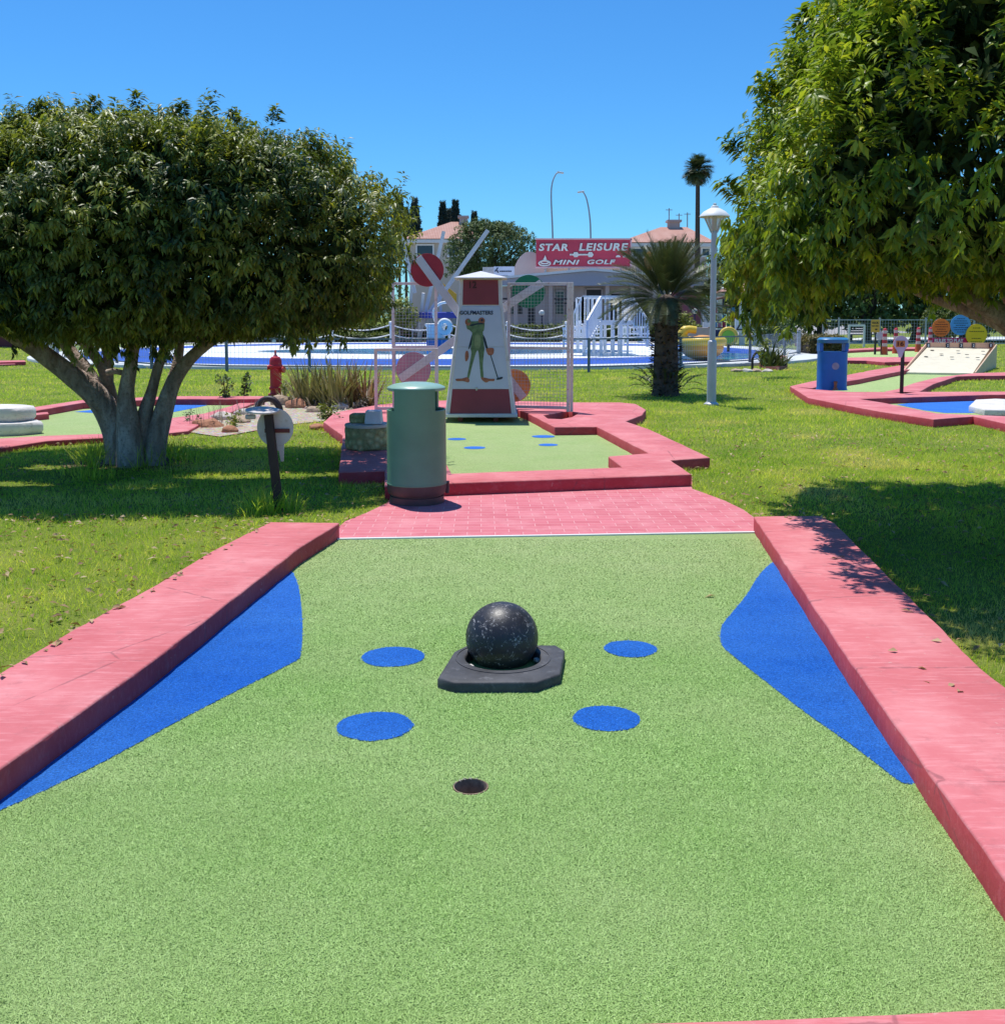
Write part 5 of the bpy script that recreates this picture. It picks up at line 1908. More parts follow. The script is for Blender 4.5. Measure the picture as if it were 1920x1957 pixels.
t = thing('blue_post_stack', 'short blue stacked rubber post right of the sago palm trunk', 'post', c)
for k in range(4):
    mb = MB()
    mb.lathe(c, [(.10, k * .13), (.15, k * .13 + .03), (.15, k * .13 + .09), (.10, k * .13 + .12)], 12)
    mb.build('ring', M_blu_pl if k != 2 else M_white, t, 50)
c = G(1391, 672, .1)
t = thing('spinner_toy', 'round green play disc with yellow and orange rim on the pool deck', 'toy', c)
q = c + Vector((0, 0, .62))
mb = MB()
mb.disc(q, (1, 0, 0), (0, 0, 1), .27, (0, .06, 0))
mb.build('disc', vary('lime_plastic', (.24, .50, .04), .1, 3, .4, 0), t)
mb = MB()
mb.tube([q + Vector((.34 * math.cos(a), .03, .34 * math.sin(a))) for a in [2 * PI * k / 24 for k in range(25)]], .075, 8)
mb.build('rim', M_yel_pl, t, 60)
mb = MB()
mb.bar(c, c + Vector((0, 0, .3)), .1)
mb.build('stand', M_dark_metal, t)

c = G(838, 667, .1)
kx = F / c.y
t = thing('white_ring_slide', 'white round tub shaped slide with a hole on a blue box behind the windmill', 'slide', c)
mb = MB()
mb.box(c + Vector((0, .4, .22)), (46 / kx, .9, .44))
mb.build('blue_base', M_blu_pl, t, bevel=.03)
mb = MB()
mb.lathe(c + Vector((-.15, .4, .44)), [(.42, 0), (.40, .25), (.43, .55), (.50, .6), (.50, .68), (.40, .70)], 20)
mb.build('tub', M_white, t, 40)
q = c + Vector((.28, .05, 1.0))
mb = MB()
mb.tube([q + Vector((.24 * math.cos(a), 0, .27 * math.sin(a))) for a in [2 * PI * k / 20 for k in range(21)]], .12, 10)
mb.build('ring_loop', M_white, t, 60)
mb = MB()
mb.tube([tuple(p) for p in cr([c + Vector((-.1, .3, 1.1)), c + Vector((-.25, .3, 1.6)), c + Vector((0, .3, 2.0)), c + Vector((.35, .3, 2.1))], 5)], .06, 8)
mb.build('arched_pipe', M_white, t, 60)

# ---- bungee trampoline
c = Vector((A(822, 600, 62).x, 62, 0))
kx = F / 62
t = thing('bungee_trampoline', 'bungee trampoline with long slanting pale poles and a blue pad behind the windmill', 'trampoline', c)
mb = MB()
mb.lathe(c, [(1.9, 1.45), (1.95, 1.5), (1.95, 1.78), (1.85, 1.82), (.001, 1.80)], 24)
mb.build('pad', vary('blue_pad_vinyl', (.04, .06, .34), .1, 1, .5, 0), t, 40)
for (u0, v0, u1, v1, y0, w) in ((793, 560, 762, 427, .2, .20), (800, 655, 848, 442, -.6, .20), (790, 640, 932, 440, .8, .24), (782, 612, 790, 500, -1.2, .16), (799, 650, 809, 560, -1.6, .16), (846, 655, 838, 520, 1.4, .14)):
    mb = MB()
    mb.bar(A(u0, v0, 62 + y0 * .6), A(u1, v1, 62 + y0), w, up=(0, 1, 0))
    mb.build('pole', vary('pale_steel_pole', (.62, .60, .58), .1, 2, .5, .05), t)
for k in range(6):
    a = k * PI / 3
    mb = MB()
    mb.bar(c + Vector((1.85 * math.cos(a), 1.85 * math.sin(a), 0)), c + Vector((1.85 * math.cos(a), 1.85 * math.sin(a), 1.5)), .09)
    mb.build('leg', M_grey_metal, t)
c = Vector((A(858, 560, 64).x, 64, 0))
t = thing('yellow_canopy_slide', 'bright yellow slanted slide panel peeking out left of the windmill top', 'slide', c)
mb = MB()
mb.slab([A(u, v, 64) for u, v in ((846, 541), (872, 562), (872, 592), (862, 574))], (0, .6, 0))
mb.build('slide_panel', vary('yellow_slide_plastic', (.78, .42, .03), .1, 2, .4, 0), t)
mb = MB()
mb.bar(c + Vector((.15, .3, 0)), c + Vector((.15, .3, 1.9)), .15, up=(0, 1, 0))
mb.build('support', M_grey_metal, t)

# ---- hedges: leafy boxes
M_hedge = leaf_mat('hedge_leaf', [(0, (.03, .05, .015)), (.5, (.08, .115, .025)), (.8, (.17, .20, .04)), (1, (.26, .26, .06))], .55, .2, .3)
M_hedge_b = leaf_mat('brownish_hedge_leaf', [(0, (.05, .045, .02)), (.5, (.12, .11, .04)), (.8, (.22, .17, .07)), (1, (.30, .22, .10))], .6, .2, .3)


def hedge(x0, x1, y, d, h, label, mat=None, n=900, L=.14, z=0, name='hedge'):
    P = np.stack([rng.uniform(x0, x1, n), y + rng.uniform(-d / 2, d / 2, n), z + h * (1 - rng.random(n) ** 2 * .95)], 1)
    s_ = rng.integers(0, 3, n)
    P[s_ == 0, 1] = y - d / 2
    P[s_ == 1, 2] = z + h
    P += rng.normal(size=P.shape) * .05
    c = np.array([(x0 + x1) / 2, y, z])
    V, T, r = clusters(P - c, rng.normal(size=P.shape) + np.array([0, -.4, .6]), 8, L * .8, L, L * .55, .3, .9)
    o = tri_mesh(name, V, T, r, mat or M_hedge)
    o.location = c
    mb = MB()
    mb.box((0, 0, h * .42), (x1 - x0 - .1, d * .7, h * .84))
    me = mb.mesh('hedge_core')
    k = bpy.data.objects.new('inner_twigs', me)
    me.materials.append(M_dbark)
    COL.objects.link(k)
    k.parent = o
    return tag(o, label, 'hedge')


hedge(-19, -2.0, 66, 1.3, .82, 'low clipped yellow green hedge behind the rope posts, left stretch', n=2200, L=.2)
hedge(-1.6, 13, 66, 1.3, .82, 'low clipped yellow green hedge behind the white platform, right stretch', n=2000, L=.2)
hedge(-19, 3.5, 62.5, .9, .42, 'very low dark hedge strip right behind the rope posts', M_hedge, n=1600, L=.16)
ha, hb = G(1532, 679), G(1566, 672)
hedge(ha.x, ha.x + 1.25, 41.5, 2.2, .66, 'low brownish hedge at the end of the pool fence', M_hedge_b, n=900, L=.13)
mb = MB()
for x in (-17, -11.5, -6, -.5):
    pass

# ------------------------------------------------------------------ buildings
M_pinkwall = vary('pale_pink_render', (.50, .41, .39), .08, .4, .85, .1, spec=.2)
M_beige = vary('beige_render', (.52, .45, .36), .08, .4, .85, .1, spec=.2)
M_dkopen = vary('dark_opening', (.035, .032, .036), .4, .5, .6, 0)
M_fascia = vary('grey_lilac_fascia', (.34, .35, .43), .06, .3, .6, .05)
M_roofw = vary('white_roof_sheet', (.72, .73, .75), .04, .3, .5, .05)
M_glassd = NT('dark_window_glass')
M_glassd.color((.03, .035, .05)).set(Roughness=.08, Specular_IOR_Level=.6)
M_tile = NT('clay_roof_tile')
w1 = M_tile.n.new('ShaderNodeTexWave')
w1.inputs['Scale'].default_value, w1.inputs['Distortion'].default_value = 1.5, .6
M_tile.l.new(M_tile.co.outputs['Object'], w1.inputs['Vector'])
w2 = M_tile.n.new('ShaderNodeTexWave')
w2.bands_direction = 'Z'
w2.inputs['Scale'].default_value = 1.4
M_tile.l.new(M_tile.co.outputs['Object'], w2.inputs['Vector'])
M_tile.color(M_tile.mix(M_tile.math('MULTIPLY', w1.outputs['Fac'], .55), M_tile.mix(M_tile.ramp(M_tile.noise(.8, 5, .7), (.35, 0.), (.65, 1.)), (.50, .255, .19), (.60, .36, .29)), (.34, .16, .12)))
M_tile.set(Roughness=.85)
M_tile.bump(w1.outputs['Fac'], .5, .1)
M_tile = M_tile.mat

# the pavilion
y = 80.0
kx = F / y
X = lambda u: (u - 960) / kx * 1.0
Z = lambda v, yy=80.0: A(960, v, yy).z
tP = thing('pavilion', 'long low pavilion with a shallow white gabled roof behind the pool', 'building', (X(1130), y, 0))
xa, xr, xb = A(940, 530, y).x, A(1130, 517, y).x, A(1345, 530, y).x
ze, zr, zf = Z(536), Z(518), Z(546)
mb = MB()
mb.slab([(xa + .8, y + 1.0, 0), (xb - .8, y + 1.0, 0), (xb - .8, y + 1.0, zf), (xa + .8, y + 1.0, zf)], (0, 12, 0))
mb.build('wall', M_pinkwall, tP)
mb = MB()
mb.slab([(xa, y, zf), (xb, y, zf), (xb, y, ze), (xr, y, zr), (xa, y, ze)], (0, .25, 0))
mb.build('fascia', M_fascia, tP)
mb = MB()
mb.slab([(xa - .3, y - .25, ze + .02), (xr, y - .25, zr + .02), (xb + .3, y - .25, ze + .02), (xb + .3, y - .25, ze + .2), (xr, y - .25, zr + .22), (xa - .3, y - .25, ze + .2)], (0, 14, 0))
mb.build('roof', M_roofw, tP)
for u0, u1, v0, v1 in ((975, 1000, 552, 600), (1006, 1024, 556, 625), (1060, 1078, 556, 600), (1090, 1112, 575, 640), (1118, 1150, 552, 640), (1165, 1200, 560, 640), (1210, 1240, 575, 640), (1255, 1300, 570, 600)):
    a, b = A(u0, v1, y + .96), A(u1, v0, y + .96)
    mb = MB()
    mb.box(((a.x + b.x) / 2, y + .97, (a.z + b.z) / 2), (b.x - a.x, .1, b.z - a.z))
    w = mb.build('window', M_dkopen if v1 > 610 else M_glassd.mat, tP)
    mb = MB()
    for s_ in (-1, 1): mb.box(((a.x + b.x) / 2 + s_ * (b.x - a.x) / 2, y + .93, (a.z + b.z) / 2), (.12, .08, b.z - a.z + .1))
    mb.box(((a.x + b.x) / 2, y + .93, b.z), (b.x - a.x, .08, .12))
    mb.build('frame', M_pinkwall, w)
for u in (985, 1052, 1086, 1160, 1208, 1250):
    p = A(u, 600, y + .2)
    mb = MB()
    mb.box((p.x, y + .45, zf / 2), (.3, .3, zf))
    mb.build('column', M_pinkwall, tP)
for u0, u1, v in ((958, 1000, 571), (1058, 1090, 571), (958, 985, 579), (1060, 1090, 580)):
    a, b = A(u0, v, y - .3), A(u1, v, y - .3)
    mb = MB()
    mb.bar(a, b, .14)
    mb.build('awning_bar', M_dkopen, tP)
a = A(1300, 578, y + .9)
mb = MB()
mb.box((A(1312, 590, y).x, y + .8, a.z - .5), (2.4, .3, 2.6))
mb.build('door', vary('rosy_door_paint', (.30, .09, .12), .1, .5, .6, 0), tP)

# annex wall behind sign
tA = thing('rear_block', 'beige flat block with a domed pink end behind the red signboard', 'building', (A(1110, 530, 92).x, 93, 0))
a, b = A(1018, 506, 92), A(1215, 506, 92)
mb = MB()
mb.slab([(a.x, 92, 0), (b.x, 92, 0), (b.x, 92, b.z), (a.x, 92, a.z)], (0, 8, 0))
mb.build('wall', M_beige, tA)
dm = A(1012, 540, 92)
mb = MB()
mb.slab([(dm.x + 1.55 * math.cos(p_) , 91.6, dm.z + 2.7 * math.sin(p_)) for p_ in [PI * k / 16 for k in range(17)]] + [(dm.x - 1.55, 91.6, 0), (dm.x + 1.55, 91.6, 0)], (0, 4, 0))
mb.build('domed_end', M_pinkwall, tA)

# red signboard
yS = 90.0
s0_, s1_ = A(1024, 511, yS), A(1205, 457, yS)
sw, sh = s1_.x - s0_.x, s1_.z - s0_.z
scx, scz = (s0_.x + s1_.x) / 2, (s0_.z + s1_.z) / 2
tS = thing('signboard', 'big red signboard with white STAR LEISURE MINI GOLF lettering above the pavilion roof', 'sign', (scx, yS, 0))
mb = MB()
mb.box((scx, yS, scz), (sw, .25, sh))
board = mb.build('board', vary('signboard_red', (.50, .045, .085), .15, .35, .5, .02), tS, bevel=.03)
mb = MB()
for z_ in (-1, 1): mb.box((scx, yS - .02, scz + z_ * sh / 2), (sw + .15, .34, .12))
mb.box((scx + sw / 2, yS - .02, scz), (.12, .34, sh))
mb.build('border', vary('pale_pink_trim', (.66, .40, .42), .1, .5, .5, 0), tS)
for dx in (-.4, -.15, .15, .4):
    mb = MB()
    mb.bar((scx + dx * sw, yS + .3, 0), (scx + dx * sw, yS + .3, scz + sh * .4), .18, up=(0, 1, 0))
    mb.build('post', M_grey_metal, tS)
cs = crop(1020, 440, 9.52)
M_letter = vary('white_letter', (.70, .70, .66), .2, 1.5, .5, 0)


def sgn(body, x0, x1, y0, y1, sh_=.15):
    a, b = A(*cs(x0, y1), yS - .13), A(*cs(x1, y0), yS - .13)
    link_mesh('lettering', text_mesh(body, 1, facing(((a.x + b.x) / 2, yS - .19, (a.z + b.z) / 2)), .05, .035, 1.12, sh_, fit=(b.x - a.x, b.z - a.z)), M_letter, board)


sgn('STAR', 88, 622, 245, 378)
sgn('LEISURE', 818, 1712, 235, 375)
sgn('MINI', 345, 830, 540, 625, .25)
sgn('GOLF', 968, 1480, 535, 620, .2)
W9 = lambda x, y_: A(*cs(x, y_), yS - .16)
mb = MB()
mb.slab([W9(650, 430), W9(1000, 432), W9(1000, 458), W9(650, 460)], (0, -.05, 0))
for cx_ in (760, 1025):
    mb.slab([W9(cx_ + 58 * math.cos(p_), 445 + 52 * math.sin(p_)) + Vector((0, -.02, 0)) for p_ in [PI / 3 * k for k in range(6)]], (0, -.06, 0))
mb.build('club_emblem', M_letter, board)
mb = MB()
n_ = 16
for rx_, ry_, yy in ((105, 45, 600), (70, 28, 580)):
    pts = [W9(195 + rx_ * math.cos(2 * PI * k / n_), yy + ry_ * math.sin(2 * PI * k / n_)) for k in range(n_ + 1)]
    mb.tube(pts, .07, 5)
mb.slab([W9(205, 455), W9(235, 540), W9(165, 540)], (0, -.05, 0))
mb.build('cup_emblem', M_letter, board)
mb = MB()
for cx_, w_ in ((1530, 45), (1675, 60)):
    mb.slab([W9(cx_ + w_ * math.cos(p_), 492 - 38 * math.sin(p_)) for p_ in [PI * k / 8 for k in range(9)]], (0, -.05, 0))
mb.build('cap_emblem', M_letter, board)


def hip_house(name, lab, y, u0, u1, ve, ur0, ur1, vr, depth, wall, wins, base_v=None, chim=None):
    a, b = A(u0, ve, y), A(u1, ve, y)
    r0, r1 = A(ur0, vr, y + depth / 2), A(ur1, vr, y + depth / 2)
    t = thing(name, lab, 'house', ((a.x + b.x) / 2, y, 0))
    ov = .9
    mb = MB()
    mb.slab([(a.x + ov, y + ov, 0), (b.x - ov, y + ov, 0), (b.x - ov, y + ov, a.z - .1), (a.x + ov, y + ov, a.z - .1)], (0, depth - 2 * ov, 0))
    mb.build('wall', wall, t)
    mb = MB()
    mb.box(((a.x + b.x) / 2, y + depth / 2, a.z - .28), (b.x - a.x - .3, depth - .3, .4))
    mb.build('eaves', M_white, t)
    mb = MB()
    mb.add([a, b, (b.x, y + depth, b.z), (a.x, y + depth, a.z), r0, r1], [(0, 1, 5, 4), (1, 2, 5), (2, 3, 4, 5), (3, 0, 4), (3, 2, 1, 0)])
    rf = mb.build('roof', M_tile, t)
    for (x0, x1, v0, v1) in wins:
        p, q = A(x0, v1, y + ov), A(x1, v0, y + ov)
        mb = MB()
        mb.box(((p.x + q.x) / 2, y + ov - .02, (p.z + q.z) / 2), (q.x - p.x, .1, q.z - p.z))
        w = mb.build('window', M_glassd.mat, t)
        mb = MB()
        cx_, cz_ = (p.x + q.x) / 2, (p.z + q.z) / 2
        for s_ in (-1, 1):
            mb.box((cx_ + s_ * (q.x - p.x) / 2, y + ov - .08, cz_), (.18, .14, q.z - p.z + .2))
            mb.box((cx_, y + ov - .08, cz_ + s_ * (q.z - p.z) / 2), (q.x - p.x + .2, .13, .18))
        mb.build('frame', M_white, w)
    if chim:
        p, q = A(chim[0], chim[3], y + depth / 2), A(chim[1], chim[2], y + depth / 2)
        mb = MB()
        mb.box(((p.x + q.x) / 2, y + depth / 2, (p.z + q.z) / 2 - .4), (q.x - p.x, 1.4, q.z - p.z + .8))
        mb.box(((p.x + q.x) / 2, y + depth / 2, q.z), (q.x - p.x + .4, 1.8, .25))
        mb.build('chimney', M_pinkwall, rf)
    return t


hip_house('tiled_house', 'pale house with a pink tiled roof between the left tree and the round pine', 130, 768, 925, 456, 862, 880, 424, 12, M_beige, [(796, 828, 468, 490), (856, 876, 470, 490), (796, 826, 520, 540)], chim=(878, 893, 415, 426))
hip_house('tiled_house', 'wide pinkish house with a tiled hip roof and chimney behind the sago palm', 120, 1180, 1368, 463, 1262, 1312, 434, 13, M_pinkwall, [(1208, 1236, 474, 492), (1308, 1332, 472, 482), (1262, 1284, 474, 490), (1340, 1356, 474, 490)], chim=(1276, 1297, 423, 436))
for i, (u, v0, v1) in enumerate(((1278, 424, 398), (1297, 428, 408), (1313, 434, 406))):
    p = A(u, v0, 127)
    q = A(u, v1, 127)
    mb = MB()
    mb.bar(p - Vector((0, 0, .5)), q, .12, up=(0, 1, 0))
    mb.bar(q + Vector((-.4, 0, -.2)), q + Vector((.4, 0, -.2)), .08)
    tag(mb.build('roof_aerial', M_grey_metal, None, None, origin=p), ['tallest thin aerial on the right house chimney', 'short thin aerial in the middle of the right house roof', 'thin aerial at the right of the right house ridge'][i], 'aerial', 'roof aerials')

# advertising board on the wall behind the windmill
p = A(963, 518, 86)
t = thing('advert_board', 'small white advertising board with a dark slanted mark right of the windmill roof', 'sign', Vector((p.x, 86, 0)))
kx = F / 86
mb = MB()
mb.box(p, (39 / kx, .1, 17 / kx))
bo = mb.build('board', vary('pale_blue_board', (.58, .62, .74), .06, .8, .5, 0), t)
mb = MB()
mb.slab([p + Vector((x / kx, -.06, z_ / kx)) for x, z_ in ((-18, -1), (-13, 6), (-10.5, 6), (-15.5, -1))], (0, -.03, 0))
mb.slab([p + Vector((x / kx, -.06, z_ / kx)) for x, z_ in ((-14, 0), (-12, 2), (-10, -3.4), (-12, -3.4))], (0, -.03, 0))
for i, (x, w) in enumerate(((-7, 2.2), (-4, 2.0), (-1, 2.6), (2.6, 2.4), (6, 2.2), (9, 2.0), (12.4, 2.6))):
    mb.box(p + Vector((x / kx, -.07, -.6 / kx)), (w / kx, .03, 2.6 / kx))
mb.build('printed_text', M_ink, bo)
for dx in (-.7, .7):
    mb = MB()
    mb.bar((p.x + dx, 86.1, 0), (p.x + dx, 86.1, p.z), .12, up=(0, 1, 0))
    mb.build('post', M_grey_metal, t)
p = A(934, 518, 87)
t = thing('advert_board', 'plain pale board left of the round pine trunk', 'sign', Vector((p.x, 87, 0)))
mb = MB()
mb.box(p, (24 / kx, .1, 15 / kx))
mb.build('board', M_dirty_white, t)
mb = MB()
mb.bar((p.x, 87.1, 0), (p.x, 87.1, p.z), .12, up=(0, 1, 0))
mb.build('post', M_grey_metal, t)

# ---- globe lamps by the pavilion
for i, (u, v, lb) in enumerate(((1035, 598, 'white globe lamp on a dark stem seen through the right mesh panel'), (1327, 595, 'white globe lamp on a dark stem right of the sago palm'), (1382, 554, 'white globe lamp on a tall stem left of the kiosk'))):
    y_ = 68.
    p = A(u, v, y_)
    b = Vector((p.x, y_, 0))
    t = thing('globe_lamp', lb, 'lamp post', b, 'white globe lamps')
    mb = MB()
    mb.sphere(p, .19, 14, 10)
    mb.build('globe', M_white, t, 60)
    mb = MB()
    mb.lathe(b, [(.16, 0), (.12, .3), (.05, .5), (.05, p.z - .28), (.11, p.z - .2), (.11, p.z - .14)], 10)
    mb.build('stem', vary('dark_blue_stem', (.03, .035, .10), .2, 4, .5, 0), t, 40)

# ---- street lights
M_sl = vary('street_light_steel', (.42, .44, .47), .08, 1, .5, 0, metal=.2)
for (pts, hd, lb) in (([(1058, 590), (1056, 457), (1053, 380), (1055, 350), (1062, 333), (1067, 330)], -1, 'tall street light with its head curving right above the red signboard'),
                      ([(1130, 590), (1128.5, 457), (1126, 410), (1121, 382), (1116, 370), (1113, 367)], 1, 'shorter street light with its head curving left above the red signboard')):
    Ys = 140.
    P = [A(u, v, Ys) for u, v in pts]
    P[0].z = 0
    t = thing('street_light', lb, 'street light', P[0], 'tall street lights')
    C = cr([tuple(p) for p in P], 5)
    mb = MB()
    mb.tube(C, list(np.linspace(.13, .075, len(C))), 8)
    mb.build('pole', M_sl, t, 60)
    mb = MB()
    e = P[-1]
    mb.box(e + Vector((-hd * .25, 0, .02)), (.9, .45, .2), 0, 0, hd * -.15)
    mb.build('lamp_head', M_roofw, t, bevel=.05)

# ---- kiosk on the right
yK = 55.
tK = thing('kiosk', 'small kiosk with clay tiled roof and white column right of the lamp post', 'kiosk', (A(1400, 600, yK).x, yK, 0))
a, b = A(1392, 556, yK), A(1452, 556, yK)
ap = A(1422, 534, yK + 1.5)
mb = MB()
mb.add([a, b, (b.x, yK + 4, b.z), (a.x, yK + 4, a.z), ap, ap + Vector((.3, 1.5, 0))], [(0, 1, 4), (1, 2, 5, 4), (2, 3, 5), (3, 0, 4, 5), (3, 2, 1, 0)])
mb.build('roof', M_tile, tK)
mb = MB()
mb.box(((a.x + b.x) / 2, yK + 2, a.z - .16), (b.x - a.x - .3, 3.7, .3))
mb.build('eaves', M_beige, tK)
for u, y_ in ((1421, yK + .4), (1448, yK + .4), (1400, yK + 3.5)):
    p = A(u, 600, yK)
    mb = MB()
    mb.box((p.x, y_, a.z / 2 - .15), (.26, .26, a.z - .3))
    mb.build('column', M_white, tK)
p = A(1378, 620, yK)
mb = MB()
mb.box((p.x, yK + .6, .42), (.75, .9, .84))
mb.build('counter', vary('navy_counter', (.012, .025, .10), .15, 2, .5, 0), tK)
mb = MB()
a0_, b0_ = A(1366, 572, yK + .6), A(1416, 562, yK + .6)
mb.bar(a0_, b0_, .8, .10)
mb.build('timber_canopy', vary('reddish_timber', (.22, .10, .06), .2, 3, .7, .1), tK)
mb = MB()
for z_ in (.95, 1.35, 1.75, 2.15):
    mb.box((A(1392, 600, yK).x, yK + 1.8, z_), (1.4, .35, .05))
mb.build('shelf', vary('brown_shelf', (.20, .12, .07), .2, 3, .7, 0), tK)
goods = [(.50, .05, .08), (.05, .25, .12), (.6, .5, .1), (.55, .55, .55), (.08, .25, .45), (.6, .2, .25)]
gm = [vary('goods_' + n_, c, .15, 4, .5, 0) for n_, c in zip(('red', 'green', 'yellow', 'white', 'blue', 'pink'), goods)]
for z_ in (.975, 1.375, 1.775):
    for k in range(6):
        o_ = Vector((A(1392, 600, yK).x - .6 + k * .24, yK + 1.7, z_))
        mb = MB()
        mb.box(o_ + Vector((0, 0, .11 + .03 * (k % 2))), (.17, .16, .22 + .06 * (k % 2)))
        col_n = ('red', 'green', 'yellow', 'white', 'blue', 'pink')[(k + int(z_ * 10)) % 6]
        tag(mb.build('goods_box', gm[(k + int(z_ * 10)) % 6], None, None, origin=o_, bevel=.02), 'small ' + col_n + ' box, ' + ORD[k] + ' from the left on the ' + {.975: 'lowest', 1.375: 'middle', 1.775: 'upper'}[z_] + ' kiosk shelf', 'box', 'goods on the kiosk shelves')
p = A(1416, 622, yK - 2)
t = thing('graffiti_board', 'white board with black triangle and ring drawings beside the navy kiosk counter', 'board', Vector((p.x, yK - 2, 0)))
kx = F / (yK - 2)
mb = MB()
mb.box((p.x + .5, yK - 2, p.z), (62 / kx, .08, 26 / kx))
bo = mb.build('board', M_roofw, t)
mb = MB()
q = Vector((p.x, yK - 2.06, p.z))
tri = [q + Vector((x / kx, 0, z_ / kx)) for x, z_ in ((-9, -8), (0, 8), (9, -8), (-9, -8))]
for i in range(3): mb.bar(tri[i], tri[i + 1], .06, up=(0, 1, 0))
mb.tube([q + Vector((26 / kx + .24 * math.cos(a_), 0, .24 * math.sin(a_) - .05)) for a_ in [2 * PI * k / 18 for k in range(19)]], .03, 5)
mb.tube([q + Vector((26 / kx + .12 * math.cos(a_), 0, .12 * math.sin(a_) - .05)) for a_ in [2 * PI * k / 14 for k in range(15)]], .025, 5)
mb.build('drawing', M_dark_metal, bo)
for dx in (-.4, 1.3):
    mb = MB()
    mb.bar((p.x + dx, yK - 1.93, 0), (p.x + dx, yK - 1.93, p.z), .08, up=(0, 1, 0))
    mb.build('post', M_dark_metal, t)

# ---- pale garden wall pieces by the pavilion
for (u0, u1, v0, v1, y_, m_, lb) in ((1313, 1392, 626, 660, 60., M_pinkwall, 'low pale pink wall behind the lamp post beside the pool'), (1342, 1358, 585, 640, 61.5, M_roofw, 'white upright wall slab just left of the lamp post')):
    a, b = A(u0, v1, y_), A(u1, v0, y_)
    mb = MB()
    mb.box(((a.x + b.x) / 2, y_, b.z / 2), (b.x - a.x, .3, b.z))
    tag(mb.build('garden_wall', m_, None, None, origin=((a.x + b.x) / 2, y_, 0), bevel=.02), lb, 'wall')

# ---- boundary mesh fence on the right
yF = 54.
fs_ = [A(u, 630, yF).x for u in (1572, 1602, 1680, 1768, 1860, 1952, 2045)]
fl_ = ['mesh boundary fence bay nearest the kiosk, under the right tree', 'mesh boundary fence bay behind the black bench', 'mesh boundary fence bay behind the red and white posts', 'mesh boundary fence bay behind the orange and blue rules boards',
       'mesh boundary fence bay right of the yellow rules board', 'mesh boundary fence bay at the right picture edge']
for i in range(6):
    a, b = Vector((fs_[i], yF, 0)), Vector((fs_[i + 1], yF, 0))
    t = thing('boundary_fence', fl_[i], 'fence', a, 'mesh boundary fence bays')
    for p in ([a] if i < 5 else [a, b]):
        mb = MB()
        mb.bar(p, p + Vector((0, 0, 1.5)), .08, up=(0, 1, 0))
        mb.build('post', M_grey_metal, t)
    for z_ in (1.38, .15):
        mb = MB()
        mb.bar(a + Vector((0, 0, z_)), b + Vector((0, 0, z_)), .05)
        mb.build('rail', M_grey_metal, t)
    mb = MB()
    L = b.x - a.x
    for k in range(1, int(L / .15)): mb.bar((a.x + k * .15, yF, .15), (a.x + k * .15, yF, 1.38), .012, up=(0, 1, 0))
    for k in range(1, 8): mb.bar((a.x, yF, .15 + k * .15), (b.x, yF, .15 + k * .15), .012)
    mb.build('wire_mesh', M_grey_metal, t)
c = G(1645, 653, 0)
t = thing('park_bench', 'dark park bench under the right tree in front of the boundary fence', 'bench', c)
mb = MB()
for k in range(3): mb.box(c + Vector((0, .16 * k, .45)), (1.5, .12, .04))
mb.build('seat', M_dark_metal, t)
mb = MB()
for k in range(3): mb.box(c + Vector((0, .48 + .03 * k, .6 + .14 * k)), (1.5, .04, .1))
mb.build('backrest', M_dark_metal, t)
for s_ in (-1, 1):
    mb = MB()
    mb.box(c + Vector((s_ * .6, .2, .22)), (.07, .45, .44))
    mb.build('leg', M_dark_metal, t)
wf = MB()
c2 = A(1634, 632, 52)
t = thing('goal_stand', 'white rectangular frame standing behind the black park bench', 'frame', Vector((c2.x, 52, 0)))
for u in (1622, 1651):
    mb = MB()
    p = A(u, 622, 52)
    mb.bar((p.x, 52, 0), p, .09, up=(0, 1, 0))
    mb.build('upright', M_white, t)
mb = MB()
mb.bar(A(1621, 622, 52), A(1652, 622, 52), .1)
mb.build('crossbar', M_white, t)

# ---- rust red planter trough by the kiosk
c = G(1545, 662, 0)
mb = MB()
mb.box(c + Vector((0, 0, .3)), (1.3, .7, .6))
tag(mb.build('planter_trough', M_redbrick.mat, None, None, origin=c, bevel=.03), 'rust red planter trough under the right tree behind the brownish hedge', 'planter')

# ------------------------------------------------------------------ far trees
M_pine = leaf_mat('pine_needle', [(0, (.035, .055, .024)), (.5, (.075, .112, .038)), (.8, (.13, .18, .055)), (1, (.19, .23, .08))], .6, .08, .2)
M_conif = leaf_mat('dark_conifer_needle', [(0, (.022, .032, .030)), (.5, (.038, .056, .046)), (.8, (.06, .082, .056)), (1, (.09, .11, .065))], .6, .05, .2)
M_bgl = leaf_mat('background_leaf', [(0, (.035, .062, .024)), (.5, (.075, .118, .036)), (.8, (.15, .20, .05)), (1, (.24, .28, .07))], .5, .2, .3)


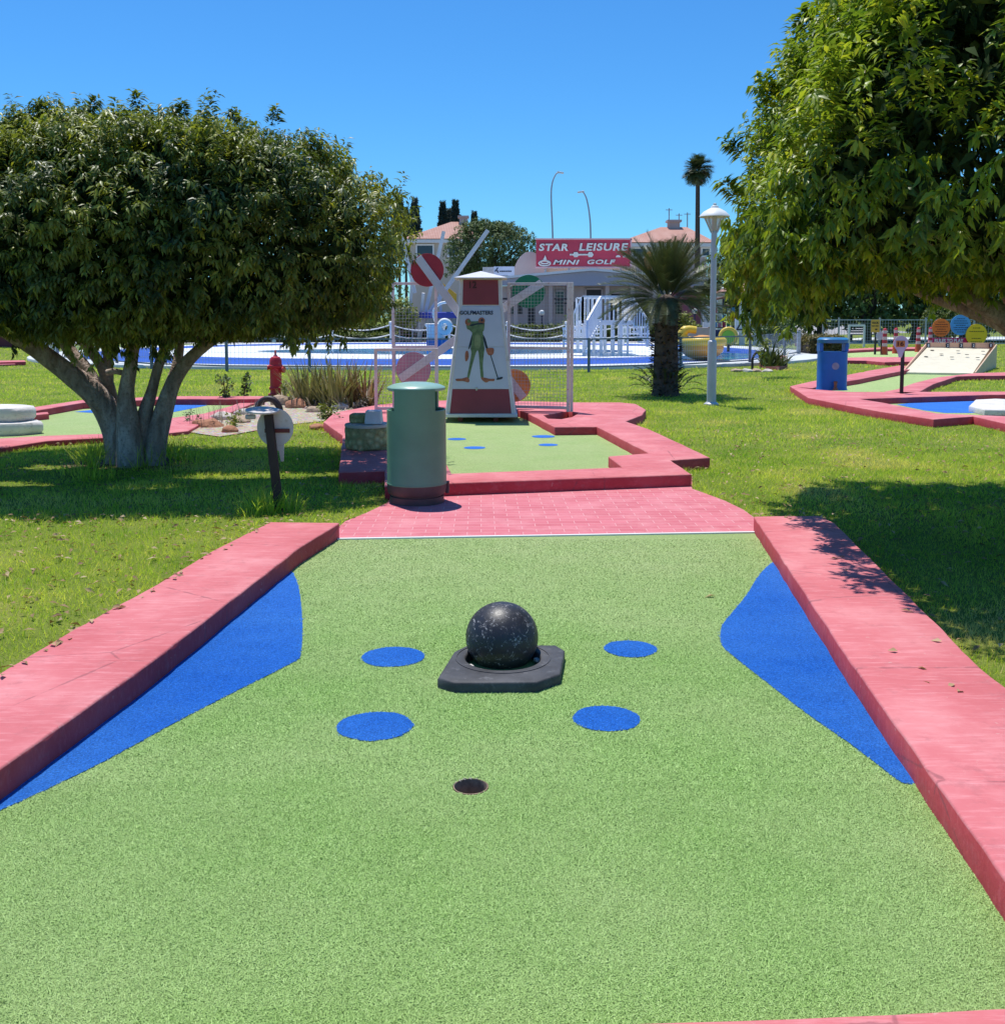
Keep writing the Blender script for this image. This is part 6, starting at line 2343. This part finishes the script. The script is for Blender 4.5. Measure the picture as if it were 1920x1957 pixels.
def far_tree(name, label, c, a, b, up, dn, zc, nc, L, W, mat, tr=.2, n_e=2.2, m_dn=2.2, amp=.08, group=None, lo=.55, branches=5, f=5, per=9, cat='tree'):
    c = Vector(c)
    t = thing(name, label, cat, c, group)
    P, N = crown_points((c.x, c.y, zc), a, b, up, dn, nc, n_e, 2.2, lo, 1.03, amp, f, rng.random() * 6, pw=1.6, m_dn=m_dn)
    V, T, r = clusters(P, N + rng.normal(size=P.shape) * .6 + np.array([0, 0, .3]), per, L * 1.1, L, W, .1, .9)
    tri_mesh('crown', V, T, r, mat, t)
    mb = MB()
    mb.tube([c + Vector((0, 0, -.1)), c + Vector((.05 * a, 0, (zc - dn) * .5)), c + Vector((0, 0, zc + up * .3))], [tr * 1.3, tr, tr * .5], 9, wob=.1)
    for k in range(branches):
        an = 2 * PI * k / branches
        s_ = c + Vector((0, 0, max(.3, (zc - dn) * .9)))
        mb.tube([s_, s_ + Vector((a * .35 * math.cos(an), b * .35 * math.sin(an), dn * .8 + .2)), Vector((c.x, c.y, zc)) + Vector((a * .7 * math.cos(an), b * .7 * math.sin(an), up * .2))], [tr * .6, tr * .4, tr * .15], 6)
    mb.build('trunk', M_dbark, t, 60)
    return t


p = A(938, 478, 100)
far_tree('umbrella_pine', 'broad round headed umbrella pine behind the windmill roof', (p.x, 100, 0), 4.3, 3.6, 2.5, 2.3, p.z, 2600, .34, .10, M_pine, .32, m_dn=3.2, amp=.06)


def conifer(u, vt, vb, hw, y, label):
    top, bot = A(u, vt, y), A(u, vb, y)
    c = Vector((top.x, y, 0))
    k = y / F
    t = thing('conifer', label, 'tree', c, 'dark conifers behind the left house')
    n = 1100
    s_ = rng.random(n) ** .62
    az = rng.random(n) * 2 * PI
    tier = .75 + .25 * np.sin(s_ * 38)
    r = hw * k * s_ ** 1.0 * tier * (.45 + .55 * rng.random(n) ** .5)
    z = top.z - s_ * (top.z - bot.z)
    P = np.stack([c.x + r * np.cos(az), y + r * np.sin(az), z], 1)
    V, T, rr = clusters(P, np.stack([np.cos(az), np.sin(az), -.1 + 0 * az], 1), 9, .25, .42, .10, .2, .8)
    tri_mesh('crown', V, T, rr, M_conif, t)
    mb = MB()
    mb.tube([c, c + Vector((0, 0, top.z * .98))], [.3, .05], 7)
    mb.build('trunk', M_dbark, t)


for a_ in ((762, 366, 480, 24, 150, 'dark conifer half hidden by the left tree crown edge'), (792, 376, 500, 24, 148, 'dark conifer just right of the left tree crown'), (846, 383, 470, 12, 155, 'slim dark conifer left of the tallest slim one'),
           (870, 380, 470, 14, 152, 'tallest slim dark conifer above the left house roof'), (858, 398, 470, 13, 158, 'low dark conifer between the two slim ones'), (906, 404, 470, 5, 160, 'tiny dark spire conifer left of the round pine'), (775, 395, 480, 20, 160, 'low dark conifer filling between the two left ones')):
    conifer(*a_)
# tall fan palm
p = A(1333, 326, 110)
c = Vector((p.x, 110, 0))
t = thing('fan_palm', 'tall thin fan palm rising behind the right house beside the lamp post', 'palm', c)
mb = MB()
mb.tube([c, c + Vector((.1, 0, 8)), (p.x, 110, p.z - .2)], [.38, .27, .22], 10, wob=.12)
mb.build('trunk', M_dbark, t, 60)
n = 80
az = rng.random(n) * 2 * PI
el = R(80) - rng.random(n) * R(140)
V, T = frond_arrays(np.repeat(np.array([[p.x, 110, p.z]]), n, 0), az, el, 1.35 + .4 * rng.random(n), R(20) + rng.random(n) * R(55), 18, .85, .09, .1)
tri_mesh('crown', V, T, np.clip(.2 + .5 * rng.random(len(V)), 0, 1), M_cyc, t)
n = 26
az = rng.random(n) * 2 * PI
V, T, r = ribbon_arrays(np.repeat(np.array([[p.x, 110, p.z - .2]]), n, 0), az, R(-50) - rng.random(n) * R(35), .9 + .5 * rng.random(n), np.full(n, .16), np.full(n, R(20)))
tri_mesh('dead_skirt', V, T, r, M_dead, t)

bgt = 'trees beyond the right boundary fence'
for i, (u, y_, a, zc, up, dn, lb) in enumerate((
        (1398, 84, 2.6, 4.2, 2.4, 2.2, 'dark leafy tree between the lamp post and the right tree crown'),
        (1470, 80, 3.4, 4.0, 3, 3.2, 'background tree behind the kiosk roof'),
        (1560, 66, 3.4, 4.2, 3, 3.2, 'background tree behind the park bench'),
        (1652, 64, 3.2, 4.4, 3, 3.2, 'background tree behind the gold notice'),
        (1742, 67, 3.4, 4.3, 3, 3.2, 'background tree behind the red and white posts'),
        (1835, 64, 3.2, 4.5, 3, 3.2, 'background tree above the blue rules board'),
        (1925, 67, 3.4, 4.3, 3, 3.2, 'background tree at the right edge behind the leaning limb'),
        (2030, 64, 3.4, 4.3, 3, 3.2, 'background tree just beyond the right picture edge'))):
    x = (u - 960) / F * y_
    far_tree('background_tree', lb, (x, y_, 0), a, a, up, dn, zc, 950, .34, .15, M_bgl, .22, group=bgt, m_dn=3)
for (u, v, y_, w, h, lb) in ((1795, 603, 57.5, 1.0, 1.6, 'clipped round bush above the fence left of the blue rules board'), (1862, 606, 58, .85, 1.55, 'clipped round bush above the fence right of the blue rules board')):
    x = (u - 960) / F * y_
    far_tree('round_bush', lb, (x, y_, 0), w * .9, w * .9, 1.1, .8, 1.15, 500, .12, .07, M_hedge, .08, group='clipped round bushes', lo=.8, amp=.03, cat='bush')
far_tree('grey_shrub', 'grey green shrub behind the pool fence right of the kiosk board', (A(1478, 640, 50).x, 50, 0), 1.0, .9, 1.3, .6, .75, 420, .14, .06, M_shrub, .06, lo=.4, cat='shrub')
far_tree('low_shrub', 'yellow green shrub by the pool left of the windmill', (A(770, 600, 61).x, 59.5, 0), 1.0, .7, .9, .6, 1.6, 420, .14, .07, M_yel, .06, lo=.4, cat='shrub')
far_tree('low_shrub', 'yellow green shrub with red flowers beside the sago palm trunk', (A(1300, 610, 62).x, 62, 0), .8, .7, .6, .5, 1.1, 320, .14, .07, M_yel, .06, lo=.4, cat='shrub')
far_tree('low_shrub', 'dark round shrub under the white platform', (A(1160, 640, 48).x, 60.5, 0), 1.6, .7, .7, .6, .95, 420, .16, .08, M_bgl, .06, lo=.4, cat='shrub')
bgl = 'trees far behind the left tree'
for i, (u, y_, a, zc, lb) in enumerate(((-160, 70, 5, 3.6, 'distant tree beyond the left picture edge'), (40, 75, 5, 3.6, 'distant tree behind the left limb of the left tree'), (250, 72, 5, 3.4, 'distant tree behind the middle stems of the left tree'), (450, 78, 5, 3.6, 'distant tree behind the right limb of the left tree'), (640, 80, 5, 3.6, 'distant tree behind the right end of the left crown'))):
    far_tree('background_tree', lb, ((u - 960) / F * y_, y_, 0), a, a * .8, 3.2, 2.2, zc, 700, .36, .16, M_bgl, .25, group=bgl, m_dn=3)

# ---- things glimpsed between the left stems
p = A(10, 640, 52)
tM = thing('maroon_hut', 'maroon painted hut glimpsed at the left edge under the left tree', 'hut', Vector((p.x - 2, 52, 0)))
mb = MB()
mb.box((p.x - 2, 53.5, 1.2), (5.4, 3, 2.4))
mb.build('wall', vary('maroon_render', (.20, .035, .04), .15, .8, .7, .1), tM)
mb = MB()
mb.add([(p.x - 5, 51.7, 2.4), (p.x + 1, 51.7, 2.4), (p.x + 1, 55.3, 2.4), (p.x - 5, 55.3, 2.4), (p.x - 4, 53.5, 3.2), (p.x, 53.5, 3.2)], [(0, 1, 5, 4), (1, 2, 5), (2, 3, 4, 5), (3, 0, 4), (3, 2, 1, 0)])
mb.build('roof', M_tile, tM)
p = A(90, 656, 46)
t = thing('blue_gate', 'pale blue metal gate frame between the left tree limbs', 'gate', Vector((p.x, 46, 0)))
kx = F / 46
for dx in (-14, 2, 14):
    mb = MB()
    mb.bar((p.x + dx / kx, 46, 0), (p.x + dx / kx, 46, 1.35), .08, up=(0, 1, 0))
    mb.build('upright', vary('pale_blue_paint', (.22, .42, .55), .1, 3, .5, 0), t)
mb = MB()
for k in range(8): mb.bar((p.x - 14 / kx, 46, .2 + k * .15), (p.x + 14 / kx, 46, .2 + k * .15), .03)
mb.build('bars', vary('teal_bar_paint', (.10, .30, .40), .1, 3, .5, 0), t)
# ------------------------------------------------------------------ lawn blades
from mathutils import geometry


def inside(P, poly):
    x, y = P[:, 0], P[:, 1]
    res = np.zeros(len(P), bool)
    n = len(poly)
    for i in range(n):
        x0, y0 = poly[i - 1]
        x1, y1 = poly[i]
        if y0 == y1: continue
        c = ((y0 > y) != (y1 > y)) & (x < (x1 - x0) * (y - y0) / (y1 - y0) + x0)
        res ^= c
    return res


def lawn_points(n, y0, y1, slope=.56, pad=1.2):
    Y = np.sqrt(rng.uniform(y0 ** 2, y1 ** 2, n))
    X = rng.uniform(-1, 1, n) * (Y * slope + pad)
    P = np.stack([X, Y], 1)
    bad = np.zeros(n, bool)
    for b in BLOCK:
        lo_, hi_ = b.min(0), b.max(0)
        m = (P[:, 0] > lo_[0]) & (P[:, 0] < hi_[0]) & (P[:, 1] > lo_[1]) & (P[:, 1] < hi_[1])
        if m.any():
            idx = np.where(m)[0]
            bad[idx[inside(P[idx], b)]] = True
    return P[~bad]


soil = blob((T0.x, T0.y - .05), .72, .55, 48, .35, 4)
BLOCK.append(np.array(offset_poly([np.array(q) for q in soil], .16)))
tag(link_mesh('soil', sheet(soil, .006), vary('bare_brown_soil', (.16, .11, .07), .4, 5, .95, .8, 40, .02, .1)), kind='structure')
parts = []
for (n, y0, y1, h, w) in ((150000, 2.6, 7.5, .036, .0042), (150000, 7.5, 12, .040, .0062), (120000, 12, 19, .045, .010), (90000, 19, 30, .05, .017), (50000, 30, 56, .06, .035)):
    P = lawn_points(n, y0, y1)
    m = len(P)
    fld = np.array([mnoise.noise(Vector((p[0] * .55, p[1] * .55, 0))) + .5 * mnoise.noise(Vector((p[0] * 2.2, p[1] * 2.2, 5))) for p in P])
    az = rng.random(m) * 2 * PI
    lean = np.abs(rng.normal(size=m)) * .75
    hh = h * .85 * (.5 + .8 * rng.random(m)) * np.clip(1 + .7 * fld, .3, 2)
    d = np.stack([np.cos(az) * lean, np.sin(az) * lean, np.ones(m)], 1)
    tip = np.stack([P[:, 0], P[:, 1], np.zeros(m)], 1) + d * hh[:, None]
    a2 = rng.random(m) * PI
    sd = np.stack([np.cos(a2), np.sin(a2), np.zeros(m)], 1) * (w * .5 * (.7 + .6 * rng.random(m)))[:, None]
    bs = np.stack([P[:, 0], P[:, 1], np.full(m, -.002)], 1)
    V = np.stack([bs - sd, bs + sd, tip], 1).reshape(-1, 3)
    T = np.arange(m * 3).reshape(-1, 3)
    dry = np.array([mnoise.noise(Vector((p[0] * .9, p[1] * .9, 21))) for p in P])
    rn = np.clip(.40 + .30 * fld + 1.5 * np.clip(dry - .15, 0, 1) + .22 * rng.normal(size=m), 0, 1)
    parts.append((V, T, np.repeat(rn, 3)))
V, T, r = join_arrays(parts)
M_grass = leaf_mat('lawn_blade', [(0, (.11, .26, .026)), (.35, (.28, .44, .04)), (.62, (.45, .54, .07)), (.86, (.62, .56, .15)), (1, (.68, .56, .25))], .5, .48, .25)
tag(tri_mesh('grass', V, T, r, M_grass), kind='stuff')

# long tufts that the mower misses: round the trunk, the sign post and along kerbs
parts = []


def tuft(c, n, L, rad, w=.007):
    az = rng.random(n) * 2 * PI
    rr = rad * np.sqrt(rng.random(n))
    P = np.stack([c[0] + rr * np.cos(az), c[1] + rr * np.sin(az), 0 * az], 1)
    parts.append(ribbon_arrays(P, az + rng.normal(size=n) * .8, rng.uniform(R(45), R(88), n), L * rng.uniform(.4, 1.1, n), np.full(n, w), rng.uniform(R(10), R(80), n), 4))


for k in range(26):
    a = rng.random() * 2 * PI
    tuft((T0.x + .40 * math.cos(a), T0.y + .33 * math.sin(a) - .1), 34, .30, .14, .010)
for (u, v, n, L, rd) in ((498, 975, 60, .22, .12), (515, 982, 50, .20, .10), (552, 978, 40, .18, .10), (480, 985, 30, .16, .10), (150, 905, 40, .16, .25), (180, 915, 50, .2, .2), (330, 880, 40, .25, .2), (350, 890, 30, .2, .2)):
    c = G(u, v)
    tuft(c, int(n * 1.5), L * 1.25, rd, .009)
for ring, sp in ((lo[::1], .10), ([Vector((p.x, p.y, 0)) for p in ro], .10), ([G(*p) for p in ((1321, 916), (1281, 884), (1356, 880), (1240, 822), (1200, 806), (1226, 795))], .16),
                 ([G(*p) for p in ((1544, 764), (1615, 778), (1680, 790), (1783, 805), (1859, 799), (1920, 813))], .16), ([G(*p) for p in ((0, 862), (90, 846), (210, 838))], .14), ([G(*p) for p in ((646, 905), (700, 983), (660, 998))], .12), ([G(*p) for p in ((1322, 934), (1385, 960), (1440, 990))], .10)):
    for a, b in zip(ring, ring[1:]):
        L = (Vector(b) - Vector(a)).length
        for k in range(min(140, int(L / sp * 2))):
            p = Vector(a).lerp(Vector(b), rng.random())
            side = Vector((b[1] - a[1], a[0] - b[0], 0)).normalized() * rng.uniform(-.05, .05)
            tuft(p + side, 5, .085, .04, .005)
V, T, r = join_arrays(parts)
bad = np.zeros(len(T), bool)
cen = V[T[:, 0]]
for b in BLOCK:
    bad |= inside(cen[:, :2], b) & (cen[:, 2] < .10)
tag(tri_mesh('long_grass', V, T[~bad], np.clip(r * .75, 0, 1), M_grass), kind='stuff')

# dry leaves lying on the lawn
M_dry = leaf_mat('dry_fallen_leaf', [(0, (.16, .09, .045)), (.5, (.28, .18, .09)), (.8, (.42, .30, .16)), (1, (.52, .41, .26))], .7, .1, .2)
P1_ = lawn_points(3000, 3.0, 8.0)
P2_ = lawn_points(2600, 7.5, 14)
keep = ((P1_[:, 0] < -.9) & (rng.random(len(P1_)) < .75)) | (rng.random(len(P1_)) < .3)
P = np.concatenate([P1_[keep], P2_])
P = np.concatenate([P, np.array([[p.x, p.y] for p in [G(1367, 1145), G(480, 1163)]])])
kp = []
for a, b in zip(lo, lo[1:]):          # leaves blown on to the outer edge of the left kerb
    for k in range(9): kp.append(Vector(a).lerp(Vector(b), rng.random()) + Vector((rng.uniform(.0, .16) ** 1.5, 0, 0)))
for a, b in zip(ro, ro[1:]):
    for k in range(3): kp.append(Vector(a).lerp(Vector(b), rng.random()) - Vector((rng.uniform(.0, .3), 0, 0)))
P = np.concatenate([P, np.array([[p.x, p.y] for p in kp])])
n = len(P)
z = np.full(n, .03)
z[-len(kp):] = KZ + .006
z[-len(kp) - 2:-len(kp)] = .022
az = rng.random(n) * 2 * PI
D = np.stack([np.cos(az), np.sin(az), rng.normal(size=n) * .25], 1)
V, T, r = leaf_arrays(np.stack([P[:, 0], P[:, 1], z], 1), D, np.array([0, 0, 1.]) + rng.normal(size=(n, 3)) * .35, .035 + .035 * rng.random(n), .018 + .010 * rng.random(n), .15, .2)
tag(tri_mesh('fallen_leaves', V, T, r, M_dry), kind='stuff')

# ------------------------------------------------------------------ pile of the artificial turf on the nearest lane
def pile(n, y0, y1, h, w):
    Y = np.sqrt(rng.uniform(y0 ** 2, y1 ** 2, n))
    X = rng.uniform(-1, 1, n) * (Y * .52 + .4)
    P = np.stack([X, Y], 1)
    ok = inside(P, LANE) & ~inside(P, KL) & ~inside(P, KR) & ~inside(P, KF)
    ok &= ((P[:, 0] - cup.x) ** 2 + (P[:, 1] - cup.y) ** 2) > .062 ** 2
    ok &= ~inside(P, CONE) & (P[:, 1] < 7.05)
    P = P[ok]
    m = len(P)
    az = rng.random(m) * 2 * PI
    lean = .4 + np.abs(rng.normal(size=m)) * 1.1
    hh = h * .85 * (.5 + .7 * rng.random(m))
    b = np.stack([P[:, 0], P[:, 1], np.full(m, .0115)], 1)
    tip = b + np.stack([np.cos(az) * lean, np.sin(az) * lean, np.ones(m)], 1) * hh[:, None]
    sd = np.stack([-np.sin(az), np.cos(az), np.zeros(m)], 1) * w * .5
    t2 = tip + sd * .5
    V = np.stack([b - sd, b + sd, t2, tip - sd * .5], 1).reshape(-1, 3)
    T = ((np.arange(m) * 4)[:, None, None] + np.array([[0, 1, 2], [0, 2, 3]])[None]).reshape(-1, 3)
    return P, V, T, np.repeat(rng.random(m), 4)


LANE = np.array([(p[0], p[1]) for p in lane])
KL, KR, KF = [np.array([(p[0], p[1]) for p in k]) for k in (left_kerb, right_kerb, front_kerb)]
CONE = np.array([(p[0], p[1]) for p in out])
BLUES = [np.array([(p[0], p[1]) for p in q]) for q, _ in BLUE_RINGS]
gp, bps = [], [[] for _ in BLUES]
for a_ in ((520000, 1.9, 3.3, .0052, .0018), (340000, 3.3, 4.9, .0054, .0026), (220000, 4.9, 7.1, .006, .0038)):
    P, V, T, r = pile(*a_)
    jit = P + rng.normal(size=P.shape) * .0035
    masks = [inside(jit, q) for q in BLUES]
    ib = np.any(masks, axis=0)
    for sel, dst in [(~ib, gp)] + list(zip(masks, bps)):
        k = np.where(sel)[0]
        dst.append((V.reshape(-1, 4, 3)[k].reshape(-1, 3), ((np.arange(len(k)) * 4)[:, None, None] + np.array([[0, 1, 2], [0, 2, 3]])[None]).reshape(-1, 3), r.reshape(-1, 4)[k].ravel()))


def pile_mat(name, stops, dusty):
    t = NT(name)
    c = t.ramp(t.attr(), *stops)
    c = t.mix(t.ramp(t.noise(1.1, 5, .6), (.34, 0.), (.68, .6)), c, dusty)
    c = t.mix(t.ramp(t.noise(4.5, 5, .6), (.45, 0.), (.8, .3)), c, [x * .8 for x in stops[1][1]])
    sep = t.n.new('ShaderNodeSeparateXYZ')
    t.l.new(t.co.outputs['Object'], sep.inputs[0])
    far_pale = t.math('MULTIPLY', t.ramp(t.math('MULTIPLY', t.math('ADD', sep.outputs['Y'], t.math('MULTIPLY', t.noise(.9, 4), 2.5)), .1), (.58, 0.), (.80, 1.)), t.ramp(t.noise(2.6, 5, .65), (.2, .35), (.6, 1.)))
    t.color(t.mix(t.math('MULTIPLY', far_pale, .7), c, [x * y for x, y in zip(dusty, (1.08, 1.0, 1.12))]))
    t.set(Roughness=.85, Specular_IOR_Level=.08)
    return t.mat


mg = pile_mat('green_pile', [(0, (.20, .36, .085)), (.5, (.355, .565, .16)), (1, (.54, .74, .29))], (.50, .63, .27))
mbl = pile_mat('blue_pile', [(0, (.003, .085, .44)), (.5, (.007, .155, .68)), (1, (.05, .32, .88))], (.04, .26, .78))
o = tri_mesh('turf_pile', *join_arrays(gp), mg, turf)
o['kind'] = 'stuff'
for lst, (_, ob) in zip(bps, BLUE_RINGS):
    if sum(len(q[0]) for q in lst):
        o = tri_mesh('turf_pile', *join_arrays(lst), mbl, ob)
        o['kind'] = 'stuff'
